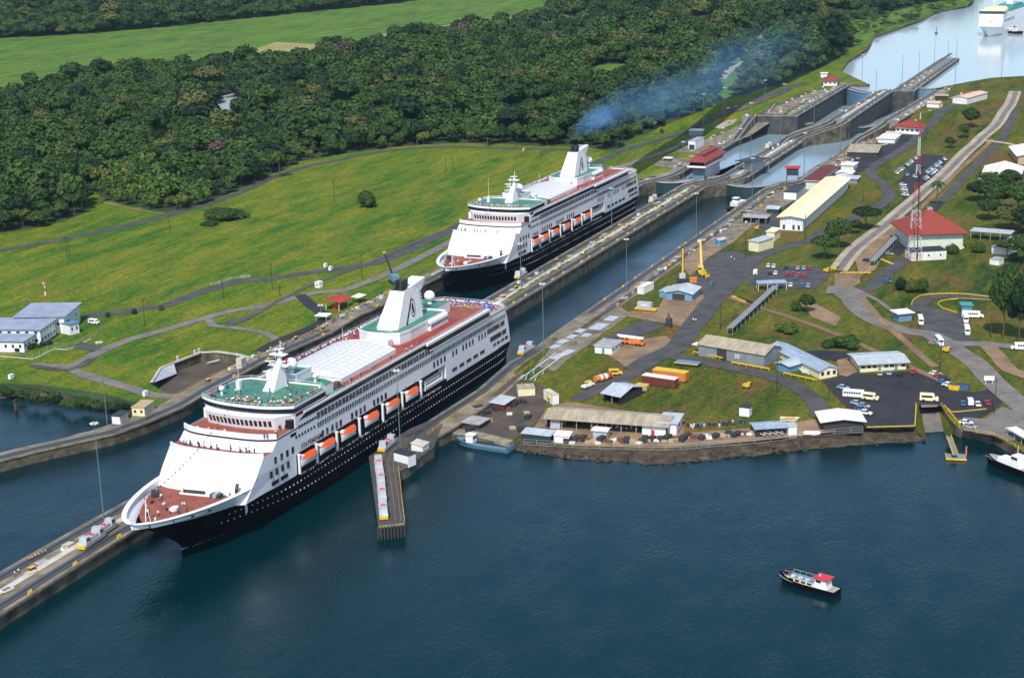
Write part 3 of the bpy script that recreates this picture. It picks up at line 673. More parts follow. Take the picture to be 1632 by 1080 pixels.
# ================================================================== PEOPLE (one continuous skinned body, a few poses and shirts)
def body_mesh(shirt, pose, simple=False):
    j = [(0, 0, .95), (0, 0, 1.20), (0, 0, 1.42), (0, 0, 1.52), (0, .02, 1.66),
         (-.1, 0, .9), (-.12, .03, .5), (-.13, 0, .06), (-.13, .14, .03), (.1, 0, .9), (.12, .03, .5), (.13, 0, .06), (.13, .14, .03),
         (-.2, 0, 1.40), (-.27, .02, 1.12), (-.25, .14, .90), (.2, 0, 1.40), (.27, .02, 1.12), (.25, .14, .90)]
    if pose == 1:      # arm raised, leaning on a rail
        j[14] = (-.30, .16, 1.20); j[15] = (-.22, .38, 1.12); j[17] = (.30, .16, 1.20); j[18] = (.22, .38, 1.12); j[4] = (0, .06, 1.65)
    if pose == 2:      # mid stride
        j[6] = (-.12, .18, .52); j[7] = (-.12, .26, .08); j[8] = (-.12, .40, .05); j[10] = (.12, -.10, .5); j[11] = (.12, -.34, .12); j[12] = (.12, -.24, .03)
    e = [(0, 1), (1, 2), (2, 3), (3, 4), (0, 5), (5, 6), (6, 7), (7, 8), (0, 9), (9, 10), (10, 11), (11, 12), (2, 13), (13, 14), (14, 15), (2, 16), (16, 17), (17, 18)]
    r = [.16, .15, .17, .06, .115, .09, .065, .05, .04, .09, .065, .05, .04, .07, .05, .035, .07, .05, .035]
    me = bpy.data.meshes.new('p'); me.from_pydata(j, e, []); o = bpy.data.objects.new('p', me); COL.objects.link(o)
    md = o.modifiers.new('s', 'SKIN'); me.skin_vertices[0].data[0].use_root = True
    for i, q in enumerate(r): me.skin_vertices[0].data[i].radius = (q, q*.75 if i < 3 else q)
    bpy.context.view_layer.update(); dg = bpy.context.evaluated_depsgraph_get()
    out = bpy.data.meshes.new_from_object(o.evaluated_get(dg)); bpy.data.objects.remove(o)
    for m in ('trousers', shirt, 'skin', 'hair'): out.materials.append(MATS[m])
    for p in out.polygons:
        z, y, x = p.center.z, p.center.y, p.center.x; p.use_smooth = True
        p.material_index = 0 if (z < .93 and abs(x) < .2) else (1 if z < 1.47 and not (abs(x) > .2 and z < 1.08) else (3 if z > 1.62 and y < .06 else 2))
    out.name = 'person'; return out
SH = ['shirt white', 'shirt red', 'shirt blue', 'shirt yellow', 'shirt grey', 'navy', 'shirt white']
BODY = {(s_, p): body_mesh(s_, p) for s_ in set(SH)|{'shirt orange'} for p in (0, 1, 2)}
prnd = random.Random(11); NPEOPLE = [0]
def person(loc, rot, label, group=None, shirt=None, pose=None, scale=1.0):
    s_ = shirt or prnd.choice(SH); p = prnd.choice([0, 1, 2]) if pose is None else pose
    o = link('person', BODY[(s_, p)], None, loc, rot); o.scale = (scale,)*3; tag(o, label, 'person', group); NPEOPLE[0] += 1; return o

# ================================================================== THE CRUISE SHIPS
def hull_half(s, z):
    zz = max(z, 0); st = -22.0*(min(zz, 15)/15.0)**1.25; L = 62-22*min(zz, 15)/15; p = .95-.43*min(zz, 15)/15
    t = (s-st)/L
    if t <= 0: return 0.0
    h = 15.4*(sin(pi/2*min(1, t)))**p
    if s > 178: h *= 1-.14*((s-178)/18)**2*(1.0 if z > 6 else 1.6)
    return h
def stem(z): return -22.0*(min(max(z, 0), 15)/15.0)**1.25
def zb(s): return 11.0+1.5*max(0, min(1, (8-s)/28))
def build_hull(t):
    us = [0, .004, .01, .02, .035, .05, .07, .09, .11, .135, .16, .19, .23, .28, .35, .45, .6, .75, .85, .92, .97, 1]
    mb = MB(); rows = []
    for u in us:
        row = []
        for k in range(9):
            z = [-7, -2, 0, 2.5, 5.5, 8.5, None, None, None][k]
            s0 = -20+(u*216)
            if k == 6: z = zb(s0)
            if k == 7: z = zb(s0)+.35
            if k == 8: z = 14.9 if s0 < 14 else 11.36
            if k == 8 and s0 >= 14: z = zb(s0)+.36
            st_ = stem(z); s = st_+u*(196-st_)
            if z < 5 and u > .97: s -= (5-z)*.8*(u-.97)/.03
            row.append((s, hull_half(s, z) if z > -3 else hull_half(s, 0)*.8, z))
        rows.append(row)
    for sg in (-1, 1):
        for i in range(len(us)-1):
            for k in range(8):
                a, b, c, d = rows[i][k], rows[i+1][k], rows[i+1][k+1], rows[i][k+1]
                q = [(p[0], sg*p[1], p[2]) for p in (a, b, c, d)]
                mb.poly(q if sg == -1 else q[::-1], 'hull black' if k < 6 else 'ship white')
    e = rows[-1]
    mb.poly([(p[0], -p[1], p[2]) for p in e]+[(p[0], p[1], p[2]) for p in e[::-1]], 'hull black')
    part('hull', mb, t, smooth=False)
    # white lower rubbing strip and bulwark rail of the foredeck
    mb = MB(); z = 14.9
    P = []; n = 26
    for i in range(n+1):
        s = stem(z)+.05+(i/n)**1.7*(14-stem(z)); P.append((s, hull_half(s, z)))
    for sg in (-1, 1):
        for i in range(n):
            a, b = P[i], P[i+1]; wa, wb = min(1.5, a[1]), min(1.5, b[1]); sh = 1.3 if i < 6 else .9
            q = [(a[0], sg*a[1], z+.02), (b[0], sg*b[1], z+.02), (b[0]+.4, sg*(b[1]-wb*sh), z+.02), (a[0]+(1.6 if i == 0 else .4), sg*(a[1]-wa*sh), z+.02)]
            mb.poly(q if sg == -1 else q[::-1], 'white paint')
            q = [(b[0]+.4, sg*(b[1]-wb*sh), z+.02), (b[0]+.4, sg*(b[1]-wb*sh), 13.2), (a[0]+(1.6 if i == 0 else .4), sg*(a[1]-wa*sh), 13.2), (a[0]+(1.6 if i == 0 else .4), sg*(a[1]-wa*sh), z+.02)]
            mb.poly(q[::-1] if sg == -1 else q, 'white paint')
    part('bulwark', mb, t)
    mb = MB(); D = [(s+1.6+max(0,(-s)*.06), max(0.3, hull_half(s+.6, 12.9)-.6)) for s, h in P]
    mb.prism([(s, -h+.2) for s, h in D]+[(s, h-.2) for s, h in D[::-1]], 13.0, 13.25, 'deck red', bottom=False); part('foredeck', mb, t)
    mb = MB()
    for row, z in ((0, 8.6), (1, 5.6)):
        for i in range(92):
            s = 8+i*2.0
            if s > 190: break
            for sg in (-1, 1):
                h = hull_half(s, z)+.02; mb.box(s-.2, s+.2, sg*h-.06, sg*h+.06, z-.2, z+.2, 'white worn')
    o = part('porthole', mb, t); o['kind'] = 'stuff'
def plan(s0, k, s1, hw=15.4, r=4.0, n=14, back_r=3.0, pw=3.5):
    pts = []
    for i in range(n+1):
        y = -hw+2*hw*i/n; pts.append((s0+k*abs(y/hw)**pw, y))
    pts += [(s1-back_r, hw), (s1, hw-back_r), (s1, -hw+back_r), (s1-back_r, -hw)]
    return pts
def make_ship(name_text, label, loc, rot):
    t = thing('cruise_ship', label, 'cruise ship', loc, rot)
    build_hull(t)
    W_, side = 'ship white', -15.4
    # lower tier: recessed boat deck between s=36 and s=136
    mb = MB()
    fr = lambda z: 8.2+(z-13)*.92
    # sloped front, lofted in three heights, carrying the side walls
    def front(z, dk=0): return [(fr(z)+2.6*abs(y/15.4)**4, y) for y in [-15.4+30.8*i/16 for i in range(17)]]
    def ringp(z, s1, hw=15.4, notch=False):
        f_ = [(s, max(-hull_half(max(s, 9), 14.9) if z < 15 else -hw, min(hull_half(max(s, 9), 14.9) if z < 15 else hw, y))) for s, y in front(z)]
        if notch: pts = f_+[(36, hw), (36, hw-2.8), (136, hw-2.8), (136, hw), (s1-4, hw), (s1, hw-4), (s1, -hw+4), (s1-4, -hw), (136, -hw), (136, -hw+2.8), (36, -hw+2.8), (36, -hw)]
        else: pts = f_+[(36, hw), (36.01, hw), (136, hw), (136.01, hw), (s1-4, hw), (s1, hw-4), (s1, -hw+4), (s1-4, -hw), (136.01, -hw), (136, -hw), (36.01, -hw), (36, -hw)]
        return pts
    mb.prism(ringp(11.3, 195.6, notch=True), 11.3, 17.2, W_, pts2=ringp(17.2, 194.6, notch=True)); part('lower_superstructure', mb, t)
    mb = MB(); mb.prism(ringp(17.2, 194.6), 17.2, 21.9, W_, pts2=ringp(21.9, 193.0), top='deck red'); part('middle_superstructure', mb, t)
    mb = MB()
    for sg in (-1, 1):
        mb.box(36.2, 135.8, sg*12.66-.03, sg*12.66+.03, 11.6, 17.0, 'dark wall'); y = sg*14.2
        mb.box(36.1, 135.9, min(sg*12.5, sg*15.38), max(sg*12.5, sg*15.38), 11.32, 11.42, 'dark wall')
    part('promenade', mb, t)
    # upper tier with the second sloped front
    def r2(s0, s1, hw=15.4, k=2.8): return plan(s0, k, s1, hw, pw=4, back_r=4)
    mb = MB(); mb.prism(r2(20.6, 192.8), 21.9, 24.4, W_, pts2=r2(23.8, 191.6)); mb.prism(r2(23.35, 191.6), 24.3, 24.7, 'black band', pts2=r2(23.35, 191.6))
    mb.prism(r2(23.5, 191.4), 24.7, 24.9, W_, top='deck grey'); part('balcony_tier', mb, t)
    mb = MB(); P = r2(23.4, 60)[:15]; Q = [(s+.35, y*.985) for s, y in P]
    mb.prism(P+Q[::-1], 24.75, 26.3, W_); part('balcony_parapet', mb, t)
    mb = MB(); P2 = [(s+.5, y*.97) for s, y in P]; mb.prism(P2+[(38, 14.4), (38, -14.4)], 24.9, 24.98, 'deck red', bottom=False); part('upper_balcony', mb, t)
    mb = MB(); P = [(s+.1, y) for s, y in front(21.9)]; mb.prism(P+[(24, 15.2), (24, -15.2)], 21.9, 21.96, 'deck red', bottom=False)
    part('lower_balcony', mb, t)
    mb = MB(); P = front(21.9); Q = [(s+.3, y*.99) for s, y in P]; mb.prism(P+Q[::-1], 21.8, 22.95, W_); part('balcony_wall', mb, t)
    mb = MB(); mb.prism([(36.5, -15.4), (172, -15.4), (172, 15.4), (36.5, 15.4)], 24.9, 27.95, W_, top='deck red')
    part('upper_superstructure', mb, t)
    mb = MB(); mb.prism([(56, -15.3), (124, -15.3), (172, -15.3), (172, 15.3), (56, 15.3)], 27.95, 28.05, 'deck red', bottom=False); part('sun_deck', mb, t)
    wf = MB().box(-.05, .05, -.5, .5, -.4, .4, 'pane white').mesh('window')
    for i in range(9):
        y = -11+22*i/8; s_ = 20.6+2.8*abs(y/15.4)**4+1.45; link('window', wf, t, (s_-.0, y, 23.1), (0, -.9, -atan2(4*2.8*abs(y)**3/15.4**4*(1 if y > 0 else -1), 1)))
    fm = [MB().poly([(0, 0, 0), (.7, 0, .1), (.6, 0, .6), (0, 0, .5)], c_).mesh('flag') for c_ in ('red', 'yellow', 'car blue', 'white paint')]
    for i in range(26):
        u = i/25; x = -15+u*(33-(-15)); z = 19.2+u*(31.5-19.2)-2.2*sin(pi*u); link('signal_flag', fm[i % 4], t, (x, .3+u*2.2, z))
    part('flag_line', MB().tube((-14.5, .3, 19.4), (9, 1.4, 22.9), .03, .03, 'dark metal', 3, False).tube((9, 1.4, 22.9), (33, 2.5, 31.5), .03, .03, 'dark metal', 3, False), t)
    # bridge wall with its row of slanted windows
    mb = MB(); b0 = [(31.3+1.6*abs(y/11.5)**2, y) for y in [-11.5+23*i/12 for i in range(13)]]; b1 = [(s-1.3, y) for s, y in b0]
    mb.prism(b0+[(37.5, 14.6), (37.5, -14.6)], 24.95, 28.9, W_, pts2=b1+[(37.5, 15.3), (37.5, -15.3)]); bw = part('bridge', mb, t)
    wm = MB().box(-.06, .06, -.46, .46, -.95, .95, 'glass dark').mesh('window')
    for i in range(15):
        y = -9.9+19.8*i/14; s = 31.3+1.6*abs(y/11.5)**2-.55
        o = link('window', wm, bw, (s-.09, y, 26.9), (0, -atan2(1.3, 3.95), -atan2(3.2*y, 11.5**2)*1.0))
    # observation deck
    def obs(d): return [(32.6-d+3.9*abs(y/15.4)**2.6, y*(1+d/60)) for y in [-15.4+30.8*i/16 for i in range(17)]]+[(54.5, 15.4), (57.5, 12), (57.5, -12), (54.5, -15.4)]
    mb = MB(); mb.prism(obs(-.3), 28.9, 29.35, W_); mb.prism(obs(0), 29.35, 30.75, 'black band'); part('window_band', mb, t)
    mb = MB(); mb.prism(obs(.25), 30.75, 31.05, W_, top='deck green'); part('observation_deck', mb, t)
    mb = MB(); O = obs(.25); n = len(O)
    for i in range(n):
        a, b = O[i], O[(i+1) % n]
        mb.poly([(*a, 31.05), (*b, 31.05), (*b, 31.6), (*a, 31.6)][::-1], W_); mb.tube((*a, 32.2), (*b, 32.2), .06, .06, 'white paint', 4); mb.tube((*a, 31.05), (*a, 32.2), .05, .05, 'white paint', 4)
    part('railing', mb, t)
    # long black window bands under the sun deck
    for sg in (-1, 1):
        mb = MB(); y = sg*15.42
        mb.poly([(38.2, y, 26.35), (120, y, 26.35), (120, y, 27.75), (42.2, y, 27.75)][::-sg], 'black band')
        mb.poly([(120, y, 26.35), (123.4, y+sg*.8, 25.9), (123.4, y+sg*.8, 27.5), (120, y, 27.75)][::-sg], 'black band')
        mb.box(123.4, 171.5, min(y, y+sg*.82), max(y, y+sg*.82), 25.6, 27.3, 'black band'); part('window_band', mb, t)
        mb = MB(); yy = sorted((sg*15.2, sg*15.75)); mb.box(41.5, 121, yy[0], yy[1], 27.95, 28.5, W_); yy = sorted((sg*15.2, sg*16.4)); mb.box(121, 172, yy[0], yy[1], 27.35, 28.15, W_)
        yy = sorted((sg*15.43, sg*16.2)); mb.box(123.4, 171.5, yy[0], yy[1], 25.05, 25.6, W_); part('coping', mb, t)
        mb = MB(); yb = sg*15.6
        for i in range(88):
            s = 57+i*1.5
            if s > 189: break
            zr = 28.2 if s < 172 else 24.9
            mb.tube((s, yb, zr), (s, yb, zr+1.1), .045, .045, 'white paint', 4)
        for zz in (.6, 1.1): mb.tube((57, yb, 28.1+zz), (172, yb, 28.1+zz), .04, .04, 'white paint', 4)
        part('railing', mb, t)
    part('wing_opening', MB().box(34.8, 36.5, -15.1, -13.2, 25.0, 27.6, 'black band'), t); part('wing_opening', MB().box(33.5, 36.6, -15.47, -15.38, 22.9, 23.8, 'black band'), t)
    # window rows
    bay = MB(); bay.box(-1.95, 1.95, -.05, .05, -.95, .95, 'glass blue'); bay.box(-.07, .07, -.09, .09, -.95, .95, 'white worn'); bay = bay.mesh('window')
    bay3 = MB(); bay3.box(-1.8, 1.8, -.05, .05, -.74, .74, 'glass blue')
    for d in (-.62, .62): bay3.box(d-.06, d+.06, -.09, .09, -.68, .68, 'white paint')
    bay3 = bay3.mesh('window')
    sq = MB().box(-.42, .42, -.05, .05, -.42, .42, 'glass dark').mesh('window'); tall = MB().box(-.62, .62, -.05, .05, -.98, .98, 'glass dark').mesh('window')
    long_ = MB().box(-1.9, 1.9, -.05, .05, -.6, .6, 'glass dark').mesh('window')
    for sg in (-1, 1):
        y = sg*15.43
        for i in range(18): link('window', bay, t, (50.6+4.35*i, y, 24.85-.0))
        for i in range(33): link('window', bay3, t, (50.6+4.22*i, y, 22.0-(.0 if i < 29 else .0)))
        if sg == 1: continue
        for i in range(7): link('window', sq, t, (38.6+1.5*i, y, 24.7))
        for i in range(7): link('window', sq, t, (36.6+1.7*i, y, 22.1))
        for s in (51.5, 54.2, 57.3, 59.9, 62.4, 69.5, 72.2, 75.0, 77.6, 83.8, 86.4, 89.0, 91.7, 127, 129.7, 132.5, 135.3, 142, 144.8, 150.2, 152.9, 155.8, 158.4, 163.8, 166.4, 169.2): link('window', tall, t, (s, y, 18.6 if s < 100 else 19.3))
        for s in (24.9, 28.2, 31.3, 34.3): link('window', tall, t, (s, y, 19.0))
        for s in (22.3, 25.3, 28.4, 31.4): link('window', tall, t, (s, y-.02 if s > 22 else y, 15.6))
        for s in (24.2, 29.0): link('window', long_, t, (s, y, 12.7))
        for s in (142.9, 148.8, 154.6, 160.5, 166.3): link('window', long_, t, (s, y, 13.5))
    for z0, z1, s0, s1 in ((18.7, 20.5, 171, 186.5), (15.2, 17.0, 173.5, 188), ):
        mb = MB(); mb.box(s0, s1, -15.47, -15.37, z0, z1, 'black band'); mb.box(s1-4.3, s1-4.0, -15.52, -15.35, z0, z1, W_); part('stern_opening', mb, t)
    for s in (177.2, 180.8, 184.5, 188): part('stern_opening', MB().box(s-1.35, s+1.35, -15.47, -15.37, 12.9, 14.0, 'black band'), t)
    mb = MB()
    for z0 in (13, 16.0, 19.2): mb.box(194.4-(z0-13)*.2, 195.9-(z0-13)*.3, -10.5, 10.5, z0, z0+1.5, 'black band')
    part('stern_windows', mb, t)
    # name on the side
    cu = bpy.data.curves.new('n', 'FONT'); cu.body = name_text; cu.size = 2.1; cu.extrude = .02; cu.offset = .025; cu.space_character = 1.2
    co = bpy.data.objects.new('n', cu); COL.objects.link(co); bpy.context.view_layer.update()
    me = bpy.data.meshes.new_from_object(co.evaluated_get(bpy.context.evaluated_depsgraph_get())); bpy.data.objects.remove(co)
    me.materials.clear(); me.materials.append(MATS['hull black'])
    w_ = max(v.co.x for v in me.vertices); want = 11.6 if len(name_text) > 7 else 7.0
    o = link('name_lettering', me, t, (39.0, -15.5, 17.75), (pi/2, 0, 0)); o.scale = (want/w_, 1, 1)
    # foredeck gear
    part('windlass', MB().box(-1, 1, -1.6, 1.6, 0, 1.1, 'dark green').tube((-1.4, 0, .8), (1.4, 0, .8), .7, .7, 'steel', 8), t, loc=(7.0, -7.3, 13.25))
    part('winch', MB().box(-.5, .5, -4.6, 4.6, 0, .5, 'white paint').tube((0, -3, .9), (0, 3.4, .9), .5, .5, 'dark metal', 8), t, loc=(6.6, -.6, 13.25), rot=.1)
    part('winch', MB().box(-1.6, 1.6, -1.1, 1.1, 0, 1.3, 'dark metal'), t, loc=(2.2, 9.4, 13.25), rot=.6)
    part('hatch', MB().prism([(1.5*cos(a*pi/5), 1.0*sin(a*pi/5)) for a in range(10)], 0, .8, 'white paint'), t, loc=(-5.2, -1.9, 13.25))
    mb = MB(); mb.tube((0, 0, 0), (.6, 0, 6.2), .16, .1, 'white paint'); mb.tube((0, -1.6, 0), (.5, 0, 5.4), .07, .07, 'white paint'); mb.tube((1.8, 1.2, 0), (.5, 0, 5.4), .07, .07, 'white paint')
    part('foremast', mb, t, loc=(-15, .3, 13.25))
    mb = MB(); mb.box(-4.6, 3.4, -.35, .35, .0, .5, 'white paint'); part('breakwater', mb, t, loc=(-6.0, -8.2, 13.25), rot=-.34)
    for i, (s, y) in enumerate(((-11, 2.5), (-9, 4), (-7.5, 5.4), (-3, 3), (-6, 0), (-1, -2), (-3, 6.8), (-13.4, -1.6))):
        mb = MB(); mb.tube((-.3, 0, 0), (-.3, 0, .7), .2, .24, 'white paint' if i % 2 else 'dark metal', 8); mb.tube((.3, 0, 0), (.3, 0, .7), .2, .24, 'white paint' if i % 2 else 'dark metal', 8); mb.box(-.6, .6, -.25, .25, 0, .15, 'dark metal')
        part('bollard', mb, t, loc=(s, y, 13.25), rot=i)
    mb = MB(); mb.tube((0, 0, 0), (0, 0, 2.2), .5, .45, 'dark metal', 8); mb.tube((0, 0, 2.2), (.8, 0, 3.6), .45, .5, 'dark metal', 8); part('ventilator', mb, t, loc=(9.0, -12.4, 13.25))
    mb = MB()
    for i in range(3): mb.box(-.5+i*.15, .5, -14.85, -14.6, 10-i, 10.6-i, 'white worn')
    mb.box(-.15, .15, -15.0, -14.7, 8.8, 11, 'white paint'); part('boarding_ladder', mb, t, loc=(11.5, 1.2, 0))
    for s, y in ((-4, -12.3), (-10, -9.2), (-15.5, -6.0)):
        pass
    mb = MB()
    for s in (-12.5, -7.5, -2.5):
        h = hull_half(s, 13.6); mb.box(s-.7, s+.7, -h-.04, -h+.3, 13.3, 13.9, 'dark metal')
    part('fairlead', mb, t)
    # mast, radar arms, stair
    mb = MB(); lo = [(47.5, -1.9), (55.5, -1.9), (55.5, 1.9), (47.5, 1.9)]; hi = [(53.2, -.9), (55.6, -.9), (55.6, .9), (53.2, .9)]
    mb.prism(lo, 31.05, 37.2, W_, pts2=hi); mb.tube((54.4, 0, 37.2), (55.6, 0, 41.2), .85, .5, W_, 8); mb.tube((55.6, 0, 41.2), (55.8, 0, 44.5), .16, .1, W_, 6); m_ = part('mast', mb, t)
    for z, l_ in ((37.3, 3.3), (40.6, 2.6)):
        mb = MB(); mb.box(-1.4, 1.0, -l_, l_, -.12, .12, W_); part('platform', mb, m_, loc=(54.8, 0, z))
    for z, y, s in ((38.2, -1.6, 52.8), (41.4, 0, 54.9), (38.0, 2.2, 53.0), (35.6, 1.8, 50.8)):
        part('radar', MB().tube((0, 0, 0), (0, 0, .6), .2, .2, W_).box(-.15, .15, -1.5, 1.5, .6, .95, W_), m_, loc=(s, y, z), rot=z)
    for i in range(5): part('fin', MB().box(0, 2.1, -1.2, 1.2, 0, .22, 'white paint'), m_, loc=(55.2+.0*i, 0, 32.2+i*.95))
    def dome(parent, loc, r, ped, striped=False):
        mb = MB(); mb.tube((0, 0, 0), (0, 0, ped), r*.45, r*.4, W_, 8); part('pedestal', mb, parent, loc=loc)
        mb = MB(); mb.sphere((0, 0, ped+r*.85), r, 'white paint', 20, 12)
        if striped:
            mb.sphere((-.05, .35, ped+r*.85), r*.985, 'red', 10, 8)
        part('radome', mb, parent, loc=loc, smooth=True)
    # radio house
    mb = MB(); rp = [(59.5, -2.6), (68.5, -2.6), (68.5, 8.0), (59.5, 8.0)]; mb.prism(rp, 28.05, 32.9, W_, top='deck green'); rh = part('radio_house', mb, t)
    mb = MB(); raised(mb, rp+[rp[0]], .25, .5, W_, lambda x, y: 32.9); part('parapet', mb, rh)
    dome(t, (61.6, .3, 32.9), 1.95, 1.2, True)
    dome(t, (40.2, 11.2, 31.05), .85, 1.3); dome(t, (60.5, -8.5, 31.05), .8, 1.4); dome(t, (62.6, -8.0, 31.05), .75, 1.0)
    part('locker', MB().box(-.7, .7, -.6, .6, 0, 2.6, W_), t, loc=(47, 9.6, 31.05)); part('light_mast', MB().tube((0, 0, 0), (0, 0, 9), .07, .04, 'white paint', 5), t, loc=(47, 9.6, 33.6))
    for s, y, h in ((58.6, 3.6, 8.5), (66.5, 6.8, 7), (110, 9.5, 6), (160, 6, 5)): part('light_mast', MB().tube((0, 0, 0), (0, 0, h), .08, .04, 'white paint', 5), t, loc=(s, y, 32.9 if s < 70 else 28.5))
    mb = MB(); mb.prism([(57.5, -12), (60, -14.6), (66, -14.6), (70, -11), (70, 11), (57.5, 11)], 28.06, 28.14, 'deck green', bottom=False); part('green_deck', mb, t)
    mb = MB(); mb.prism([(57, -13.2), (63, -13.2), (65, -9), (65, -4), (57, -4)], 28.05, 31.0, W_, top='deck green'); part('deckhouse', mb, t)
    part('locker', MB().box(-1.1, 1.1, -.8, .8, 0, 1.8, 'timber'), t, loc=(66.8, -12.2, 28.1))
    # sliding glass roof: arched panels side by side
    s0, s1, hw, zr = 71.0, 107.5, 11.4, 29.6; n = 12; ny = 10
    def rz(y): return zr+2.1*(1-(y/hw)**2)
    mb = MB(); mb.prism([(s0, -hw), (s1, -hw), (s1, hw), (s0, hw)], 28.05, 29.6, W_)
    for s in (s0, s1):
        P = [(s, -hw+2*hw*i/ny, rz(-hw+2*hw*i/ny)) for i in range(ny+1)]
        mb.poly(([(s, -hw, 29.5)]+P+[(s, hw, 29.5)])[::(1 if s == s1 else -1)], W_)
    part('roof_frame', mb, t)
    for i in range(n):
        a = s0+(s1-s0)*i/n; b = s0+(s1-s0)*(i+1)/n-.25; mb = MB()
        for j in range(ny):
            ya, yb = -hw+2*hw*j/ny, -hw+2*hw*(j+1)/ny
            P = [(a, ya, rz(ya)), (b, ya, rz(ya)), (b, yb, rz(yb)), (a, yb, rz(yb))]; mb.poly(P, 'white paint')
            lift = .05; u0, u1 = a+.55, b-.55; v0, v1 = ya+.55, yb-.55
            mb.poly([(u0, v0, rz(v0)+lift), (u1, v0, rz(v0)+lift), (u1, v1, rz(v1)+lift), (u0, v1, rz(v1)+lift)], 'pane white')
        part('roof_panel', mb, t)
    # funnel house
    fh = [(116, -3.5), (118, -7.6), (124, -8.6), (152, -8.6), (152, 8.6), (124, 8.6), (118, 7.6), (116, 3.5)]
    mb = MB(); mb.prism(fh, 28.05, 31.3, W_, top='deck green'); f_ = part('funnel_house', mb, t)
    mb = MB(); raised(mb, fh+[fh[0]], .3, .7, W_, lambda x, y: 31.3); part('parapet', mb, f_)
    mb = MB(); raised(mb, [(x*1.0+(-2.4 if x < 130 else 2.4), y*1.28) for x, y in fh+[fh[0]]], 2.0, .05, 'track red', lambda x, y: 28.1); part('running_track', mb, t)
    part('stair_house', MB().box(-1.6, 1.6, -4.4, 4.4, 0, 2.4, W_), t, loc=(114.3, -1.5, 28.05))
    mb = MB(); mb.box(-7, 7, -1.3, 1.3, 0, 2.6, W_)
    for i in range(9): mb.box(-6.4+i*1.5, -5.3+i*1.5, -1.34, -1.2, 1.1, 2.1, 'glass blue')
    mb.tube((-7, 0, 2.4), (7, 0, 2.4), 1.3, 1.3, 'white paint', 10); part('gallery', mb, t, loc=(144, -8.4, 28.05))
    # funnel
    mb = MB()
    base = [(121.5, -2.6), (123.6, -4.1), (136.6, -4.1), (136.6, 4.1), (123.6, 4.1), (121.5, 2.6)]; top = [(131.6, -1.6), (132.2, -2.6), (139.6, -2.6), (139.6, 2.6), (132.2, 2.6), (131.6, 1.6)]
    mb.prism(base, 31.35, 42.6, 'white paint', pts2=top)
    mb.prism([(131.8, -2.3), (137.8, -2.3), (137.8, 2.3), (131.8, 2.3)], 42.6, 42.9, 'dark metal')
    for sg in (-1, 1):
        y0_, y1_ = sg*2.6, sg*2.0
        A = [(133.6, 42.6), (148.2, 44.2), (145.4, 40.6), (139.8, 39.4)]
        mb.poly([(a, y0_, b) for a, b in A][::-sg], 'white paint'); mb.poly([(a, y1_, b) for a, b in A][::sg], 'white paint')
    mb.prism([(133.6, -2.6), (148.2, -2.6), (148.2, 2.6), (133.6, 2.6)], 42.5, 42.61, 'white paint')
    i0 = len(mb.v); mb.poly([(133.6, -2.6, 42.62), (148.2, -2.6, 44.2), (148.2, 2.6, 44.2), (133.6, 2.6, 42.62)], 'white paint')
    mb.poly([(148.2, -2.6, 44.2), (145.4, -2.6, 40.6), (145.4, 2.6, 40.6), (148.2, 2.6, 44.2)], 'white paint')
    fn = part('funnel', mb, t)
    for sg in (-1, 1):
        gap = MB(); A = [(129.6, 31.4, 4.15), (130.9, 31.4, 4.15), (138.3, 41.2, 2.72), (139.9, 41.4, 2.7), (139.2, 42.0, 2.66), (137.6, 41.8, 2.7)]
        gap.poly([(a, sg*c, b) for a, b, c in A][::-sg], 'black band'); part('dark_gap', gap, fn)
    mb = MB(); mb.prism([(136.6, -4.0), (143.4, -3.8), (143.4, 3.8), (136.6, 4.0)], 31.35, 41.4, 'white paint', pts2=[(139.5, -2.6), (142.8, -2.6), (142.8, 2.6), (139.5, 2.6)]); part('aft_casing', mb, fn)
    for k in range(7):
        z = 33.4+k*1.05; part('fin', MB().box(0, 1.7, -3.2+k*.12, 3.2-k*.12, 0, .5, 'white paint').box(.0, 1.2, -3.0+k*.12, 3.0-k*.12, -.5, 0, 'black band'), fn, loc=(143.2, 0, z))
    # oval emblem: ring with a dark mark inside, leaning with the casing
    em = MB(); cx0, cz0 = 136.2, 36.0
    def ey(z): return -(4.13-(z-31.35)*.135)-.06
    for r0, r1 in ((1.0, .86), ):
        N = 28
        for i in range(N):
            a, b = 2*pi*i/N, 2*pi*(i+1)/N
            P = [(cx0+1.75*r0*cos(a)+.12*3.1*r0*sin(a), cz0+3.1*r0*sin(a)), (cx0+1.75*r0*cos(b)+.12*3.1*r0*sin(b), cz0+3.1*r0*sin(b)), (cx0+1.75*r1*cos(b)+.12*3.1*r1*sin(b), cz0+3.1*r1*sin(b)), (cx0+1.75*r1*cos(a)+.12*3.1*r1*sin(a), cz0+3.1*r1*sin(a))]
            em.poly([(p[0], ey(p[1]), p[1]) for p in P], 'hull black')
    for P in ([(-.75, -.3), (.1, -1.6), (.85, -1.5), (.55, .3), (.15, 1.9), (-.35, 1.7), (-.85, .7)], [(-1.0, -1.0), (-.7, -1.5), (.0, -2.0), (.3, -1.7)]):
        em.poly([(cx0+a+.12*b, ey(cz0+b)-.01, cz0+b) for a, b in P][::-1], 'hull black')
    part('emblem', em, fn)
    for i in range(7): part('exhaust_pipe', MB().tube((0, 0, 0), (.4, 0, 3.2), .5, .5, 'dark metal', 8), fn, loc=(132.2+(i % 4)*1.5, -1.1+(i//4)*2.0, 42.8))
    dome_house = MB(); dome_house.prism([(152, -3.8), (165, -3.8), (165, 7.5), (152, 7.5)], 27.5, 31.6, W_, top='deck green'); part('deckhouse', dome_house, t)
    dome(t, (159.6, 1.6, 31.6), 1.95, 1.2)
    mb = MB(); mb.box(160, 166, -2.2, -2.0, 27.6, 30.5, 'deck rust'); part('panel', mb, t)
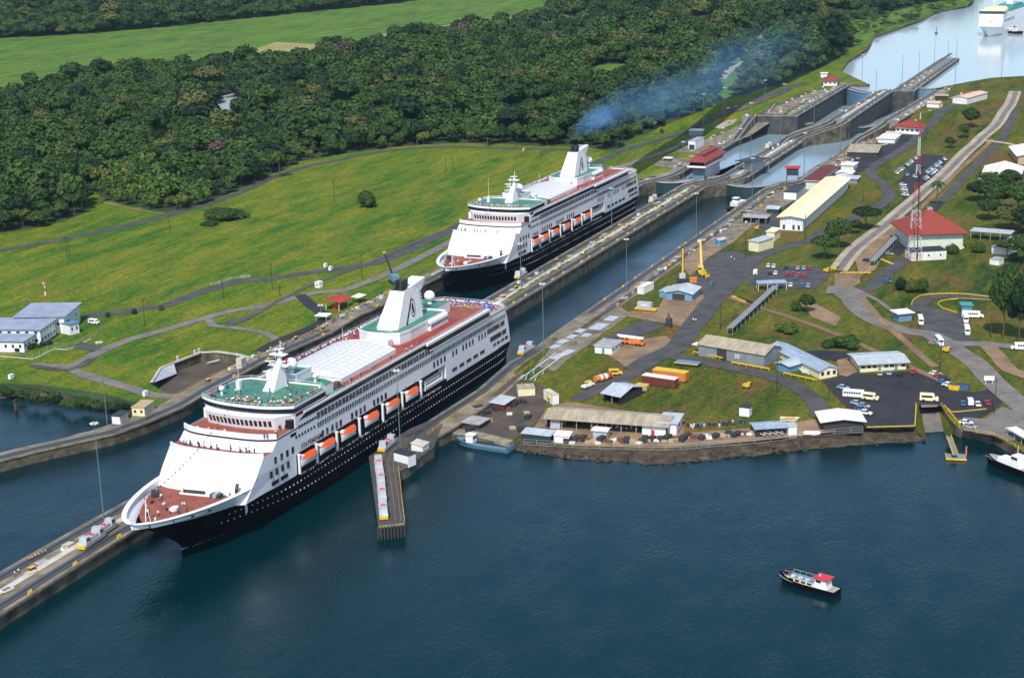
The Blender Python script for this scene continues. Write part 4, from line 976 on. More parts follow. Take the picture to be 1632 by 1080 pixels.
    # stern pool deck
    mb = MB(); mb.prism([(171.8, -15.2), (187.2, -15.2), (191.2, -11.2), (191.2, 11.2), (187.2, 15.2), (171.8, 15.2)], 24.9, 25.0, 'deck rust', bottom=False); part('pool_deck', mb, t)
    ov = [(178.5+4.2*cos(a*pi/12), -1.6+4.6*sin(a*pi/12)) for a in range(24)]; ov2 = [(178.5+3.3*cos(a*pi/12), -1.6+3.7*sin(a*pi/12)) for a in range(24)]
    mb = MB(); raised(mb, ov+[ov[0]], .9, .6, 'yellow', lambda x, y: 25.0); p_ = part('pool', mb, t)
    mb = MB(); mb.prism(ov2, 25.02, 25.3, 'pool water', bottom=False); part('water', mb, p_)
    mb = MB(); raised(mb, [(178.5+3.9*cos(a*pi/12), -1.6+4.3*sin(a*pi/12)) for a in range(25)], .25, .66, 'orange', lambda x, y: 25.0); part('rim', mb, p_)
    ch = MB().box(-.9, .9, -.3, .3, .3, .42, 'chair blue').box(-.9, -.8, -.3, .3, 0, .3, 'white paint').box(.5, .6, -.3, .3, 0, .3, 'white paint')
    ch.poly([(.4, -.3, .42), (1.0, -.3, 1.0), (1.0, .3, 1.0), (.4, .3, .42)], 'chair blue'); chm = ch.mesh('deck_chair'); r = random.Random(4)
    t['chairs'] = 0; del t['chairs']
    # rail at the stern
    mb = MB(); E_ = [(171.8, -15.3), (187.2, -15.3), (191.3, -11.3), (191.3, 11.3), (187.2, 15.3), (171.8, 15.3)]
    for i in range(5):
        a, b = E_[i], E_[i+1]; mb.tube((*a, 26.1), (*b, 26.1), .07, .07, 'white paint', 4); mb.poly([(*a, 24.9), (*b, 24.9), (*b, 25.5), (*a, 25.5)], W_)
        for k in range(8): x = a[0]+(b[0]-a[0])*k/8; y = a[1]+(b[1]-a[1])*k/8; mb.tube((x, y, 24.9), (x, y, 26.1), .05, .05, 'white paint', 4)
    part('stern_rail', mb, t)
    # davits: white posts between the boats
    dv = MB(); dv.box(-.28, .28, -1.9, -1.3, -.6, 5.2, 'white paint'); dv.box(-.3, .3, -2.2, .3, 5.0, 5.4, 'white paint'); dv = dv.mesh('davit')
    for sg in (-1,):
        for s in (36.9, 47, 59, 73.2, 88.6, 102.2, 115.8): link('davit', dv, t, (s, -14.2, 11.6))
    mb = MB(); mb.box(-6.5, 6.5, -.2, 1.6, 0, .3, 'white paint')
    for i in range(9): mb.tube((-6+i*1.4, .3, 1.0), (-5+i*1.4, .3, 1.0), .55, .55, 'white worn', 8)
    for i in range(7): mb.tube((-5.5+i*1.6, .6, 2.2), (-4.4+i*1.6, .6, 2.2), .55, .55, 'white paint', 8)
    mb.box(-6.5, 6.5, -.3, -.1, 3.6, 3.8, 'white paint'); mb.box(-6.6, -6.4, -.3, 0, 0, 3.8, 'white paint'); mb.box(6.4, 6.6, -.3, 0, 0, 3.8, 'white paint')
    part('life_raft_rack', mb, t, loc=(127.2, -14.8, 11.8))
    mb = MB(); r = random.Random(5)
    for i in range(70):
        s = 38+i*1.35; mb.box(s, s+r.uniform(.2, .9), -15.5, -15.42, 10.2+r.uniform(-.3, .2), 10.5+r.uniform(0, .3), 'white worn')
    mb.box(36, 136, -15.5, -15.4, 10.9, 12.2, 'hull black'); o = part('deck_edge_fittings', mb, t); o['kind'] = 'stuff'
    return t
PSI1 = 0.004434
SHIP1 = make_ship('STATENDAM', 'nearer black-hulled white cruise ship STATENDAM leaving the locks, its bow over the open water', (0, 3.4, 0), (0, radians(.9), PSI1))
SHIP1.rotation_mode = 'XYZ'
def in_ship(t, p):
    return Matrix.Translation(t.location) @ t.rotation_euler.to_matrix().to_4x4() @ Vector(p)
# the farther sister ship: the same tree copied, with its own lettering
SHIP2 = copy_tree(SHIP1, loc=(289.6, 51.9, -.5), rot=(0, radians(.9), .007985), label='farther black-hulled white cruise ship still inside the lock chamber beside the grass field')
for c in kids(SHIP2):
    if c.name.startswith('name_lettering'):
        cu = bpy.data.curves.new('n', 'FONT'); cu.body = 'RYNDAM'; cu.size = 1.7; cu.extrude = .02; cu.space_character = 1.15
        co = bpy.data.objects.new('n', cu); COL.objects.link(co); bpy.context.view_layer.update()
        me = bpy.data.meshes.new_from_object(co.evaluated_get(bpy.context.evaluated_depsgraph_get())); bpy.data.objects.remove(co)
        me.materials.clear(); me.materials.append(MATS['hull black']); c.data = me; c.scale = (.92, 1, 1)
bpy.context.view_layer.update()
# lifeboats hang from the davits: things of their own
def lifeboat(cover):
    t = thing('lifeboat', 'x', 'lifeboat')
    mb = MB(); L = 4.3; st_ = []
    for i in range(9):
        u = -1+2*i/8; w_ = 1.45*(1-abs(u)**2.6)+.02; st_.append((u*L, w_, .9+.35*u*u))
    for sg in (-1, 1):
        for i in range(8):
            a, b = st_[i], st_[i+1]
            P = [(a[0], sg*a[1], a[2]), (b[0], sg*b[1], b[2]), (b[0]*.93, sg*b[1]*.55, -.35), (a[0]*.93, sg*a[1]*.55, -.35)]
            mb.poly(P[::sg], 'white paint'); mb.poly([(a[0]*.93, sg*a[1]*.55, -.35), (b[0]*.93, sg*b[1]*.55, -.35), (b[0]*.93, 0, -.8), (a[0]*.93, 0, -.8)][::sg], 'white worn')
    part('hull', mb, t)
    mb = MB()
    for i in range(8):
        a, b = st_[i], st_[i+1]; ra, rb = (.9, .9)
        for sg in (-1, 1):
            P = [(a[0], sg*a[1], a[2]+.02), (b[0], sg*b[1], b[2]+.02), (b[0], sg*b[1]*.55, b[2]+.85*(1-(b[0]/L)**6)), (a[0], sg*a[1]*.55, a[2]+.85*(1-(a[0]/L)**6))]
            mb.poly(P[::-sg], cover); P = [(a[0], sg*a[1]*.55, a[2]+.85*(1-(a[0]/L)**6)), (b[0], sg*b[1]*.55, b[2]+.85*(1-(b[0]/L)**6)), (b[0], 0, b[2]+1.1*(1-(b[0]/L)**6)), (a[0], 0, a[2]+1.1*(1-(a[0]/L)**6))]
            mb.poly(P[::-sg], cover)
    part('cover', mb, t)
    part('cockpit', MB().box(-.8, .5, -.55, .55, 1.6, 2.25, 'white paint'), t, loc=(-2.9, 0, -.15))
    for s in (-3.2, 3.2): part('fall', MB().tube((0, 0, 0), (0, .6, 2.6), .05, .05, 'dark metal', 4), t, loc=(s, 0, 1.6))
    return t
LBP = lifeboat('boat orange'); ords = ['foremost', 'second from the bow', 'third from the bow', 'fourth from the bow', 'fifth from the bow', 'aftmost']
first = True
for sh_, nm in ((SHIP1, 'nearer cruise ship'), (SHIP2, 'farther cruise ship')):
    for k, s in enumerate((41.8, 53.0, 66.0, 81.0, 95.4, 109.0)):
        P = in_ship(sh_, (s, -15.9, 13.7)); lb = f'{ords[k]} orange lifeboat on the side of the {nm}'
        o = LBP if first else copy_tree(LBP); first = False
        o.location = P; o.rotation_euler = sh_.rotation_euler; o.scale = (1.12, 1.05, 1.2); o['label'] = lb; o['group'] = 'orange lifeboats of the '+nm
# deck chairs and passengers
r = random.Random(9); chm = None
ch = MB().box(-.9, .9, -.3, .3, .3, .42, 'chair blue').box(-.9, -.8, -.3, .3, 0, .3, 'white paint').box(.5, .6, -.3, .3, 0, .3, 'white paint')
ch.poly([(.4, -.3, .42), (1.0, -.3, 1.0), (1.0, .3, 1.0), (.4, .3, .42)], 'chair blue'); chm = ch.mesh('deck_chair')
for sh_, nm, n in ((SHIP1, 'nearer', 70), (SHIP2, 'farther', 40)):
    for i in range(n):
        s, y = r.uniform(174, 190), r.uniform(-13.5, 12)
        if ((s-178.5)/5.2)**2+((y+1.6)/5.6)**2 < 1: continue
        if s > 187 and abs(y) > 10: continue
        o = link('deck_chair', chm, None, in_ship(sh_, (s, y, 25.02)), r.uniform(-.3, .3)+r.choice([0, pi/2])); tag(o, f'blue deck chair on the stern pool deck of the {nm} cruise ship', 'deck chair', f'deck chairs of the {nm} ship')
def crowd(sh_, nm, spots, where):
    for (s, y, z, a) in spots:
        person(in_ship(sh_, (s, y, z)), a, f'passenger standing {where} of the {nm} cruise ship', f'passengers {where} of the {nm} ship')
def obs_front(n, rr):
    out = []
    for i in range(n):
        y = rr.uniform(-14, 14); s = 34.0+3.9*abs(y/15.4)**2.6+abs(rr.gauss(0, 1.4)); out.append((s, y, 31.05, pi/2+rr.uniform(-.5, .5)))
    return out
crowd(SHIP1, 'nearer', obs_front(72, r)+[(r.uniform(41, 54), r.choice([-14, 13.5])+r.uniform(-.4, .4), 31.05, r.uniform(0, 6)) for _ in range(22)]+[(r.uniform(40, 52), r.uniform(-10, 10), 31.05, r.uniform(0, 6)) for _ in range(10)], 'on the green observation deck')
crowd(SHIP1, 'nearer', [(r.uniform(72, 150), 14.6+r.uniform(-.3, .3), 28.05, r.uniform(-.6, .6)) for _ in range(46)]+[(r.uniform(108, 170), r.uniform(10.5, 14), 28.05, r.uniform(0, 6)) for _ in range(14)]+[(r.uniform(62, 165), -14.4+r.uniform(-.4, .8), 28.05, pi) for _ in range(14)], 'along the red sun deck')
crowd(SHIP1, 'nearer', [(r.uniform(24.6, 25.6), r.uniform(-14, 14), 24.98, pi/2) for _ in range(12)]+[(r.uniform(18.5, 19.6)+1.0, r.uniform(-12, 13), 21.96, pi/2) for _ in range(18)]+[(r.uniform(27, 34), -13+r.uniform(-1, 1), 24.98, 0) for _ in range(6)], 'on the balconies below the bridge')
crowd(SHIP1, 'nearer', [(s, y, 13.25, r.uniform(0, 6)) for s, y in ((-8, -2.5), (-7.2, -4.6), (-5.5, -6.2), (-10.5, -.5), (-1, 5.5), (.8, 6.5), (2.5, 4.8), (7.4, -9.8), (7.9, -11), (6.8, 3.2))], 'on the red foredeck')
crowd(SHIP1, 'nearer', [(r.uniform(172.5, 190), r.uniform(-14.5, 14), 25.02, r.uniform(0, 6)) for _ in range(44)], 'on the stern pool deck')
crowd(SHIP2, 'farther', obs_front(30, r), 'on the observation deck')
mb = MB(); crs = [MATS[s_] for s_ in SH]     # the rest of the farther ship's crowd reads as one mass
def tiny(mb, p, s_):
    x, y, z = p; mb.tube((x-.09, y, z), (x-.07, y, z+.85), .08, .11, 'trousers', 4, False); mb.tube((x+.09, y, z), (x+.07, y, z+.85), .08, .11, 'trousers', 4, False)
    mb.tube((x, y, z+.82), (x, y, z+1.45), .17, .2, s_, 5); mb.sphere((x, y, z+1.62), .12, 'skin', 5, 4)
for _ in range(150):
    k = r.random()
    if k < .35: p = obs_front(1, r)[0][:3]
    elif k < .6: p = (r.uniform(60, 165), r.choice([14.4, 14, -14.4]), 28.05)
    elif k < .85: p = (r.uniform(172.5, 190), r.uniform(-14, 14), 25.02)
    else: p = (r.uniform(19, 20.6), r.uniform(-13, 13), 21.96)
    tiny(mb, in_ship(SHIP2, p), r.choice(SH))
tag(link('crowd', mb.mesh('crowd')), 'crowd of passengers lining the decks of the farther cruise ship', 'crowd', kind='stuff')
# ================================================================== BUILDINGS
def house(label, A, B, C=None, depth=8.0, h=3.5, roof='gable', ridge='x', wall='white worn', rm='grey roof', over=.6, pitch=.25, nw=0, nws=0, wsz=(1.2, 1.0), wz=None, doors=(), open_front=False, f=g, cat='building', name=None, wm='glass dark', extra=None, post=False, base=0, group=None, zoff=0, rows=1, wallstripe=None, trim=None):
    a = G(*A, f) if callable(f) else G(*A, f); b = G(*B, f); L = hypot(b.x-a.x, b.y-a.y); ang = atan2(b.y-a.y, b.x-a.x)
    if C is not None:
        c = G(*C, f); depth = abs(-(c.x-b.x)*sin(ang)+(c.y-b.y)*cos(ang)); depth = max(depth, 2.0)
    z = min(a.z, b.z)+zoff
    t = thing(name or cat.replace(' ', '_'), label, cat, (a.x, a.y, z), ang, group)
    D = depth; zb_ = -1.0
    if post:
        nx = max(2, int(L/4)+1); pm = MB().box(-.12, .12, -.12, .12, zb_, h, wall).mesh('post')
        for i in range(nx):
            for y in (.2, D-.2): link('post', pm, t, (.2+(L-.4)*i/(nx-1), y, 0))
    elif open_front:
        mb = MB(); mb.box(0, .2, 0, D, zb_, h, wall); mb.box(L-.2, L, 0, D, zb_, h, wall); mb.box(0, L, D-.2, D, zb_, h, wall); mb.box(.2, L-.2, .4, D-.2, 0, .05, 'dark dirt')
        part('wall', mb, t); n = max(2, int(L/5)+1); pm = MB().box(-.12, .12, -.12, .12, 0, h, 'steel').mesh('post')
        for i in range(1, n): link('post', pm, t, (L*i/n, .15, 0))
        mb = MB(); r = random.Random(len(label))
        for i in range(int(L/1.6)):
            x = .8+i*1.6; hh = r.uniform(.5, 1.9); mb.box(x, x+r.uniform(.6, 1.2), D*.4, D*.4+r.uniform(.6, 1.4), .05, hh, r.choice(['dark metal', 'rust red', 'steel', 'dark green', 'tan', 'white worn']))
        o = part('stored_goods', mb, t); o['kind'] = 'stuff'
    else:
        mb = MB(); mb.box(0, L, 0, D, zb_, h, wall)
        if ridge == 'x' and roof == 'gable':
            r_ = D/2*pitch
            for x, q in ((0.001, 1), (L-.001, -1)): mb.poly([(x, 0, h), (x, D/2, h+r_), (x, D, h)][::-q], wall)
        if ridge == 'y' and roof == 'gable':
            r_ = L/2*pitch
            for y, q in ((0.001, 1), (D-.001, -1)): mb.poly([(0, y, h), (L, y, h), (L/2, y, h+r_)][::q], wall)
        part('wall', mb, t)
        if trim: part('trim', MB().box(-.06, L+.06, -.06, D+.06, h-.55, h-.05, trim), t)
    # roof
    o = over; th = .16; mb = MB()
    def slab(P):
        mb.poly(P, rm); Q = [(p[0], p[1], p[2]-th) for p in P]; mb.poly(Q[::-1], rm)
        for i in range(len(P)): j = (i+1) % len(P); mb.poly([P[j], P[i], Q[i], Q[j]], rm)
    if roof == 'flat': mb.box(-o, L+o, -o, D+o, h+.01, h+.25, rm); mb.box(-o, L+o, -o, -o+.2, h+.25, h+.4, rm); mb.box(-o, L+o, D+o-.2, D+o, h+.25, h+.4, rm)
    elif roof == 'shed':
        r_ = (D+2*o)*pitch; slab([(-o, -o, h+.05), (L+o, -o, h+.05), (L+o, D+o, h+.05+r_), (-o, D+o, h+.05+r_)])
        if not post and not open_front: mb.poly([(0, D, h), (0, D, h+r_), (0, 0, h)], wall); mb.poly([(L, D, h+r_), (L, D, h), (L, 0, h)], wall); mb.box(0, L, D-.05, D, h, h+r_*D/(D+2*o), wall)
    elif roof == 'gable' and ridge == 'x':
        r_ = (D/2+o)*pitch; z0 = h+.06-o*pitch; slab([(-o, -o, z0), (L+o, -o, z0), (L+o, D/2, z0+r_), (-o, D/2, z0+r_)]); slab([(L+o, D+o, z0), (-o, D+o, z0), (-o, D/2, z0+r_), (L+o, D/2, z0+r_)])
        for i in range(int(L/1.2)+1):
            x = min(L, i*1.2); mb.tube((x, -o, z0+.03), (x, D/2, z0+r_+.03), .05, .05, rm, 3, False)
        mb.tube((-o, D/2, z0+r_), (L+o, D/2, z0+r_), .14, .14, rm, 5)
    elif roof == 'gable':
        r_ = (L/2+o)*pitch; z0 = h+.06-o*pitch; slab([(-o, D+o, z0), (-o, -o, z0), (L/2, -o, z0+r_), (L/2, D+o, z0+r_)]); slab([(L+o, -o, z0), (L+o, D+o, z0), (L/2, D+o, z0+r_), (L/2, -o, z0+r_)])
        for i in range(int(D/1.2)+1):
            y = min(D, i*1.2); mb.tube((-o, y, z0+.03), (L/2, y, z0+r_+.03), .05, .05, rm, 3, False); mb.tube((L+o, y, z0+.03), (L/2, y, z0+r_+.03), .05, .05, rm, 3, False)
        mb.tube((L/2, -o, z0+r_), (L/2, D+o, z0+r_), .14, .14, rm, 5)
    elif roof == 'hip':
        m = min(L, D)/2+o; r_ = m*pitch; z0 = h+.05
        if L >= D: p, q = (-o+m, D/2, z0+r_), (L+o-m, D/2, z0+r_)
        else: p, q = (L/2, -o+m, z0+r_), (L/2, D+o-m, z0+r_)
        a_, b_, c_2, d_ = (-o, -o, z0), (L+o, -o, z0), (L+o, D+o, z0), (-o, D+o, z0)
        if L >= D: F = [[a_, b_, q, p], [b_, c_2, q], [c_2, d_, p, q], [d_, a_, p]]
        else: F = [[a_, b_, p], [b_, c_2, q, p], [c_2, d_, q], [d_, a_, p, q]]
        for P in F: mb.poly(P, rm)
        mb.poly([d_, c_2, b_, a_], rm); mb.box(-o, L+o, -o, D+o, z0-.25, z0-.02, 'white worn' if rm != 'red roof' else 'rust red')
        for u, v in ((a_, p), (b_, q if L >= D else p), (c_2, q), (d_, p if L >= D else q), (p, q)): mb.tube(u, v, .12, .12, rm, 4)
    ro = part('roof', mb, t)
    w0, h0 = wsz; wz = wz if wz is not None else h*.55
    if nw: wme = MB().box(-w0/2, w0/2, -.05, .05, -h0/2, h0/2, wm).mesh('window')
    for rr in range(rows):
        zz = wz if rows == 1 else h*(rr+.55)/rows
        for i in range(nw):
            x = L*(i+.5)/nw
            if any(abs(x-d*L) < 1.1 for d in doors) and rr == 0: continue
            link('window', wme, t, (x, -.02, zz))
        if nws:
            wms = MB().box(-.05, .05, -w0/2, w0/2, -h0/2, h0/2, wm).mesh('window') if not rr else wms
            for i in range(nws): link('window', wms, t, (L+.02, D*(i+.5)/nws, zz))
    for d in doors: part('door', MB().box(-.5, .5, -.06, .06, 0, 2.1, 'steel blue' if wall != 'white worn' else 'dark wall'), t, loc=(d*L, -.03, 0))
    if extra: extra(t, L, D, h)
    return t
# --- shore row
def ex(t, L, D, h):
    mb = MB(); mb.box(L*.80, L-.1, .05, 4.5, 0, h-.05, 'white paint'); p = part('white_room', mb, t); part('door', MB().box(-.45, .45, -.05, .05, 0, 2.2, 'red'), p, loc=(L*.89, .02, 0))
    part('cubicle', MB().box(1, 4.2, .3, 2.6, 0, 3.0, 'pale blue roof'), t)
house('long open-fronted shed with beige corrugated roof on the shore beside the finger pier', (872, 683), (1062, 696), depth=11, h=3.9, roof='gable', ridge='x', pitch=.22, wall='dark wall', rm='beige roof', over=1.0, open_front=True, f=gR, cat='shed', extra=ex)
house('white annex with pale roof attached behind the right end of the long beige shed', (1050, 692), (1078, 694), depth=9, h=4.0, roof='flat', wall='white paint', rm='pale blue roof', f=gR, nws=1, zoff=.0)
house('low dark green shed with pale roof at the left end of the shore row', (832, 701), (877, 706), depth=4, h=2.4, roof='shed', pitch=.12, wall='dark green', rm='pale blue roof', f=gR, cat='shed', over=.3)
house('small white shed right of the dark green shed on the shore', (883, 705), (907, 707), depth=3.6, h=2.5, roof='shed', pitch=.1, wall='white paint', rm='white roof', f=gR, cat='shed', over=.25)
house('small pale hut with white roof on thin walls in front of the long beige shed', (945, 698), (967, 700), depth=3.4, h=2.8, roof='gable', ridge='x', pitch=.15, wall='pale blue roof', rm='white roof', f=gR, cat='hut', over=.5)
house('open shed with silvery blue roof on the lawn behind the long beige shed', (962, 640), (988, 646), depth=13, h=3.4, roof='gable', ridge='x', pitch=.25, wall='dark metal', rm='pale blue roof', f=gR, cat='shed', over=.8, open_front=True)
house('small white hut with flat black roof alone on the lawn', (1178, 662), (1194, 664), depth=2.8, h=2.9, roof='flat', wall='white paint', rm='dark metal', f=gR, cat='hut', over=.15)
house('long light blue canopy roof over canoes at the shore', (1204, 697), (1254, 693), depth=6, h=2.9, roof='gable', ridge='x', pitch=.14, wall='dark metal', rm='blue roof', f=gR, cat='shelter', over=.5, post=True)
house('small white box hut at the right end of the canoe shelter', (1256.5, 694), (1270, 692.5), depth=2.8, h=3.0, roof='shed', pitch=.1, wall='white paint', rm='pale blue roof', f=gR, cat='hut', over=.2)
house('dark shed with bright white gabled roof at the end of the curved road', (1312, 687), (1374, 685), depth=9, h=3.4, roof='gable', ridge='y', pitch=.13, wall='dark wall', rm='white roof', f=gR, cat='shed', over=1.2)
# --- upper lawn
def ex30(t, L, D, h):
    cu = bpy.data.curves.new('n', 'FONT'); cu.body = '30'; cu.size = 2.2; cu.extrude = .02
    co = bpy.data.objects.new('n', cu); COL.objects.link(co); bpy.context.view_layer.update()
    me = bpy.data.meshes.new_from_object(co.evaluated_get(bpy.context.evaluated_depsgraph_get())); bpy.data.objects.remove(co)
    me.materials.clear(); me.materials.append(MATS['white paint']); link('number', me, t, (L*.55, -.1, 1.6), (pi/2, 0, 0))
    part('door', MB().box(-2, 2, -.06, .06, 0, 4.2, 'dark wall'), t, loc=(L*.36, -.04, 0)); part('awning', MB().box(-2.6, 0, -.5, 3, 4.0, 4.2, 'white paint'), t)
house('long grey warehouse marked 30 with beige gabled roof beside the curved road', (1113, 566), (1218, 585), (1253, 571), h=4.6, roof='gable', ridge='x', pitch=.30, wall='grey wall', rm='beige roof', f=gR, over=.5, extra=ex30)
house('small teal shed with pale gabled roof between warehouse 30 and the blue-roofed house', (1237, 589), (1257, 595), depth=7, h=2.8, roof='gable', ridge='y', pitch=.2, wall='steel blue', rm='pale blue roof', f=gR, cat='shed', over=.7)
house('long cream house with light blue gabled roof and white end gable facing the car park', (1306, 604), (1334, 599), depth=34, h=3.2, roof='gable', ridge='y', pitch=.34, wall='cream', rm='blue roof', f=gR, over=.6, nw=3, wsz=(1.1, 1.3), trim='white paint')
house('long low cream office with pale blue roof above the dark car park', (1371, 593), (1444, 588), depth=12, h=3.2, roof='gable', ridge='x', pitch=.13, wall='cream', rm='pale blue roof', f=gR, over=1.2, nw=8, wsz=(1.5, .9), doors=(.42, .78))
house('small white house with flat grey roof beside the orange crane truck', (948, 562), (975, 565), (987, 553), h=3.0, roof='hip', pitch=.12, wall='white paint', rm='grey roof', f=gR, over=.5, nw=1, nws=3, wsz=(.9, .8), doors=(.5,))
house('sky blue workshop with pale gabled roof and dark open front near the cranes', (1061, 477), (1103, 480), (1117, 469), h=3.2, roof='gable', ridge='y', pitch=.22, wall='blue wall', rm='pale blue roof', f=gR, over=.7, cat='workshop', extra=lambda t, L, D, h: part('opening', MB().box(L*.25, L*.72, -.05, .05, 0, 2.7, 'dark wall'), t))
house('narrow blue lean-to attached to the left of the sky blue workshop', (1051, 473), (1061, 474), depth=8, h=2.6, roof='gable', ridge='y', pitch=.2, wall='blue wall', rm='pale blue roof', f=gR, over=.4, cat='shed')
house('small bright blue hut with pale roof on the grass by the lock wall', (1137, 391), (1147, 392.5), depth=5.5, h=2.8, roof='gable', ridge='y', pitch=.3, wall='blue wall', rm='pale blue roof', f=gR, over=.35, cat='hut', nw=1, wsz=(.8, 1.2))
house('nearer of two cream block houses beside the curving asphalt road', (1193, 399), (1209, 401.5), (1225, 393), h=4.6, roof='flat', wall='cream', rm='pale blue roof', f=gR, over=.4, zoff=0)
house('farther of two cream block houses beside the curving asphalt road', (1221, 383), (1234, 384), (1243, 378), h=4.2, roof='flat', wall='cream', rm='cream roof', f=gR, over=.4)
def exl(t, L, D, h):
    mb = MB()
    for i in range(24):
        y = D*(i+.5)/24; part('window', MB().box(L, L+.06, y-D/60, y+D/60, h*.45, h*.9, 'pane white'), t)
    for i in range(6): part('window', MB().box(L*(i+.15)/6, L*(i+.85)/6, -.06, 0, h*.42, h*.92, 'pane white'), t)
    for x in (.12, .55, .78): part('door', MB().box(L*x, L*x+1.2, -.06, 0, .4, 2.6, 'dark wall'), t)
house('very long building with pale yellow roof and glazed white side walls beside the lock', (1243, 366), (1279, 368), (1362, 301), h=6.6, roof='gable', ridge='y', pitch=.14, wall='white paint', rm='cream roof', f=gR, over=1.6, extra=exl)
house('dark-red hip-roofed house directly behind the long yellow-roofed building', (1284, 302), (1304, 303), depth=45, h=5.2, roof='hip', pitch=.42, wall='pale green wall', rm='rust red', f=gR, over=1.0)
def exs(t, L, D, h):
    for x in (.2, L-.2):
        for y in (.2, D-.2): part('stilt', MB().box(x-.15, x+.15, y-.15, y+.15, -5, 0, 'dark metal'), t)
    part('glazing', MB().box(-.04, L+.04, -.04, D+.04, h*.45, h*.85, 'glass blue'), t)
house('glazed lookout box on stilts with flat crimson roof at the edge of the lock', (1253, 291), (1272, 291), depth=6, h=3.0, roof='flat', wall='dark green', rm='crimson roof', f=gR, over=1.0, zoff=5, extra=exs, cat='lookout')
house('white block with flat dark roof just in front of the crimson-roofed lookout', (1249, 318), (1269, 319), (1283, 307), h=4.0, roof='flat', wall='white paint', rm='dark metal', f=gR, over=.2)
house('small open shed with white front edge and dark inside near the tug', (1184, 356), (1222, 358), depth=7, h=3.2, roof='shed', pitch=.03, wall='dark wall', rm='grey roof', f=gR, over=.2, open_front=True, cat='shed')
house('pale blue low hut between the small open shed and the long yellow-roofed building', (1222, 340), (1240, 341), depth=7, h=2.6, roof='gable', ridge='x', pitch=.2, wall='dark green', rm='pale blue roof', f=gR, cat='hut')
house('white gabled shed behind the dark-red hip roof beside the service road', (1332, 285), (1356, 286), depth=10, h=3.2, roof='gable', ridge='y', pitch=.25, wall='white worn', rm='white roof', f=gR, cat='shed')
house('grey flat-roofed shed in front of the white gabled shed by the service road', (1338, 292), (1366, 293), depth=9, h=2.6, roof='flat', wall='grey wall', rm='pale blue roof', f=gR, cat='shed')
house('white flat-roofed shed behind the white gabled shed by the service road', (1340, 272), (1360, 273), depth=10, h=3.2, roof='flat', wall='white worn', rm='white roof', f=gR, cat='shed')
house('low shed with two pale flat roofs and dark openings beside the lock at mid distance', (1350, 251), (1398, 252), (1406, 240), h=3.2, roof='flat', wall='dark wall', rm='beige roof', f=gR, cat='shed')
house('pale flat-roofed shed next to the bend of the service road', (1399, 228), (1426, 229), (1434, 219), h=2.8, roof='flat', wall='white worn', rm='white roof', f=gR, cat='shed')
house('little white and red roofed hut behind the pale flat-roofed shed', (1412, 217), (1432, 218), depth=5, h=2.2, roof='gable', ridge='x', pitch=.2, wall='white worn', rm='pink roof', f=gR, cat='hut')
house('white house with bright red hip roof beside the upper lock wall', (1427, 212), (1465, 215), (1474, 208), h=4.6, roof='hip', pitch=.50, wall='white paint', rm='red roof', f=gR, over=1.6, nw=5, nws=2, wsz=(1.6, 1.3), rows=1)
house('small white house with pink roof near the lake end of the locks', (1477, 171), (1496, 172), depth=8, h=3.0, roof='gable', ridge='x', pitch=.2, wall='white paint', rm='pink roof', f=gR)
house('small dark building with tan flat roof near the lake end', (1491, 160), (1510, 160), depth=8, h=3.0, roof='flat', wall='dark wall', rm='tan', f=gR)
house('broad white building with pink roof on the grass near the lake end', (1518, 165), (1541, 166.5), (1552, 156), h=4.4, roof='gable', ridge='y', pitch=.15, wall='white worn', rm='pink roof', f=gR, over=.5)
def exr(t, L, D, h):
    part('window', MB().box(-.01, .0, 0, .1, 0, .1, 'glass dark'), t) if 0 else None
    mb = MB(); mb.box(L/2-1.2, L/2+1.2, D/2-.7, D/2+.7, h+8.2, h+9.6, 'steel'); part('roof_vent', mb, t)
    for x in (.38, .46, .64, .72): part('window', MB().box(L*x-.5, L*x+.5, -.06, .02, h*.55, h*.85, 'pane white'), t)
    for y in (.2, .35, .5, .65, .8): part('window', MB().box(L-.02, L+.06, D*y-.5, D*y+.5, h*.5, h*.85, 'glass dark'), t)
    part('stair', MB().prism([(L+.1, 2), (L+1.6, 2), (L+1.6, 9), (L+.1, 9)], 0, 3, 'yellow', pts2=[(L+.1, 8), (L+1.6, 8), (L+1.6, 9), (L+.1, 9)]), t)
house('large pale green building with broad red hip roof beside the red and white tower', (1450, 400), (1534, 397), (1556, 377), h=7.8, roof='hip', pitch=.62, wall='pale green wall', rm='red roof', f=gR, over=2.2, extra=exr)
house('low white annex with flat dark roof in front of the large red-roofed building', (1452, 416), (1508, 413), depth=8, h=4.0, roof='flat', wall='white worn', rm='dark metal', f=gR, over=.2, nw=3, wsz=(.8, .8))
house('long thin pale canopy running right from the large red-roofed building', (1546, 381), (1610, 386), depth=7, h=3.8, roof='flat', wall='steel', rm='pale blue roof', f=gR, cat='canopy', over=.3, post=True)
house('pale blue-roofed house at the far end of the thin canopy', (1580, 404), (1606, 407), depth=26, h=3.2, roof='gable', ridge='y', pitch=.12, wall='white worn', rm='blue roof', f=gR, over=.4)
house('small white plant box on the grass below the pale blue-roofed house', (1577, 421), (1592, 423), depth=5, h=2.2, roof='flat', wall='white worn', rm='grey roof', f=gR, over=.1, cat='hut')
house('great white gabled hall behind the dark trees at the right edge', (1562, 300), (1622, 302), depth=42, h=5.4, roof='gable', ridge='y', pitch=.28, wall='tan', rm='white roof', f=gR, over=1.0, cat='hall')
house('second white-roofed hall behind the great white hall at the right edge', (1622, 262), (1668, 262), depth=34, h=5.0, roof='gable', ridge='y', pitch=.2, wall='tan', rm='white roof', f=gR, over=1.0, cat='hall')
house('bus shelter with white roof and pale walls at the bus loop', (1432, 513), (1453, 511), depth=4.6, h=3.2, roof='flat', wall='steel blue', rm='white roof', f=gR, cat='bus shelter', over=.9)
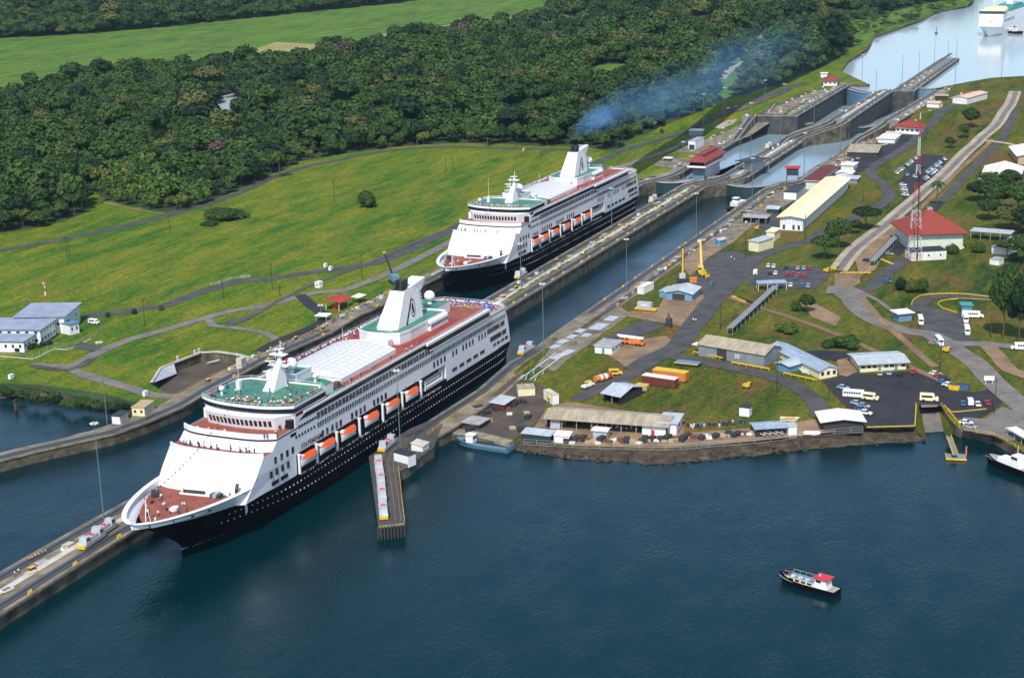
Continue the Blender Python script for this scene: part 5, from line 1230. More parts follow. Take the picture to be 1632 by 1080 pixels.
house('long thin pale blue carport roof at the lower edge of the upper car park', (1208, 463), (1254, 461), depth=4.4, h=2.8, roof='flat', wall='cream', rm='blue roof', f=gR, cat='carport', over=.2, post=True)
house('small kiosk with turquoise roof beside the white buses', (1533, 498), (1549, 498), depth=4, h=2.8, roof='flat', wall='steel blue', rm='teal', f=gR, cat='kiosk', over=.5)
house('long thin white canopy at the right edge above the pilot boat dock', (1604, 693), (1650, 722), depth=3.0, h=2.6, roof='flat', wall='steel', rm='white roof', f=gR, cat='canopy', over=.3, post=True)
# --- yard below the pier wall
house('low shed with worn blue-grey roof in the yard beside the lock wall', (783, 651), (803, 655), depth=6, h=2.4, roof='shed', pitch=.1, wall='rust red', rm='pale blue roof', f=gR, cat='shed')
house('low pair of pale flat roofs over stacked gear in the dark yard by the quay', (738, 681), (763, 685), depth=6, h=1.8, roof='flat', wall='dark wall', rm='grey roof', f=gR, cat='shed')
house('cream curved wall block with beige top at the foot of the white truss ramp', (826, 632), (853, 630), depth=5, h=2.6, roof='flat', wall='cream', rm='beige roof', f=gR, cat='building', over=0.05)
house('white slanting block at the left end of the long beige shed', (881, 645), (891, 643), depth=7, h=3.2, roof='flat', wall='white paint', rm='concrete pale', f=gR, cat='building', over=.05)
house('white hut with flat black roof on the finger pier', (651, 740), (663, 735), depth=6, h=2.7, roof='flat', wall='white paint', rm='dark metal', f=4.0, cat='hut', over=.15)
house('grey-white slanted-roof hut behind the black-roofed hut on the finger pier', (674, 720), (684, 713), depth=4, h=1.8, roof='shed', pitch=.15, wall='white worn', rm='concrete pale', f=4.0, cat='hut', over=.2)
# --- left guide wall and left bank
house('cream open-sided hut with tan roof on the curved guide wall', (211, 662), (231, 663), (247, 652), h=2.8, roof='flat', wall='cream', rm='tan', f=4.0, cat='hut', over=.2, nw=2, wsz=(.8, .9))
house('small white hut with black roof at the water end of the curved guide wall', (179, 675), (192, 676), (205, 668), h=2.7, roof='flat', wall='white worn', rm='dark metal', f=4.0, cat='hut', over=.2)
S1 = house('single-storey front wing of the blue-roofed station building at the left edge', (-30, 560), (39, 561), (59, 550), h=4.2, roof='flat', wall='white paint', rm='station roof', f=gL, over=.6, nw=6, wsz=(.9, 1.3), trim='steel blue', nws=3)
house('two-storey main block of the blue-roofed station building at the left edge', (-60, 548), (66, 549), (100, 533), h=6.2, roof='flat', wall='white paint', rm='station roof', f=gL, over=1.0, nw=9, nws=5, wsz=(1.3, 1.1), rows=2, trim='steel blue')
house('rear block of the blue-roofed station building behind the striped antenna', (28, 532), (104, 531), depth=20, h=7.0, roof='flat', wall='white paint', rm='station roof', f=gL, over=1.0, nws=2, nw=4, wsz=(1.2, 1.0), trim='steel blue')
house('small right-hand wing of the blue-roofed station building next to a white jeep', (112, 534), (127, 530), depth=10, h=4.2, roof='flat', wall='white paint', rm='steel blue', f=gL, over=.4, nw=2, wsz=(.7, 1.2))
house('open hut with crimson gabled roof by the left lock wall', (519, 494), (541, 496), depth=8, h=4.0, roof='gable', ridge='y', pitch=.25, wall='white worn', rm='crimson roof', f=gL, cat='shelter', over=1.0, post=True, extra=lambda t, L, D, h: part('machine', MB().box(L*.3, L*.7, D*.3, D*.6, 0, 1.6, 'red'), t))
house('small flat white roof on posts between the crimson-roofed hut and the lock wall', (503, 512), (521, 513), depth=4, h=2.2, roof='flat', wall='steel', rm='white roof', f=gL, cat='shelter', over=.3, post=True)
house('pale green sheet roof on posts right of the crimson-roofed hut', (562, 482), (572, 484), depth=4, h=2.6, roof='shed', pitch=.1, wall='dark metal', rm='pale green wall', f=gL, cat='shelter', over=.5, post=True)
house('tiny white cabin beside the rail spur on the grass field', (502, 458), (509, 459), depth=2.4, h=2.2, roof='flat', wall='white paint', rm='white roof', f=gL, cat='cabin', over=.1, nw=1, wsz=(.7, .7))
house('white workshop with dark doorway beside the farther left lock wall', (1097, 238), (1108, 238.5), (1126, 232), h=5.0, roof='flat', wall='white paint', rm='grey roof', f=gL, over=.1, extra=lambda t, L, D, h: part('opening', MB().box(L*.12, L*.9, -.05, .05, 0, 3.0, 'dark wall'), t))
house('small dark hut with white roof behind the white workshop', (1098, 216), (1119, 216.5), depth=6, h=3.2, roof='flat', wall='grey wall', rm='white roof', f=gL, cat='hut', over=.3)
house('red-roofed white house at the lake end of the left lock wall', (1312, 137), (1334, 137), depth=16, h=4.0, roof='hip', pitch=.4, wall='white worn', rm='red roof', f=gL, over=1.2, nw=3, wsz=(1.4, 1.2))
house('tiny white hut behind the red-roofed house at the lake end', (1308, 124), (1318, 124), depth=5, h=3.2, roof='flat', wall='white worn', rm='white roof', f=gL, cat='hut')
house('small white roof on legs on the grass left of the lock control tower', (1058, 257), (1068, 257.5), depth=3, h=1.8, roof='flat', wall='dark metal', rm='white roof', f=gL, cat='shelter', post=True)
house('open concrete frame building with flat dark roof on the centre lock wall', (1172, 272), (1198, 275), (1208, 266), h=5.6, roof='flat', wall='steel', rm='dark metal', f=8.9, over=.2, post=True, extra=lambda t, L, D, h: part('machine_room', MB().box(L*.35, L*.8, D*.2, D*.85, 0, h-.2, 'steel'), t))
# --- control tower with two-tier red roof
P = G(1119, 286, 6.2); P2 = G(1130, 265, 14.0)
t = thing('control_house', 'lock control tower with two-tier red roof standing on the centre wall behind the farther ship', 'control tower', (P.x-4, P.y+2.0, 6.2), -.02)
part('shaft', MB().box(3, 10, -3.2, 3.2, -1, 7.2, 'white worn').box(3.0, 5.0, -3.4, 3.4, -1, 7.0, 'steel blue'), t)
part('wing', MB().box(10, 34, -3.0, 3.0, -1, 7.2, 'white paint'), t)
part('gallery', MB().box(-1, 38, -5.6, 5.6, 7.2, 7.5, 'red', top='white paint').box(-1, 38, -5.6, -5.4, 7.5, 8.4, 'white paint').box(-1, -.8, -5.6, 5.6, 7.5, 8.4, 'white paint'), t)
part('glazed_cab', MB().box(.3, 36.5, -4.3, 4.3, 7.5, 10.6, 'glass dark').box(.2, 36.6, -4.4, 4.4, 7.5, 8.3, 'white worn'), t)
for i in range(12): part('mullion', MB().box(-.1, .1, -.1, .1, 8.3, 10.6, 'white paint'), t, loc=(1+i*3.2, -4.4, 0))
mb = MB(); mb.prism([(-1.6, -6), (38.5, -6), (38.5, 6), (-1.6, 6)], 10.6, 10.85, 'red roof'); mb.prism([(-1.5, -5.9), (38.4, -5.9), (38.4, 5.9), (-1.5, 5.9)], 10.85, 13.2, 'red roof', pts2=[(4, -1.9), (33, -1.9), (33, 1.9), (4, 1.9)]); part('lower_roof', mb, t)
part('clerestory', MB().box(5, 32, -1.8, 1.8, 13.2, 14.3, 'grey wall'), t)
mb = MB(); mb.prism([(4.2, -2.6), (33, -2.6), (33, 2.6), (4.2, 2.6)], 14.3, 15.2, 'red roof', pts2=[(6, -.2), (31, -.2), (31, .2), (6, .2)]); part('upper_roof', mb, t)
# --- covered conveyor / walkway
for px, lb in (([(1163, 533), (1236, 465)], 'long dark covered walkway crossing the rail line above warehouse 30'), ([(1390, 425), (1440, 372)], 'narrow covered walkway beside the small car park near the tower')):
    a, b = G(*px[0], gR), G(*px[1], gR); L = hypot(b.x-a.x, b.y-a.y); t = thing('covered_walkway', lb, 'covered walkway', a, atan2(b.y-a.y, b.x-a.x))
    part('roof', MB().box(0, L, -1.3, 1.3, 2.5, 2.7, 'grey wall'), t); pm = MB().box(-.08, .08, -.08, .08, -.3, 2.5, 'steel').mesh('post')
    for i in range(int(L/6)+1):
        for y in (-1.1, 1.1): link('post', pm, t, (min(L-.1, i*6+.1), y, 0))
# --- white truss ramp by the lock wall
a, b = G(838, 612, 3.4), G(893, 571, 3.6); L = hypot(b.x-a.x, b.y-a.y); t = thing('truss_ramp', 'white steel truss ramp leading down from the lock wall to the lawn', 'ramp', (a.x, a.y, 3.2), atan2(b.y-a.y, b.x-a.x))
part('deck', MB().box(0, L, -1.7, 1.7, .2, .5, 'concrete pale'), t)
for y in (-1.8, 1.8):
    part('top_chord', MB().box(0, L, y-.12, y+.12, 2.1, 2.35, 'white paint'), t); part('bottom_chord', MB().box(0, L, y-.12, y+.12, .1, .35, 'white paint'), t); n = int(L/3)
    for i in range(n): part('diagonal', MB().tube((L*i/n, y, .3 if i % 2 else 2.2), (L*(i+1)/n, y, 2.2 if i % 2 else .3), .12, .12, 'white paint', 4), t)
# --- red and white lattice tower
P = G(1457, 420, gR); H = height_to(P, 190)
t = thing('radio_tower', 'tall red and white lattice radio tower in front of the large red-roofed building', 'radio tower', P, .3)
N = 16
def wid(z): return max(.4, 3.1*(1-z/H)**1.35)
for k in range(N):
    z0, z1 = H*k/N, H*(k+1)/N; m = 'red' if k in (0, 3, 7, 11, 14, 15) or k == 8 else 'white paint'
    if k in (6, 9): m = 'dark metal'
    mb = MB(); w0, w1 = wid(z0), wid(z1); c = [(-1, -1), (1, -1), (1, 1), (-1, 1)]
    for i in range(4):
        p, q = c[i], c[(i+1) % 4]; mb.tube((p[0]*w0, p[1]*w0, z0), (p[0]*w1, p[1]*w1, z1), .065, .06, m, 4)
        mb.tube((p[0]*w0, p[1]*w0, z0), (q[0]*w1, q[1]*w1, z1), .038, .038, m, 3); mb.tube((q[0]*w0, q[1]*w0, z0), (p[0]*w1, p[1]*w1, z1), .038, .038, m, 3); mb.tube((p[0]*w1, p[1]*w1, z1), (q[0]*w1, q[1]*w1, z1), .06, .06, m, 4)
    part('tower_section', mb, t)
part('feeder', MB().tube((2.6, -1.6, 1), (.6, -.5, H*.72), .28, .22, 'dark metal', 5), t); part('antenna', MB().tube((0, 0, H), (0, 0, H+3), .15, .08, 'white paint', 5), t)
P = G(76, 503, gL); H = 9
t = thing('antenna_mast', 'short red and white striped antenna mast on the station building roof', 'antenna', (P.x, P.y, 11.0))
for k in range(5): part('mast_band', MB().tube((0, 0, k*1.7), (0, 0, k*1.7+1.7), .35-.04*k, .32-.04*k, 'red' if k % 2 == 0 else 'white paint', 6), t)
part('drum', MB().box(-.7, .7, -.7, .7, 6.6, 7.4, 'tan'), t)
# ================================================================== VEHICLES
def dirpx(p, d, f=g):
    a = G(p[0], p[1], f); b = G(p[0]+d[0], p[1]+d[1], f); return a, atan2(b.y-a.y, b.x-a.x)
def wheels(t, xs, y, r=.33, w=.22):
    me = MB().tube((0, -w/2, 0), (0, w/2, 0), r, r, 'tyre', 10).mesh('wheel')
    for x in xs:
        for s in (-1, 1): link('wheel', me, t, (x, s*y, r))
def loft(mb, secs, m):            # secs: (x, halfwidth_low, z_low, halfwidth_top, z_top)
    for i in range(len(secs)-1):
        a, b = secs[i], secs[i+1]
        for s in (-1, 1): mb.poly([(a[0], s*a[1], a[2]), (b[0], s*b[1], b[2]), (b[0], s*b[3], b[4]), (a[0], s*a[3], a[4])][::-s], m)
        mb.poly([(a[0], -a[3], a[4]), (b[0], -b[3], b[4]), (b[0], b[3], b[4]), (a[0], a[3], a[4])], m)
    for a, q in ((secs[0], 1), (secs[-1], -1)): mb.poly([(a[0], -a[1], a[2]), (a[0], -a[3], a[4]), (a[0], a[3], a[4]), (a[0], a[1], a[2])][::q], m)
def make_car():
    t = thing('car', 'x', 'car'); mb = MB(); loft(mb, [(-2.15, .8, .35, .72, .85), (-1.9, .85, .3, .8, .95), (.8, .87, .28, .82, .93), (1.9, .84, .3, .74, .8), (2.15, .7, .38, .6, .65)], 'car white')
    loft(mb, [(-1.25, .66, 1.36, .62, 1.42), (.25, .66, 1.36, .62, 1.42)], 'car white'); part('body', mb, t)
    mb = MB(); loft(mb, [(-1.85, .78, .9, .76, .95), (-1.25, .74, .93, .65, 1.38), (.25, .74, .93, .65, 1.38), (.95, .78, .88, .76, .93)], 'glass dark'); part('windows', mb, t); wheels(t, (-1.35, 1.35), .78); return t
def make_van(L=4.8, h=2.0):
    t = thing('van', 'x', 'van'); mb = MB(); loft(mb, [(-L/2, .9, .4, .82, h-.05), (-L/2+.1, .95, .35, .86, h), (L/2-1.3, .95, .35, .86, h), (L/2-.7, .93, .35, .88, 1.15), (L/2, .88, .4, .8, 1.0)], 'car white'); part('body', mb, t)
    mb = MB(); mb.box(-L/2+.5, L/2-1.5, -.93, .93, 1.15, h-.3, 'glass dark'); part('windows', mb, t); mb = MB(); mb.poly([(L/2-1.28, -.8, h-.1), (L/2-.68, -.84, 1.2), (L/2-.68, .84, 1.2), (L/2-1.28, .8, h-.1)], 'glass dark'); part('windscreen', mb, t); wheels(t, (-L/2+1, L/2-1), .85, .36); return t
def make_bus(L=9.5):
    t = thing('bus', 'x', 'bus'); mb = MB(); loft(mb, [(-L/2, 1.15, .5, 1.0, 2.75), (-L/2+.2, 1.22, .45, 1.05, 2.95), (L/2-1.7, 1.22, .45, 1.05, 2.95), (L/2-1.5, 1.2, .45, 1.05, 2.7), (L/2-1.45, 1.1, .5, .95, 1.5), (L/2, 1.0, .5, .85, 1.3)], 'white paint'); part('body', mb, t)
    wme = MB().box(-.36, .36, -1.21, 1.21, 1.65, 2.35, 'glass dark').mesh('window'); n = int((L-2.4)/.95)
    for i in range(n): link('window', wme, t, (-L/2+.8+i*.95, 0, 0))
    part('windscreen', MB().box(L/2-1.5, L/2-1.42, -.95, .95, 1.6, 2.5, 'glass dark'), t); part('rear_window', MB().box(-L/2-.03, -L/2+.05, -.8, .8, 1.7, 2.4, 'glass dark'), t); wheels(t, (-L/2+1.9, L/2-1.3), 1.05, .48, .3); return t
CARP, VANP, BUSP = make_car(), make_van(), make_bus(); used = set()
def put(proto, p, d, label, color=None, group=None, cat=None, f=g, sc=1.0):
    a, ang = dirpx(p, d, f); o = proto if proto.name not in used else copy_tree(proto); used.add(proto.name)
    o.location = a+Vector((0, 0, .1)); o.rotation_euler = (0, 0, ang); o['label'] = label; o.scale = (sc,)*3
    if group: o['group'] = group
    if cat: o['category'] = cat
    if color: recolor([c for c in kids(o) if c.name.startswith('body')][0], color)
    return o
CN = {'car white': 'white', 'car red': 'red', 'car blue': 'blue', 'car silver': 'silver', 'car dark': 'dark', 'car tan': 'tan', 'car pale blue': 'pale blue'}
W_, R_, B_, SI, DK, TN, PB = 'car white', 'car red', 'car blue', 'car silver', 'car dark', 'car tan', 'car pale blue'
def cars(rows, where, group):
    cnt = {}
    for x, y, d, c in rows: cnt[c] = cnt.get(c, 0)+1
    k = {}
    ordn = ['leftmost', 'second', 'third', 'fourth', 'fifth', 'sixth', 'seventh', 'eighth', 'ninth', 'tenth', 'eleventh']
    for x, y, d, c in sorted(rows, key=lambda q: q[0]):
        k[c] = k.get(c, 0)+1; n_ = '' if cnt[c] == 1 else (ordn[k[c]-1]+(' ' if k[c] == 1 else ' from left ')); 
        put(CARP, (x, y), d, f'{n_}{CN[c]} car {where}' if cnt[c] == 1 or k[c] == 1 else f'{ordn[k[c]-1]} {CN[c]} car from left {where}', c, group, f=gR)
up = (2, -7); rt = (8, 1.5); dn = (3, 5)
cars([(1224.5, 425, up, W_), (1233, 426, up, W_), (1253, 428, up, DK), (1263, 428, up, B_), (1271.5, 429, up, TN), (1281, 429, up, PB), (1290, 429, up, R_), (1227, 437, up, DK), (1236, 437, up, W_), (1254, 438.6, up, R_), (1264, 438, up, R_), (1273, 440, up, R_), (1281, 441, up, R_), (1268.6, 445, up, B_), (1260, 456, up, W_), (1278.5, 457, up, B_), (1288, 457, up, PB)], 'in the upper car park above the covered walkway', 'cars in the upper car park')
cars([(1403, 597, up, TN), (1417.5, 596, up, PB), (1434, 597, up, DK), (1455, 594, up, R_)], 'in front of the long low cream office', 'cars in front of the cream office')
cars([(1491, 598, rt, W_), (1497, 602, rt, R_), (1505, 605, rt, DK), (1503, 611, rt, B_), (1512, 616, rt, W_)], 'in the angled row beside the grass slope', 'cars beside the grass slope')
cars([(1534.6, 645, (-1, -6), B_), (1558, 646, (-3, -6), W_), (1573, 644, (-4, -6), R_)], 'behind the short yellow kerb at the boat ramp', 'cars at the boat ramp')
put(VANP, (1546, 644), (-2, -6), 'white jeep second from left behind the yellow kerb at the boat ramp', W_, 'cars at the boat ramp', 'jeep', f=gR)
cars([(1540, 676, (8, 1), W_), (1546, 682, (8, 1.5), SI)], 'on the concrete apron above the yellow-edged dock', 'cars above the dock')
cars([(1344, 620, rt, PB), (1366, 645, rt, PB), (1376.7, 649, rt, SI), (1372.6, 654, rt, B_), (1379.7, 660, rt, W_)], 'at the left edge of the dark car park', 'cars at the left edge of the dark car park')
cars([(1429+3.4*i, 277-2.6*i, (5, 3), [W_, PB, W_, SI, DK, W_, PB, W_, B_, W_][i]) for i in range(10)], 'in the left row of the far car park', 'cars in the far car park')
cars([(1478+3.4*i, 276-2.6*i, (5, 3), [W_, SI, W_, B_, W_, PB, W_, DK, W_][i]) for i in range(9)], 'in the right row of the far car park', 'cars in the far car park')
cars([(1447, 280, (5, -4), PB), (1458, 283, (5, 3), W_), (1466, 277, (5, 3), R_), (1470, 268, (5, -4), DK)], 'in the middle lane of the far car park', 'cars in the far car park')
cars([(1474+3.4*i, 287-2.8*i, (5, 3), [SI, W_, DK, PB, W_, W_, B_, SI][i]) for i in range(8)], 'in the lowest long row of the far car park', 'cars in the far car park')
cars([(1439, 296, (6, 1), W_), (1440, 300, (6, 1), PB), (1441, 304, (6, 1), W_), (1442, 308, (6, 1), SI), (1443, 312, (6, 1), W_)], 'in the short lower row of the far car park', 'cars in the far car park')
cars([(1437, 387, rt, W_), (1417, 406, rt, SI), (1382, 417, rt, DK), (1414.4, 450, rt, B_)], 'near the small car park left of the lattice tower', 'cars near the lattice tower')
cars([(1161, 174, (5, -3), W_), (1173, 171.5, (5, -3), SI)], 'driving on the road past the forest edge', 'cars on the forest road')
put(VANP, (150, 516), (8, 1), 'white jeep parked beside the small wing of the station building', W_, None, 'jeep', f=gL)
put(VANP, (1055, 211), (3, 2), 'dark truck on the road below the forest smoke', DK, None, 'truck', f=gL)
put(VANP, (1204, 437), up, 'white van at the left end of the upper car park', W_, f=gR)
put(VANP, (1387, 637), (9, 1), 'cream van beside the white bus in the dark car park', 'cream', f=gR, sc=1.15)
put(VANP, (1480.6, 639), (9, .5), 'cream van driving above the boat ramp', 'cream', f=gR, sc=1.25)
put(VANP, (981, 597), (9, -.5), 'bright yellow van on the lawn beside the striped tank', None, f=gR); recolor([c for c in kids(bpy.data.objects[-1] if 0 else [o for o in COL.objects if o.get('label') == 'bright yellow van on the lawn beside the striped tank'][0]) if c.name.startswith('body')][0], 'yellow')
for p, d, lb in (((1467, 515), (2, 7), 'white bus stopped beside the white-roofed bus shelter'), ((1550, 506), (9, .3), 'long white bus parked broadside by the turquoise kiosk'), ((1539, 512), (1, 7), 'white bus parked nose-on just left of the broadside bus'), ((1541, 531), (2, 7), 'white bus parked on the right side of the bus loop below the kiosk'), ((1497, 548), (4, 5), 'white bus driving on the road below the bus loop'), ((1629, 557), (-8, 0), 'white bus at the right edge of the picture on the side road'), ((1363, 633), (9, .6), 'white bus at the left edge of the dark car park')): put(BUSP, p, d, lb, None, 'white buses', f=gR, sc=.86)
# ---- towing locomotives
def make_mule():
    t = thing('towing_locomotive', 'x', 'locomotive'); mb = MB(); mb.box(-4.6, 4.6, -1.25, 1.25, .5, 1.5, 'silver'); mb.prism([(-2, -1.1), (2, -1.1), (2, 1.1), (-2, 1.1)], 1.5, 2.5, 'silver', pts2=[(-1.8, -.9), (1.8, -.9), (1.8, .9), (-1.8, .9)]); part('body', mb, t)
    for s in (-1, 1):
        c = part('cab', MB().prism([(s*2.3, -1.2), (s*4.2, -1.2), (s*4.2, 1.2), (s*2.3, 1.2)], 1.5, 3.2, 'silver', pts2=[(s*2.4, -1.1), (s*3.9, -1.1), (s*3.9, 1.1), (s*2.4, 1.1)]), t)
        part('window', MB().box(s*3.2-.7, s*3.2+.7, -1.19, 1.19, 2.2, 2.8, 'glass dark'), c); part('buffer', MB().box(s*4.9-.35, s*4.9+.35, -1.2, 1.2, .4, 1.2, 'yellow'), t)
    part('winch', MB().tube((0, -.6, 2.55), (0, .6, 2.55), .4, .4, 'red', 10), t); part('bogie', MB().box(-3.8, 3.8, -.9, .9, 0, .5, 'dark metal'), t); return t
MULE = make_mule()
for p, d, lb, f in (((618, 713), (6, -5), 'towing locomotive nearest the cruise ship on the elbow of the finger pier', 4.0), ((604, 747), (.8, 8), 'first of four silver locomotives in a row down the finger pier', 4.0), ((607, 770), (.8, 8), 'second of four silver locomotives in a row down the finger pier', 4.0), ((609, 793), (.8, 8), 'third of four silver locomotives in a row down the finger pier', 4.0), ((611, 819), (.8, 8), 'last silver locomotive at the outer end of the finger pier', 4.0),
    ((147, 866), (6, -4), 'silver towing locomotive on the centre wall ahead of the nearer ship bow', gW), ((166, 850), (6, -4), 'silver towing locomotive just behind another on the centre wall near the bow', gW), ((830, 441), (6, -4), 'towing locomotive on the centre wall below the bow of the farther ship', gW), ((1041, 321), (6, -4), 'towing locomotive on the centre wall behind the farther ship stern', gW), ((839, 561), (6, -4), 'towing locomotive on the right lock wall at the stern of the nearer ship', gW), ((1225, 236), (6, -4), 'towing locomotive halfway along the second chamber centre wall', gW)):
    put(MULE, p, d, lb, None, 'silver towing locomotives', 'locomotive', f=f)
# ---- heavy plant
def P_(label, name, cat, p, d=(8, 0), f=gR): a, an = dirpx(p, d, f); return thing(name, label, cat, a, an)
t = P_('orange mobile crane truck with white boom parked beside the small white house', 'crane_truck', 'crane truck', (1008, 549), (-9, -1.2))
part('chassis', MB().box(-4.8, 4.8, -1.25, 1.25, .6, 1.4, 'orange'), t); c = part('cab', MB().prism([(2.6, -1.2), (4.9, -1.2), (4.9, 1.2), (2.6, 1.2)], 1.4, 2.7, 'orange', pts2=[(2.6, -1.1), (4.4, -1.1), (4.4, 1.1), (2.6, 1.1)]), t); part('window', MB().box(3.0, 4.3, -1.22, 1.22, 1.9, 2.5, 'glass dark'), c)
part('crane_house', MB().box(-3.8, 1.2, -1.1, 1.1, 1.4, 2.6, 'orange'), t); b = part('boom', MB().box(-4.6, 6.2, -.35, .35, 2.75, 3.35, 'white paint'), t); part('ladder_rack', MB().box(-4.4, 5, .5, 1.0, 2.7, 2.9, 'white paint'), t); wheels(t, (-3.6, -2.2, 1.6, 3.4), 1.1, .55, .35)
t = P_('yellow mobile crane with raised boom in the paved yard by the lock wall', 'mobile_crane', 'crane', (1117, 436), (3, 6))
part('chassis', MB().box(-4, 4, -1.4, 1.4, .6, 1.6, 'yellow'), t); part('cab', MB().box(.5, 2.4, -1.3, 0, 1.6, 3.4, 'yellow').box(.8, 2.45, -1.35, .05, 2.3, 3.1, 'glass dark'), t); part('counterweight', MB().box(-3.4, -.6, -1.3, 1.3, 1.6, 3.2, 'yellow'), t)
part('boom', MB().tube((-1, .3, 2.6), (-5.5, .3, 14.0), .75, .5, 'yellow', 4), t); part('hydraulic_ram', MB().tube((1.2, .3, 2), (-2.6, .3, 7.2), .2, .2, 'steel', 5), t); wheels(t, (-2.8, -1.2, 1.6, 3.0), 1.3, .6, .4)
t = P_('yellow tracked loader just below the yellow mobile crane', 'loader', 'loader', (1121, 441), (6, 1)); part('body', MB().box(-1.8, 1.4, -1, 1, .6, 2.0, 'yellow').box(-.6, .8, -.8, .8, 2, 3.1, 'yellow'), t); part('bucket', MB().box(1.9, 2.6, -1.3, 1.3, .2, 1.1, 'yellow'), t); wheels(t, (-1.1, 1.1), 1.0, .6, .4)
t = P_('tall dark drilling rig standing at the edge of the paved yard', 'drilling_rig', 'drilling rig', (1088, 450), (8, 0)); part('mast', MB().box(-.6, .6, -.6, .6, 1, 15, 'dark metal').box(-.35, .35, -.8, -.6, 1, 15, 'yellow'), t); part('base', MB().box(-2.5, 2.5, -1.8, 1.8, .2, 2.2, 'dark metal').box(-1.4, 1.2, -1.9, -1.0, 2.2, 4.4, 'pale blue roof'), t)
part('generator', MB().box(3, 6, -1, 1, 0, 2.2, 'orange'), t)
t = P_('dark crawler crane with long slanting boom by the left lock wall', 'crawler_crane', 'crane', (629, 451), (-8, -6), gL); part('track', MB().box(-3, 3, -2, -1, 0, 1.3, 'dark metal'), t); part('track', MB().box(-3, 3, 1, 2, 0, 1.3, 'dark metal'), t); part('house', MB().box(-3.2, 2.2, -1.6, 1.6, 1.4, 3.8, 'steel blue'), t)
part('boom', MB().tube((1.5, 0, 2.4), (14, 0, 10.5), .6, .4, 'dark metal', 4), t); part('boom_tip', MB().box(13.6, 15.2, -.5, .5, 10.2, 11.1, 'yellow'), t); part('cable', MB().tube((-2, 0, 5.2), (13.8, 0, 11), .06, .06, 'dark metal', 3), t)
t = P_('orange striped cylindrical tank lying on the lawn beside the yellow van', 'tank', 'tank', (961, 606), (9, -2.6)); part('shell', MB().tube((-3.6, 0, 1.2), (3.6, 0, 1.2), 1.15, 1.15, 'orange', 14), t)
for x in (-1.6, .4, 2.2): part('band', MB().tube((x, 0, 1.2), (x+.9, 0, 1.2), 1.19, 1.19, 'white paint' if x < 2 else 'rust red', 14), t)
part('cradle', MB().box(-3, 3, -.9, .9, 0, .3, 'dark metal'), t)
t = P_('white pickup truck with yellow roof box on the asphalt lane to the shore', 'pickup_truck', 'truck', (937, 617), (8, -3.4)); part('body', MB().box(-2.6, 2.6, -.95, .95, .5, 1.2, 'white paint'), t); part('cab', MB().prism([(0, -.9), (1.8, -.9), (1.8, .9), (0, .9)], 1.2, 2.0, 'white paint', pts2=[(.1, -.8), (1.3, -.8), (1.3, .8), (.1, .8)]), t); part('roof_box', MB().box(-1.2, 1.4, -.6, .6, 2.0, 2.3, 'yellow'), t); wheels(t, (-1.6, 1.6), .85, .4)
t = P_('big yellow spherical buoy ashore beside the white slanting block', 'buoy', 'buoy', (879, 640), (8, 0)); part('float', MB().sphere((0, 0, 1.9), 1.6, 'yellow', 14, 9), t, smooth=True); part('stand', MB().box(-1, 1, -1, 1, 0, .5, 'dark metal'), t)
t = P_('black boiler-like machine with chimney on the grass near the road bend', 'boiler', 'machine', (1065, 522), (3, -6)); part('boiler', MB().tube((-2, 0, 1.6), (1.6, 0, 1.6), 1.2, 1.2, 'dark metal', 12).box(-2.6, 2.2, -1, 1, 0, .8, 'rust'), t); part('chimney', MB().tube((1.4, 0, 2.4), (1.4, 0, 5.4), .5, .45, 'rust', 8), t); part('firebox', MB().box(1.6, 3.0, -1.2, 1.2, .5, 3.2, 'dark metal'), t)
t = P_('silver caravan trailer on a yellow flatbed in the dirt yard', 'trailer', 'trailer', (1028, 495), (9, .8)); part('body', MB().box(-2.9, 2.9, -1.2, 1.2, 1.3, 3.6, 'silver').box(-1.4, 1.4, -1.25, 1.25, 2.2, 3.0, 'pane white'), t); part('flatbed', MB().box(-4, 5, -1.3, 1.3, .6, 1.2, 'yellow'), t); wheels(t, (-2.4, 2.6), 1.1, .45)
def container(label, p1, p2, m, top, dp=2.6, h=2.6, ribs=True):
    a = G(*p1, gR); b = G(*p2, gR); L = hypot(b.x-a.x, b.y-a.y); t = thing('container', label, 'container', a, atan2(b.y-a.y, b.x-a.x)); mb = MB(); mb.box(0, L, 0, dp, .15, h, m); n = int(L/.6)
    for i in range(n): x = L*(i+.5)/n; mb.box(x-.12, x+.12, -.06, 0, .3, h-.15, m)
    part('body', mb, t); part('roof', MB().box(-.1, L+.1, -.1, dp+.1, h, h+.16, top), t); part('end_door', MB().box(L, L+.06, .2, dp-.2, .3, h-.2, m), t)
container('dark red container with white sheet roof on the lawn behind the silvery open shed', (1023, 612), (1075, 620), 'rust red', 'white roof', 3.2, 3.2)
container('long orange container with yellow ribbed top behind the dark red container', (1040, 602), (1092, 609), 'orange', 'yellow', 3.6, 3.0)
container('white box wagon beside the sky blue workshop', (1026, 470), (1042, 462), 'white worn', 'white worn', 3, 3.2)
container('pale stack crate with rails beside the dark red container', (1012, 622), (1030, 624), 'tan', 'yellow', 3, 1.8)
t = P_('yellow-edged dark flat platform beside the curved road near warehouse 30', 'platform', 'platform', (1096, 582), (9, 1)); part('deck', MB().box(-4.5, 4.5, -2, 2, 1.0, 1.25, 'dark metal', top='steel blue'), t); part('edge', MB().box(-4.6, 4.6, -2.1, -2.0, 1.0, 1.3, 'yellow'), t); part('support', MB().box(-4, 4, -1.6, 1.6, 0, 1.0, 'dark wall'), t)
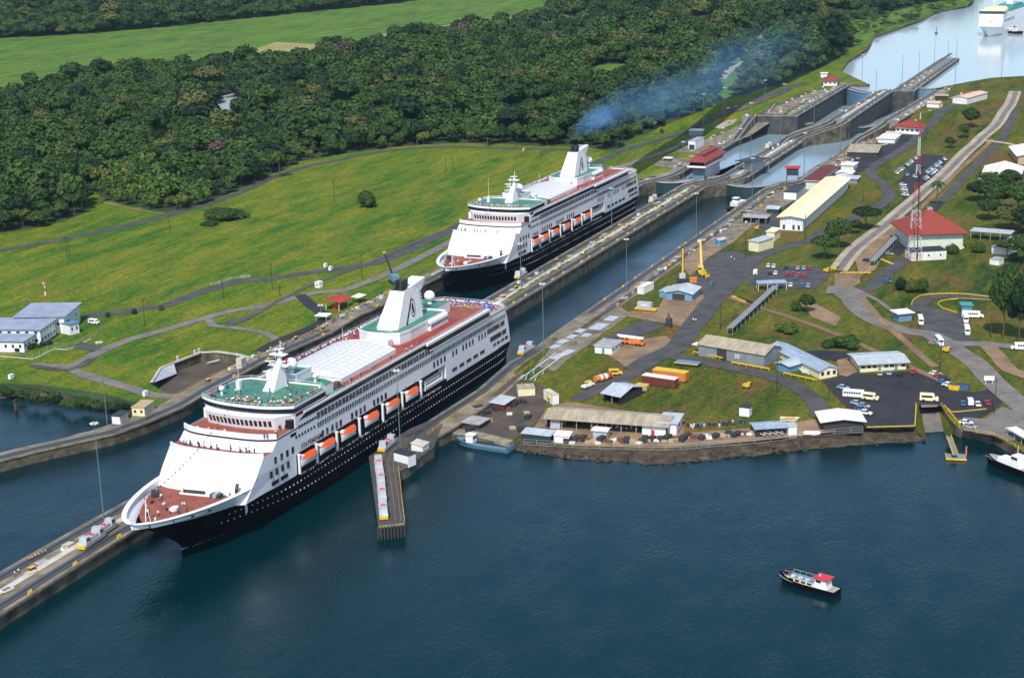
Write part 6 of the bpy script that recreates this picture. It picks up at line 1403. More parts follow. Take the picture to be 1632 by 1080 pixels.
for p, lb in (((1318, 434), 'yellow dump truck at the lower end of the beige track'), ((1331, 431), 'yellow digger beside the yellow dump truck'), ((1191, 618), 'small yellow implement alone on the lower lawn'), ((1207, 366), 'yellow forklift in front of the small open shed'), ((1509, 561), 'yellow implement on the grass slope by the road pole')):
    t = P_(lb, 'machine', 'machine', p, (6, 1)); part('body', MB().box(-1.9, 1.3, -1, 1, .6, 1.9, 'yellow'), t); part('cab', MB().box(.2, 1.6, -.8, .8, 1.9, 2.9, 'yellow').box(.3, 1.7, -.7, .7, 2.1, 2.7, 'glass dark'), t); part('arm', MB().tube((1.3, 0, 1.6), (3.0, 0, 2.6), .18, .18, 'dark metal', 4), t); wheels(t, (-1.2, 1.0), .95, .5); t.scale = (.75,)*3
for p, q, lb in (((1105, 563), (1152, 574), 'yellow guard rail along the curved road left of warehouse 30'), ((1166, 580), (1226, 591), 'yellow guard rail in front of warehouse 30'), ((1249, 597), (1302, 609), 'yellow guard rail between warehouse 30 and the blue-roofed house'), ((1340, 437), (1388, 437), 'yellow road barrier beside the junction')):
    a = G(*p, gR); b = G(*q, gR); L = hypot(b.x-a.x, b.y-a.y); t = thing('guard_rail', lb, 'guard rail', a, atan2(b.y-a.y, b.x-a.x)); part('beam', MB().box(0, L, -.15, .15, .6, 1.0, 'yellow'), t); pm = MB().box(-.12, .12, -.12, .12, 0, .6, 'yellow').mesh('post')
    for i in range(int(L/3)+1): link('post', pm, t, (i*3, 0, 0))
for p, m, lb in (((1521, 620), 'yellow', 'yellow skip beside the angled row of cars'), ((1535, 620), 'car blue', 'blue skip beside the yellow skip')):
    t = P_(lb, 'skip', 'skip', p, (8, 1)); part('tub', MB().prism([(-1.6, -1), (1.6, -1), (1.6, 1), (-1.6, 1)], 0, 1.7, m, pts2=[(-2.1, -1.1), (2.1, -1.1), (2.1, 1.1), (-2.1, 1.1)], top='dark metal'), t); part('rim', MB().box(-2.1, 2.1, -1.15, -1.05, 1.55, 1.75, m), t)
t = P_('white blank sign board on two legs beside the big road', 'sign', 'sign', (1576, 612), (8, 0)); part('board', MB().box(-1.7, 1.7, -.06, .06, 1.4, 2.9, 'white paint'), t); part('leg', MB().box(-1.2, -1.05, -.06, .06, 0, 1.4, 'white paint'), t); part('leg', MB().box(1.05, 1.2, -.06, .06, 0, 1.4, 'white paint'), t)
# ================================================================== BOATS
def boat_hull(mb, L, bw, h, m, deck, zb_=-.6, flare=1.12):
    st_ = []
    for i in range(13):
        u = i/12; x = L/2-u*L; w_ = bw/2*(sin(min(1, (u+.0)*2.3)*pi/2)**.7)*(1-.12*max(0, u-.7)/.3); st_.append((x, max(.02, w_), h+(.55*h*max(0, .35-u)/.35)))
    for s in (-1, 1):
        for i in range(12):
            a, b = st_[i], st_[i+1]; k = .84
            mb.poly([(a[0], s*a[1]*flare, a[2]), (b[0], s*b[1]*flare, b[2]), (b[0]-(.5 if i < 3 else 0), s*b[1]*k, zb_), (a[0]-(.9 if i == 0 else .5 if i < 3 else 0), s*a[1]*k, zb_)][::s], m)
    a = st_[-1]; mb.poly([(a[0], -a[1]*flare, a[2]), (a[0], a[1]*flare, a[2]), (a[0], a[1]*.84, zb_), (a[0], -a[1]*.84, zb_)], m)
    return mb, [(s_[0], -s_[1]*flare*.95, s_[2]) for s_ in st_]+[(s_[0], s_[1]*flare*.95, s_[2]) for s_ in st_[::-1]]
def boat(label, cat, p, d, L, bw, h, m, deckm, z=0.0):
    a = atz(p[0], p[1], z); b = atz(p[0]+d[0], p[1]+d[1], z); t = thing('boat', label, cat, a, atan2(b.y-a.y, b.x-a.x)); mb, dk = boat_hull(MB(), L, bw, h, m, deckm); part('hull', mb, t)
    D = [(x, y) for x, y, _ in dk]; part('deck', MB().prism(D, h-.35, h-.15, deckm, bottom=False), t)
    mb = MB(); raised(mb, D+[D[0]], .14, .22, m, lambda x, y: h-.15+.55*h*max(0, (x-L*.15)/(L*.35))); part('gunwale', mb, t); return t
t = boat('small passenger launch with red cabin roof alone on the open water', 'launch', (1288, 936), (-9, -2.6), 16.6, 4.1, 1.55, 'hull black', 'grey roof')
c = part('saloon', MB().prism([(5.2, -1.4), (5.2, 1.4), (-2.2, 1.6), (-2.2, -1.6)], 1.2, 2.35, 'cream', top='steel blue'), t)
for s in (-1, 1):
    for i in range(4): part('window', MB().box(-.62, .62, -.05, .05, -.28, .28, 'glass dark'), c, loc=(4.1-i*1.75, s*(1.5+.02*i), 1.85))
w_ = part('wheelhouse', MB().prism([(-2.2, -1.5), (-6.0, -1.5), (-6.0, 1.5), (-2.2, 1.5)], 1.2, 3.9, 'white paint', pts2=[(-2.7, -1.35), (-5.6, -1.35), (-5.6, 1.35), (-2.7, 1.35)]), t); part('window', MB().box(-4.3, -2.9, -1.5, 1.5, 2.9, 3.5, 'glass dark'), w_); part('cabin_roof', MB().box(-6.4, -2.2, -1.8, 1.8, 3.9, 4.1, 'red').sphere((-3.3, 0, 4.3), .25, 'white paint', 6, 4), t)
part('life_ring', MB().tube((-5.0, -1.56, 2.4), (-5.0, -1.46, 2.4), .38, .38, 'orange', 10), t)
mb = MB()
for s in (-1, 1):
    mb.tube((5, s*1.4, 3.3), (-2.4, s*1.5, 3.3), .05, .05, 'tan', 4)
    for i in range(5): mb.tube((5-i*1.8, s*1.4, 2.3), (5-i*1.8, s*1.4, 3.3), .05, .05, 'tan', 4)
    mb.tube((7.2, s*.5, 2.6), (5.2, s*1.5, 2.4), .05, .05, 'tan', 4)
part('railing', mb, t); part('engine_box', MB().box(-7.0, -6.4, -.8, .8, 1.1, 1.8, 'tan'), t); part('fender', MB().sphere((-6.9, -1.7, .9), .35, 'white paint', 8, 6), t)
mb = MB()
for i in range(3): mb.box(3.4-i*2, 4.4-i*2, .2, 1.1, 2.35, 2.6, 'white worn')
part('bench', mb, t)
t = boat('dark-hulled pilot boat with white cabin moored at the dock at the right edge', 'pilot boat', (1608, 748), (-9, -3.6), 19, 5.4, 2.5, 'hull black', 'grey roof')
c = part('cabin', MB().prism([(3.6, -1.9), (3.6, 1.9), (-6, 2.1), (-6, -2.1)], 1.8, 3.6, 'white paint', pts2=[(3.0, -1.6), (3.0, 1.6), (-5.6, 1.9), (-5.6, -1.9)]), t)
for i in range(4): part('window', MB().box(-.4, .4, -.05, .05, -.3, .3, 'glass dark'), c, loc=(2.4-i*1.1, -1.78, 2.9), rot=-.02)
w_ = part('wheelhouse', MB().prism([(-1.6, -1.7), (-1.6, 1.7), (-5, 1.8), (-5, -1.8)], 3.6, 5.6, 'white paint', pts2=[(-2.1, -1.5), (-2.1, 1.5), (-4.7, 1.6), (-4.7, -1.6)]), t); part('window', MB().box(-4.6, -2.2, -1.72, 1.72, 4.5, 5.2, 'glass dark'), w_); part('mast', MB().tube((-3, 0, 5.6), (-3.2, 0, 8.5), .1, .06, 'white paint', 5), t); part('mooring_line', MB().tube((5.5, 1.4, 2.6), (3.2, 7.5, 5.0), .06, .06, 'tan', 4), t)
t = boat('grey work barge with small white wheelhouse moored along the quay', 'barge', (771, 712), (-9, -1.4), 19.5, 5.2, 1.3, 'steel blue', 'dark metal'); part('wheelhouse', MB().box(3.2, 5.8, -1.3, 1.3, 1.0, 3.6, 'white paint').box(3.15, 5.85, -1.1, 1.1, 2.4, 3.1, 'glass dark').box(3, 6, -1.5, 1.5, 3.6, 3.8, 'white paint'), t); part('bulwark', MB().box(-9.4, 2.6, -2.6, -2.45, 1.1, 1.9, 'steel blue').box(-9.4, 2.6, 2.45, 2.6, 1.1, 1.9, 'steel blue').box(-9.5, -9.3, -2.6, 2.6, 1.1, 1.9, 'steel blue'), t); part('life_ring', MB().tube((4.6, -1.42, 2.0), (4.6, -1.32, 2.0), .38, .38, 'red', 10), t)
def tug(label, p, d, z, sc=1.0):
    t = boat(label, 'tugboat', p, d, 26, 8.4, 2.4, 'hull black', 'rust', z); part('deckhouse', MB().prism([(5, -2.6), (5, 2.6), (-6, 2.8), (-6, -2.8)], 2.2, 4.8, 'white worn'), t)
    w_ = part('wheelhouse', MB().box(.4, 4.2, -1.8, 1.8, 4.8, 7.4, 'white paint'), t); part('window', MB().box(.3, 4.3, -1.85, 1.85, 6.1, 6.9, 'glass dark'), w_); part('funnel', MB().tube((-3, -1, 4.8), (-3, -1, 7.6), .6, .55, 'dark metal', 8), t); part('mast', MB().tube((1.5, 0, 7.4), (1.4, 0, 12), .14, .08, 'dark metal', 5), t); part('bow_fender', MB().sphere((12.2, 0, 2.8), 1.3, 'rubber', 8, 6), t)
    t.scale = (sc,)*3; return t
tug('dark tugboat with white wheelhouse waiting against the right wall of the lower lock', (1176, 333), (-6, 2.2), 0.0, .9)
tug('dark tugboat alongside the far white cruise ship on the lake', (1612, 53), (-9, -1), 15.5)
t = boat('tiny white dinghy tied beside the finger pier hut', 'dinghy', (676, 729), (8, -3), 4.6, 1.7, .6, 'white paint', 'tan')
part('thwart', MB().box(-.2, .2, -.7, .7, .45, .55, 'tan'), t)
for i in range(4):
    p = (1207+i*9.5, 694-i*.8); a, an = dirpx(p, (6, 3.6), gR); t = thing('canoe', ['first', 'second', 'third', 'last'][i]+' from left of the four green and white boats under the canopy', 'rowing boat', a+Vector((0, -1.0, .6)), an, 'small boats under the shore canopy'); mb, dk = boat_hull(MB(), 5.6, 1.3, .6, 'dark green', 'white paint', 0.0); part('hull', mb, t); mb = MB(); raised(mb, [(x, y) for x, y, _ in dk], .16, .1, 'white paint', lambda x, y: .6); part('gunwale', mb, t)
t = P_('cream and orange open boat lying on the grass by the shore canopy', 'rowing_boat', 'rowing boat', (1259, 670), (9, .4)); mb, dk = boat_hull(MB(), 6.4, 2.0, .9, 'cream', 'cream', 0); part('hull', mb, t); part('deck', MB().prism([(x*.9, y*.85) for x, y, _ in dk], .5, .6, 'tan', bottom=False), t); part('cover', MB().box(-1.5, 1.5, -.5, .5, .6, .9, 'orange'), t)
t = P_('white upturned round boat by the shed at the end of the curved road', 'upturned_boat', 'boat', (1294, 690), (8, 0)); part('shell', MB().sphere((0, 0, 0), 1.0, 'white paint', 12, 6, .55), t, smooth=True); t.scale = (2.9, 1.4, 1.2); part('keel', MB().box(-.9, .9, -.04, .04, .3, .6, 'white worn'), t)
# floating landing with yellow-edged gangway
a = atz(1524, 733, 0); b = atz(1536, 733.5, 0); an = atan2(b.y-a.y, b.x-a.x); t = thing('floating_landing', 'floating landing stage with yellow edges below the boat ramp', 'landing stage', a, an)
part('deck', MB().box(-2.9, 2.9, -.5, 4.5, -.3, .5, 'dark wall', top='grey wall'), t); part('edge', MB().box(-3, 3, -.65, -.5, .2, .75, 'yellow').box(-3.1, -2.95, -.5, 4.5, .2, .75, 'yellow'), t); part('mooring_post', MB().box(2.9, 3.3, 3.6, 4.2, -2, 3.2, 'orange'), t)
p0, p1 = G(1512, 697, 1.6), atz(1522, 729, .8); L = (p1-p0).length; t = thing('gangway', 'yellow-railed gangway leading down to the floating landing stage', 'gangway', (p0.x, p0.y, 1.9), atan2(p1.y-p0.y, p1.x-p0.x)); part('tread', MB().box(0, L, -.7, .7, -.3, 0, 'grey wall'), t)
for y in (-.75, .75): part('rail', MB().box(0, L, y-.1, y+.1, -.1, .5, 'yellow'), t)
# far white cruise ship on the lake
a = atz(1571, 60, 15.5); b = atz(1640, 31, 15.5); t = thing('cruise_ship', 'distant all-white cruise ship approaching across the lake at the top right', 'cruise ship', a, atan2(b.y-a.y, b.x-a.x)-.02)
mb = MB(); Z = [-2, 0, 6, 12]; ST = [0, .02, .05, .09, .14, .22, .35, 1]; rows = []
for u in ST:
    row = []
    for z in Z:
        s0 = 12-max(z, 0)*1.1; L = 205-s0; hh = 14*(sin(pi/2*min(1, u/(.30-.014*max(z, 0)))))**.75; row.append((s0+u*L, hh, z))
    rows.append(row)
for sg in (-1, 1):
    for i in range(len(ST)-1):
        for k in range(3):
            q = [(p[0], sg*p[1], p[2]) for p in (rows[i][k], rows[i+1][k], rows[i+1][k+1], rows[i][k+1])]; mb.poly(q[::-sg], 'white paint')
part('hull', mb, t); part('foredeck', MB().prism([(r_[3][0]+1, -r_[3][1]*.92) for r_ in rows[:-1]]+[(r_[3][0]+1, r_[3][1]*.92) for r_ in rows[:-1]][::-1], 11.3, 11.6, 'deck green', bottom=False), t)
mb = MB(); mb.prism([(18, -14), (18, 14), (200, 14), (200, -14)], 11.6, 26.5, 'white paint', pts2=[(26, -14), (26, 14), (196, 14), (196, -14)]); s_ = part('superstructure', mb, t)
mb = MB()
for x in (-1.2, 0, 1.2): mb.box(20.4, 20.6, x*1.5-.5, x*1.5+.5, 16.6, 17.8, 'glass dark')
part('front_marks', mb, s_, loc=(-.5, 0, 0)); part('bridge', MB().box(25.0, 40, -15.5, 15.5, 26.5, 29.6, 'glass blue').box(24.5, 42, -15.8, 15.8, 29.6, 30.4, 'cream'), t); part('bridge_top', MB().prism([(27, -12), (27, 12), (60, 12), (60, -12)], 30.4, 33.5, 'cream', pts2=[(36, -9), (36, 9), (60, 9), (60, -9)]), t)
for i in range(9): part('window', MB().box(-1.6, 1.6, -.1, .1, -1.9, 1.9, 'glass dark'), s_, loc=(36+i*(5 if i < 2 else 6.2), -14.05, 17.5))
part('sports_deck', MB().box(60, 185, -13.6, 13.6, 26.5, 27.5, 'deck green').box(64, 180, -13.4, -12.9, 27.5, 31, 'teal').box(100, 150, -10, 10, 27.5, 32, 'teal'), t); part('funnel', MB().prism([(118, -4), (134, -4), (134, 4), (118, 4)], 32, 44, 'white paint', pts2=[(124, -3), (136, -3), (136, 3), (124, 3)]), t)
t.scale = (.8, .8, .8); part('mast', MB().tube((34, 0, 33), (37, 0, 44), .9, .4, 'white paint', 6).box(34, 38, -3, 3, 40, 40.5, 'white paint'), t); part('dome', MB().sphere((29, 8, 32), 2.0, 'white paint', 10, 7), t)
# ================================================================== POLES
def mast(p, ty, label, kind='steel', f=g, group=None):
    P = G(*p, f); H = max(4, height_to(P, ty)); t = thing('light_pole' if kind == 'steel' else 'utility_pole', label, 'light pole' if kind == 'steel' else 'utility pole', P, 0, group)
    r0 = .2 if kind == 'steel' else .2; part('pole', MB().tube((0, 0, -.5), (0, 0, H), r0, r0*.55, 'pole steel' if kind == 'steel' else 'wood pole', 7), t)
    if kind == 'steel':
        mb = MB(); mb.tube((0, 0, H-.1), (0, 0, H+.1), .5, .5, 'steel', 8)
        for k in range(6): a = k*pi/3; mb.box(.9*cos(a)-.25, .9*cos(a)+.25, .9*sin(a)-.25, .9*sin(a)+.25, H-.2, H+.1, 'white worn')
        part('lamp_head', mb, t)
    else: part('crossarm', MB().box(-1.2, 1.2, -.09, .09, H-.8, H-.6, 'wood pole'), t)
    return t
for p, ty, lb, f in (((166, 831), 674, 'tall floodlight mast on the centre wall ahead of the nearer ship bow', gW), ((638.7, 727), 590, 'tall green floodlight mast on the finger pier against the nearer ship', 4.0), ((867, 572), 452, 'tall floodlight mast on the right lock wall at the nearer ship stern', gW), ((999, 465), 381, 'floodlight mast on the right lock wall beside the dirt yard', gW), ((1109.5, 383), 308, 'floodlight mast on the right lock wall by the blue hut', gW), ((1199, 319), 252, 'floodlight mast on the right lock wall beside the tug', gW), ((1281.5, 277), 212, 'floodlight mast behind the crimson-roofed lookout', gW), ((1339, 241), 176, 'floodlight mast beside the flat-roofed shed at the second chamber', gW), ((831, 459), 388, 'floodlight mast on the centre wall below the farther ship bow', gW), ((975, 366), 300, 'floodlight mast on the centre wall amidships of the farther ship', gW), ((1089, 286), 226, 'floodlight mast on the centre wall left of the control tower', gW), ((1180, 262), 205, 'left floodlight mast of a pair behind the concrete frame building', gW), ((1196, 256), 164, 'right floodlight mast of a pair behind the concrete frame building', gW), ((1243, 233), 178, 'floodlight mast half way along the second chamber centre wall', gW), ((1297, 206), 145, 'floodlight mast near the ramp of the centre wall', gW), ((171, 676), 545, 'floodlight mast rising beside the white hut on the guide wall', 4.0),
    ((1373.6, 134), 87, 'leftmost floodlight mast against the bright lake water', gW), ((1396, 150), 109, 'second floodlight mast from left against the lake water', gW), ((1437.5, 133), 86, 'floodlight mast at the root of the long lake pier', gW), ((1464.4, 117), 80, 'floodlight mast on the first third of the lake pier', gW), ((1489, 100), 66, 'floodlight mast on the middle of the lake pier', gW), ((1511, 86), 64, 'floodlight mast near the tip of the lake pier', gW), ((1522, 138), 60, 'tall mast on the lake shore right of the locks', gR), ((1596, 124), 100, 'small dark mast on the lake shore at the right', gR), ((1044, 246), 196, 'lamp mast on the grass left of the control tower', gL), ((1121, 206), 150, 'lamp mast beside the forest road left of the white workshop', gL), ((1154, 189), 140, 'lamp mast on the forest road behind the white workshop', gL), ((1219, 167), 128, 'lamp mast on the lawn by the second chamber', gL), ((1249, 192), 134, 'lamp mast at the gate of the third chamber', gL), ((512, 508), 486, 'short lamp post beside the crimson-roofed hut', gL)): mast(p, ty, lb, 'steel', f)
for p, ty, lb, f in (((107, 410), 377, 'left pole of a twin pair on the grass field', gL), ((111.5, 411), 379, 'right pole of a twin pair on the grass field', gL), ((338, 364), 327, 'dark pole in front of the dark mound on the field', gL), ((271, 371), 342, 'pale thin pole beside the field road', gL), ((533, 322), 287, 'dark pole left of the round bush on the field', gL), ((711, 286), 251, 'dark pole between the round bush and the farther ship', gL), ((722, 273), 248, 'thin pole right behind the dark pole in mid field', gL), ((231, 519), 476, 'dark pole beside the road right of the station building', gL), ((356, 474), 437, 'dark pole beside the white-railed road bend', gL), ((434, 460), 419, 'dark pole beside the rail spur', gL), ((577, 445), 405, 'dark pole left of the crawler crane', gL), ((446, 471), 456, 'short pole on the grass below the rail spur', gL), ((862, 253), 230, 'dark pole near the yellow box at the forest edge', gL), ((1148, 525), 482, 'dark pole at the corner of warehouse 30', gR), ((1203.5, 464), 434, 'dark pole at the left end of the carport', gR), ((1187.5, 411), 372, 'dark pole beside the cream block houses', gR), ((1283, 382), 342, 'dark pole at the near corner of the long yellow-roofed building', gR), ((1238, 622), 571, 'dark pole on the curved road verge', gR), ((1321, 636), 610, 'dark pole at the corner of the dark car park', gR), ((1498, 590), 543, 'dark pole on the grass slope above the car row', gR), ((1585, 658), 602, 'dark pole beside the blank white sign', gR), ((1376, 322), 290, 'dark pole on the grass slope beside the service road', gR), ((1424, 466), 432, 'pale blue pole beside the road junction', gR), ((1579, 538), 500, 'dark pole under the big dark trees', gR)): mast(p, ty, lb, 'wood', f)
# chain-link fence round the station building and along the shore
def fence(label, px, f, h=2.0, m='steel', n=None):
    l = line_px(px, f, 4); t = thing('fence', label, 'fence'); mb = MB(); pm = MB().box(-.05, .05, -.05, .05, 0, h, m).mesh('fence_post')
    for z in (.1, h*.5, h): 
        for i in range(len(l)-1): mb.tube((*l[i], f(*l[i])+z), (*l[i+1], f(*l[i+1])+z), .035, .035, m, 3, False)
    part('wire', mb, t)
    for i in range(0, len(l), 1): link('fence_post', pm, t, (*l[i], f(*l[i])))
    return t
fence('wire fence around the front of the station building', [(-10, 566), (30, 569), (52, 571), (87, 555), (108, 556), (145, 539), (170, 524)], gL); mb = MB(); raised(mb, line_px([(-10, 567), (30, 570), (52, 572), (87, 556), (108, 557), (145, 540)], gL, 4), .5, .12, 'concrete pale', gL); struct('kerb_strip', mb)
fence('grey wire fence along the top of the rocky shore', [(835, 708), (912, 713), (978, 715), (1060, 717), (1110, 714), (1203, 706), (1300, 695), (1375, 688)], gR, 1.8)
fence('white railing at the bend of the field road', [(336, 455), (350, 451), (368, 445), (398, 441)], gL, 1.0, 'white paint')
fence('yellow railing between the concrete basin and the left wall track', [(278, 634), (300, 622), (330, 606), (373, 586), (402, 572)], gL, 1.2, 'yellow')
fence('yellow railing along the land side of the right lock wall', [(682, 693), (722, 664), (760, 640), (821, 601), (850, 581)], lambda x, y: 4.05, 1.2, 'yellow')
fence('yellow railing along the dock wall above the dark pilot boat', [(1500, 646), (1529, 682), (1584, 694), (1605, 705), (1632, 720), (1660, 736)], gR, 1.1, 'yellow')
fence('yellow railing on the water side of the finger pier', [(645, 832), (641, 800), (638, 770), (635, 748)], lambda x, y: 4.05, 1.1, 'yellow')
# ================================================================== SMALL GEAR on the walls and in the yards
r = random.Random(21)
def scatter(e, x0, x1, n, dmin, dmax, maker, name, lb, cat, grp, fs=gW):
    me = maker
    for i in range(n):
        x = x0+(x1-x0)*(i+r.random()*.8)/n; y = Y(e, x)+r.uniform(dmin, dmax); o = link(name, r.choice(me), None, (x, y, fs(x, y)+.02), r.uniform(-.2, .2)); tag(o, lb, cat, grp)
bol = [MB().tube((-.5, 0, 0), (-.5, 0, .6), .28, .32, 'yellow', 7).tube((.5, 0, 0), (.5, 0, .6), .28, .32, 'yellow', 7).box(-.9, .9, -.35, .35, 0, .12, 'yellow').mesh('bollard')]
bxs = [MB().box(-.9, .9, -.5, .5, 0, .9, m).box(-.95, .95, -.55, .55, .9, 1.0, m2).mesh('equipment_box') for m, m2 in (('white worn', 'white paint'), ('yellow', 'orange'), ('white paint', 'tan'), ('grey wall', 'steel'), ('rust red', 'yellow'))]
hat = [MB().box(-1.6, 1.6, -1.1, 1.1, 0, .18, m).box(-1.3, 1.3, -.8, .8, .18, .24, m2).mesh('hatch_cover') for m, m2 in (('concrete pale', 'steel'), ('tan', 'concrete pale'), ('grey wall', 'dark metal'), ('white worn', 'concrete'))]
pad = [MB().box(-2.6, 2.6, -1.2, 1.2, 0, .06, m).mesh('grass_strip') for m in ('grass bank', 'grass field')]
for x0, x1, w2 in ((-80, 0, 'near'), (240, 530, 'middle'), (565, 700, 'second chamber'), (745, 1000, 'upper')):
    n = int((x1-x0)/16); scatter(CR, x0, x1, n, 1.0, 1.3, bol, 'bollard', f'yellow double bollard along the {w2} stretch of the centre wall edge', 'bollard', f'yellow bollards on the {w2} centre wall')
    scatter(CR, x0, x1, int(n*1.7), 5.5, 12.5, hat, 'hatch_cover', f'flat hatch cover on the {w2} stretch of the centre wall', 'hatch cover', f'hatch covers on the {w2} centre wall')
    scatter(CR, x0, x1, int(n*1.2), 5.5, 12.5, bxs, 'equipment_box', f'equipment box on the {w2} stretch of the centre wall', 'equipment box', f'equipment boxes on the {w2} centre wall')
for x in range(255, 525, 6):
    y = Y(CR, x)+r.choice([6.3, 11.2])+r.uniform(-.5, .5); o = link('grass_strip', r.choice(pad), None, (x, y, 6.02)); tag(o, None, None, None, 'stuff'); o['label'] = 'strip of grass in the paving of the centre lock wall'
for e, a_, b_, s1, s2, w2 in ((RL, 260, 520, -10, -6, 'right'), (LR, 120, 260, 4.8, 8.0, 'left'), (LR, 560, 900, 5, 8.5, 'upper left'), (RL, 560, 900, -10, -5.5, 'upper right')):
    scatter(e, a_, b_, int((b_-a_)/14), s1, s2, bxs, 'equipment_box', f'equipment box along the {w2} lock wall', 'equipment box', f'equipment boxes on the {w2} lock wall'); scatter(e, a_, b_, int((b_-a_)/12), s1, s2, hat, 'hatch_cover', f'flat hatch cover on the {w2} lock wall', 'hatch cover', f'hatch covers on the {w2} lock wall')
    scatter(e, a_, b_, int((b_-a_)/19), -1.2 if e is RL else 1.0, -1.0 if e is RL else 1.2, bol, 'bollard', f'yellow double bollard on the edge of the {w2} lock wall', 'bollard', f'yellow bollards on the {w2} lock wall')
for e, a_, b_, s1, s2, w2 in ((LR, 565, 880, 9, 24, 'upper left'), (RL, 420, 860, -24, -10, 'upper right')):
    scatter(e, a_, b_, int((b_-a_)/7), s1, s2, bxs+hat, 'equipment_box', f'low box or pad scattered on the paving behind the {w2} lock wall', 'equipment box', f'boxes on the paving behind the {w2} lock wall', gL if e is LR else gR)
# line handlers on the walls
for k in range(34): x = 150+k*3.6+r.uniform(-1, 1); y = Y(LR, x)+r.uniform(4.5, 7.5); person((x, y, gW(x, y)), r.uniform(0, 6), 'line handler standing on the left lock wall behind the nearer ship', 'line handlers on the left wall', r.choice(['shirt orange', 'shirt yellow', 'shirt white', 'shirt red']))
for p in ((48, 895), (52, 893), (57, 890), (62, 888), (68, 885), (73, 883), (79, 880), (24, 918), (30, 914)): person(G(*p, gW), r.uniform(0, 6), 'line handler in a group on the near end of the centre wall', 'line handlers on the near centre wall', r.choice(['shirt orange', 'navy', 'shirt white']))
for p, lb in (((1165.5, 413), 'left of two people standing in the paved yard'), ((1170.5, 417), 'right of two people standing in the paved yard'), ((1105, 513), 'left of two people walking on the lane by warehouse 30'), ((1109, 514), 'right of two people walking on the lane by warehouse 30')): person(G(*p, gR), r.uniform(0, 6), lb, None, 'shirt white')
person(G(918, 549, gR), 1, 'person in dark clothes standing at the edge of the lock machinery pads', None, 'navy')
# pale steel plates and pads beside the right wall, stacked goods along the shore
for k, (x, y, L, wd) in enumerate(((885, 553, 5, 3), (897, 545, 5, 3), (912, 537, 5, 3), (925, 528, 5, 3), (890, 569, 7, 3.4), (905, 562, 6, 3.4), (955, 521, 9, 5), (975, 508, 6, 4), (935, 535, 4, 3))):
    a, an = dirpx((x, y), (8, -5), gR); o = link('steel_plate', MB().box(-L/2, L/2, -wd/2, wd/2, 0, .25, 'pale blue roof' if k % 2 else 'silver').mesh('steel_plate'), None, a+Vector((0, 0, .12)), an); tag(o, 'flat pale steel plate lying beside the right lock wall', 'steel plate', 'steel plates beside the right lock wall')
goods = [MB().tube((-.3, 0, 0), (-.3, 0, .9), .3, .3, m, 7).mesh('drum') for m in ('car blue', 'rust red', 'white worn', 'dark metal', 'dark metal', 'dark green', 'rust')]
for k in range(46): p = (1096+k*2.0+r.uniform(-1, 1), 679.5-k*.12+r.uniform(-2, 2.5)); o = link('drum', r.choice(goods), None, G(*p, gR)+Vector((0, 0, .05)), 0); tag(o, 'oil drum in the row along the shore track', 'drum', 'row of drums along the shore track')
crt = [MB().box(-w_/2, w_/2, -.9, .9, 0, h_, m).mesh('crate') for w_, h_, m in ((2.4, 1.3, 'dark metal'), (3.2, 1.7, 'dark wall'), (2, .9, 'rust'), (2.0, .7, 'tan'), (1.4, .6, 'white worn'))]
for k in range(58): p = (905+k*5.9+r.uniform(-2, 2), 704.5-max(0, k-20)*.42+r.uniform(-3, 2.5)); o = link('crate', r.choice(crt), None, G(*p, gR)+Vector((0, 0, .02)), r.uniform(-.3, .3)); tag(o, 'dark crate or scrap stack along the fenced shore', 'crate', 'crates along the shore')
for k in range(26): p = (748+r.uniform(0, 95), 690-r.uniform(0, 50)); q = G(*p, gR); o = link('crate', r.choice(crt), None, q+Vector((0, 0, .02)), r.uniform(-1, 1)); tag(o, 'crate or gear stack in the dark yard beside the quay', 'crate', 'gear stacks in the dark yard')
pip_ = [MB().tube((0, 0, .25), (9, 0, .25), .25, .25, m, 6).mesh('pipe') for m in ('white paint', 'pale green wall')]
for k in range(3): a, an = dirpx((1269+k*4, 583+k), (7, 8), gR); o = link('pipe', pip_[k % 2], None, a, an); tag(o, ['left', 'middle', 'right'][k]+' of three long pale pipes lying beside the small teal shed', 'pipe')
for k in range(3): p = (1178+k*8, 478+k*2.2); a, an = dirpx(p, (9, 3.2), gR); o = link('beam', MB().box(-5, 5, -.5, .5, 0, .8, 'dark wall' if k else 'yellow').mesh('beam'), None, a, an); tag(o, ['yellow', 'middle dark', 'right dark'][k]+' beam lying on the grass left of the covered walkway', 'beam')
for k in range(4): p = (692+k*4.5, 437-k*2.2); o = link('stone', MB().box(-1.6, 1.6, -.8, .8, 0, .4, 'concrete pale').mesh('stone'), None, G(*p, gL)); tag(o, ['first', 'second', 'third', 'fourth'][k]+' pale slab from left on the grass before the farther ship bow', 'slab')
for p, lb, m in (((835, 241), 'yellow box on the road at the forest edge', 'yellow'), ((519, 426), 'upper white marker beside the field road', 'white paint'), ((527, 431), 'lower white marker beside the field road', 'white paint'), ((18, 604), 'small white sign at the basin edge', 'white paint'), ((232, 631), 'small white sign near the concrete basin', 'white paint'), ((1134, 456), 'small blue box cabin beside the yard road', 'car blue')):
    f = gL if p[0] < 900 else gR; o = link('box', MB().box(-1, 1, -.5, .5, .2, 1.9, m).box(-.8, -.7, -.1, .1, 0, .2, 'dark metal').mesh('box'), None, G(*p, f)); tag(o, lb, 'box')
P = atz(26, 652, 0); t = thing('mooring_pile', 'dark timber mooring pile standing in the basin water at the left', 'mooring pile', P); part('pile', MB().tube((-.4, 0, -2), (-.3, 0, 3.4), .35, .3, 'timber', 6), t); part('pile', MB().tube((.5, 0, -2), (.4, 0, 3.2), .35, .3, 'timber', 6), t); part('cap', MB().box(-.8, .8, -.4, .4, 3.1, 3.5, 'dark wall'), t)
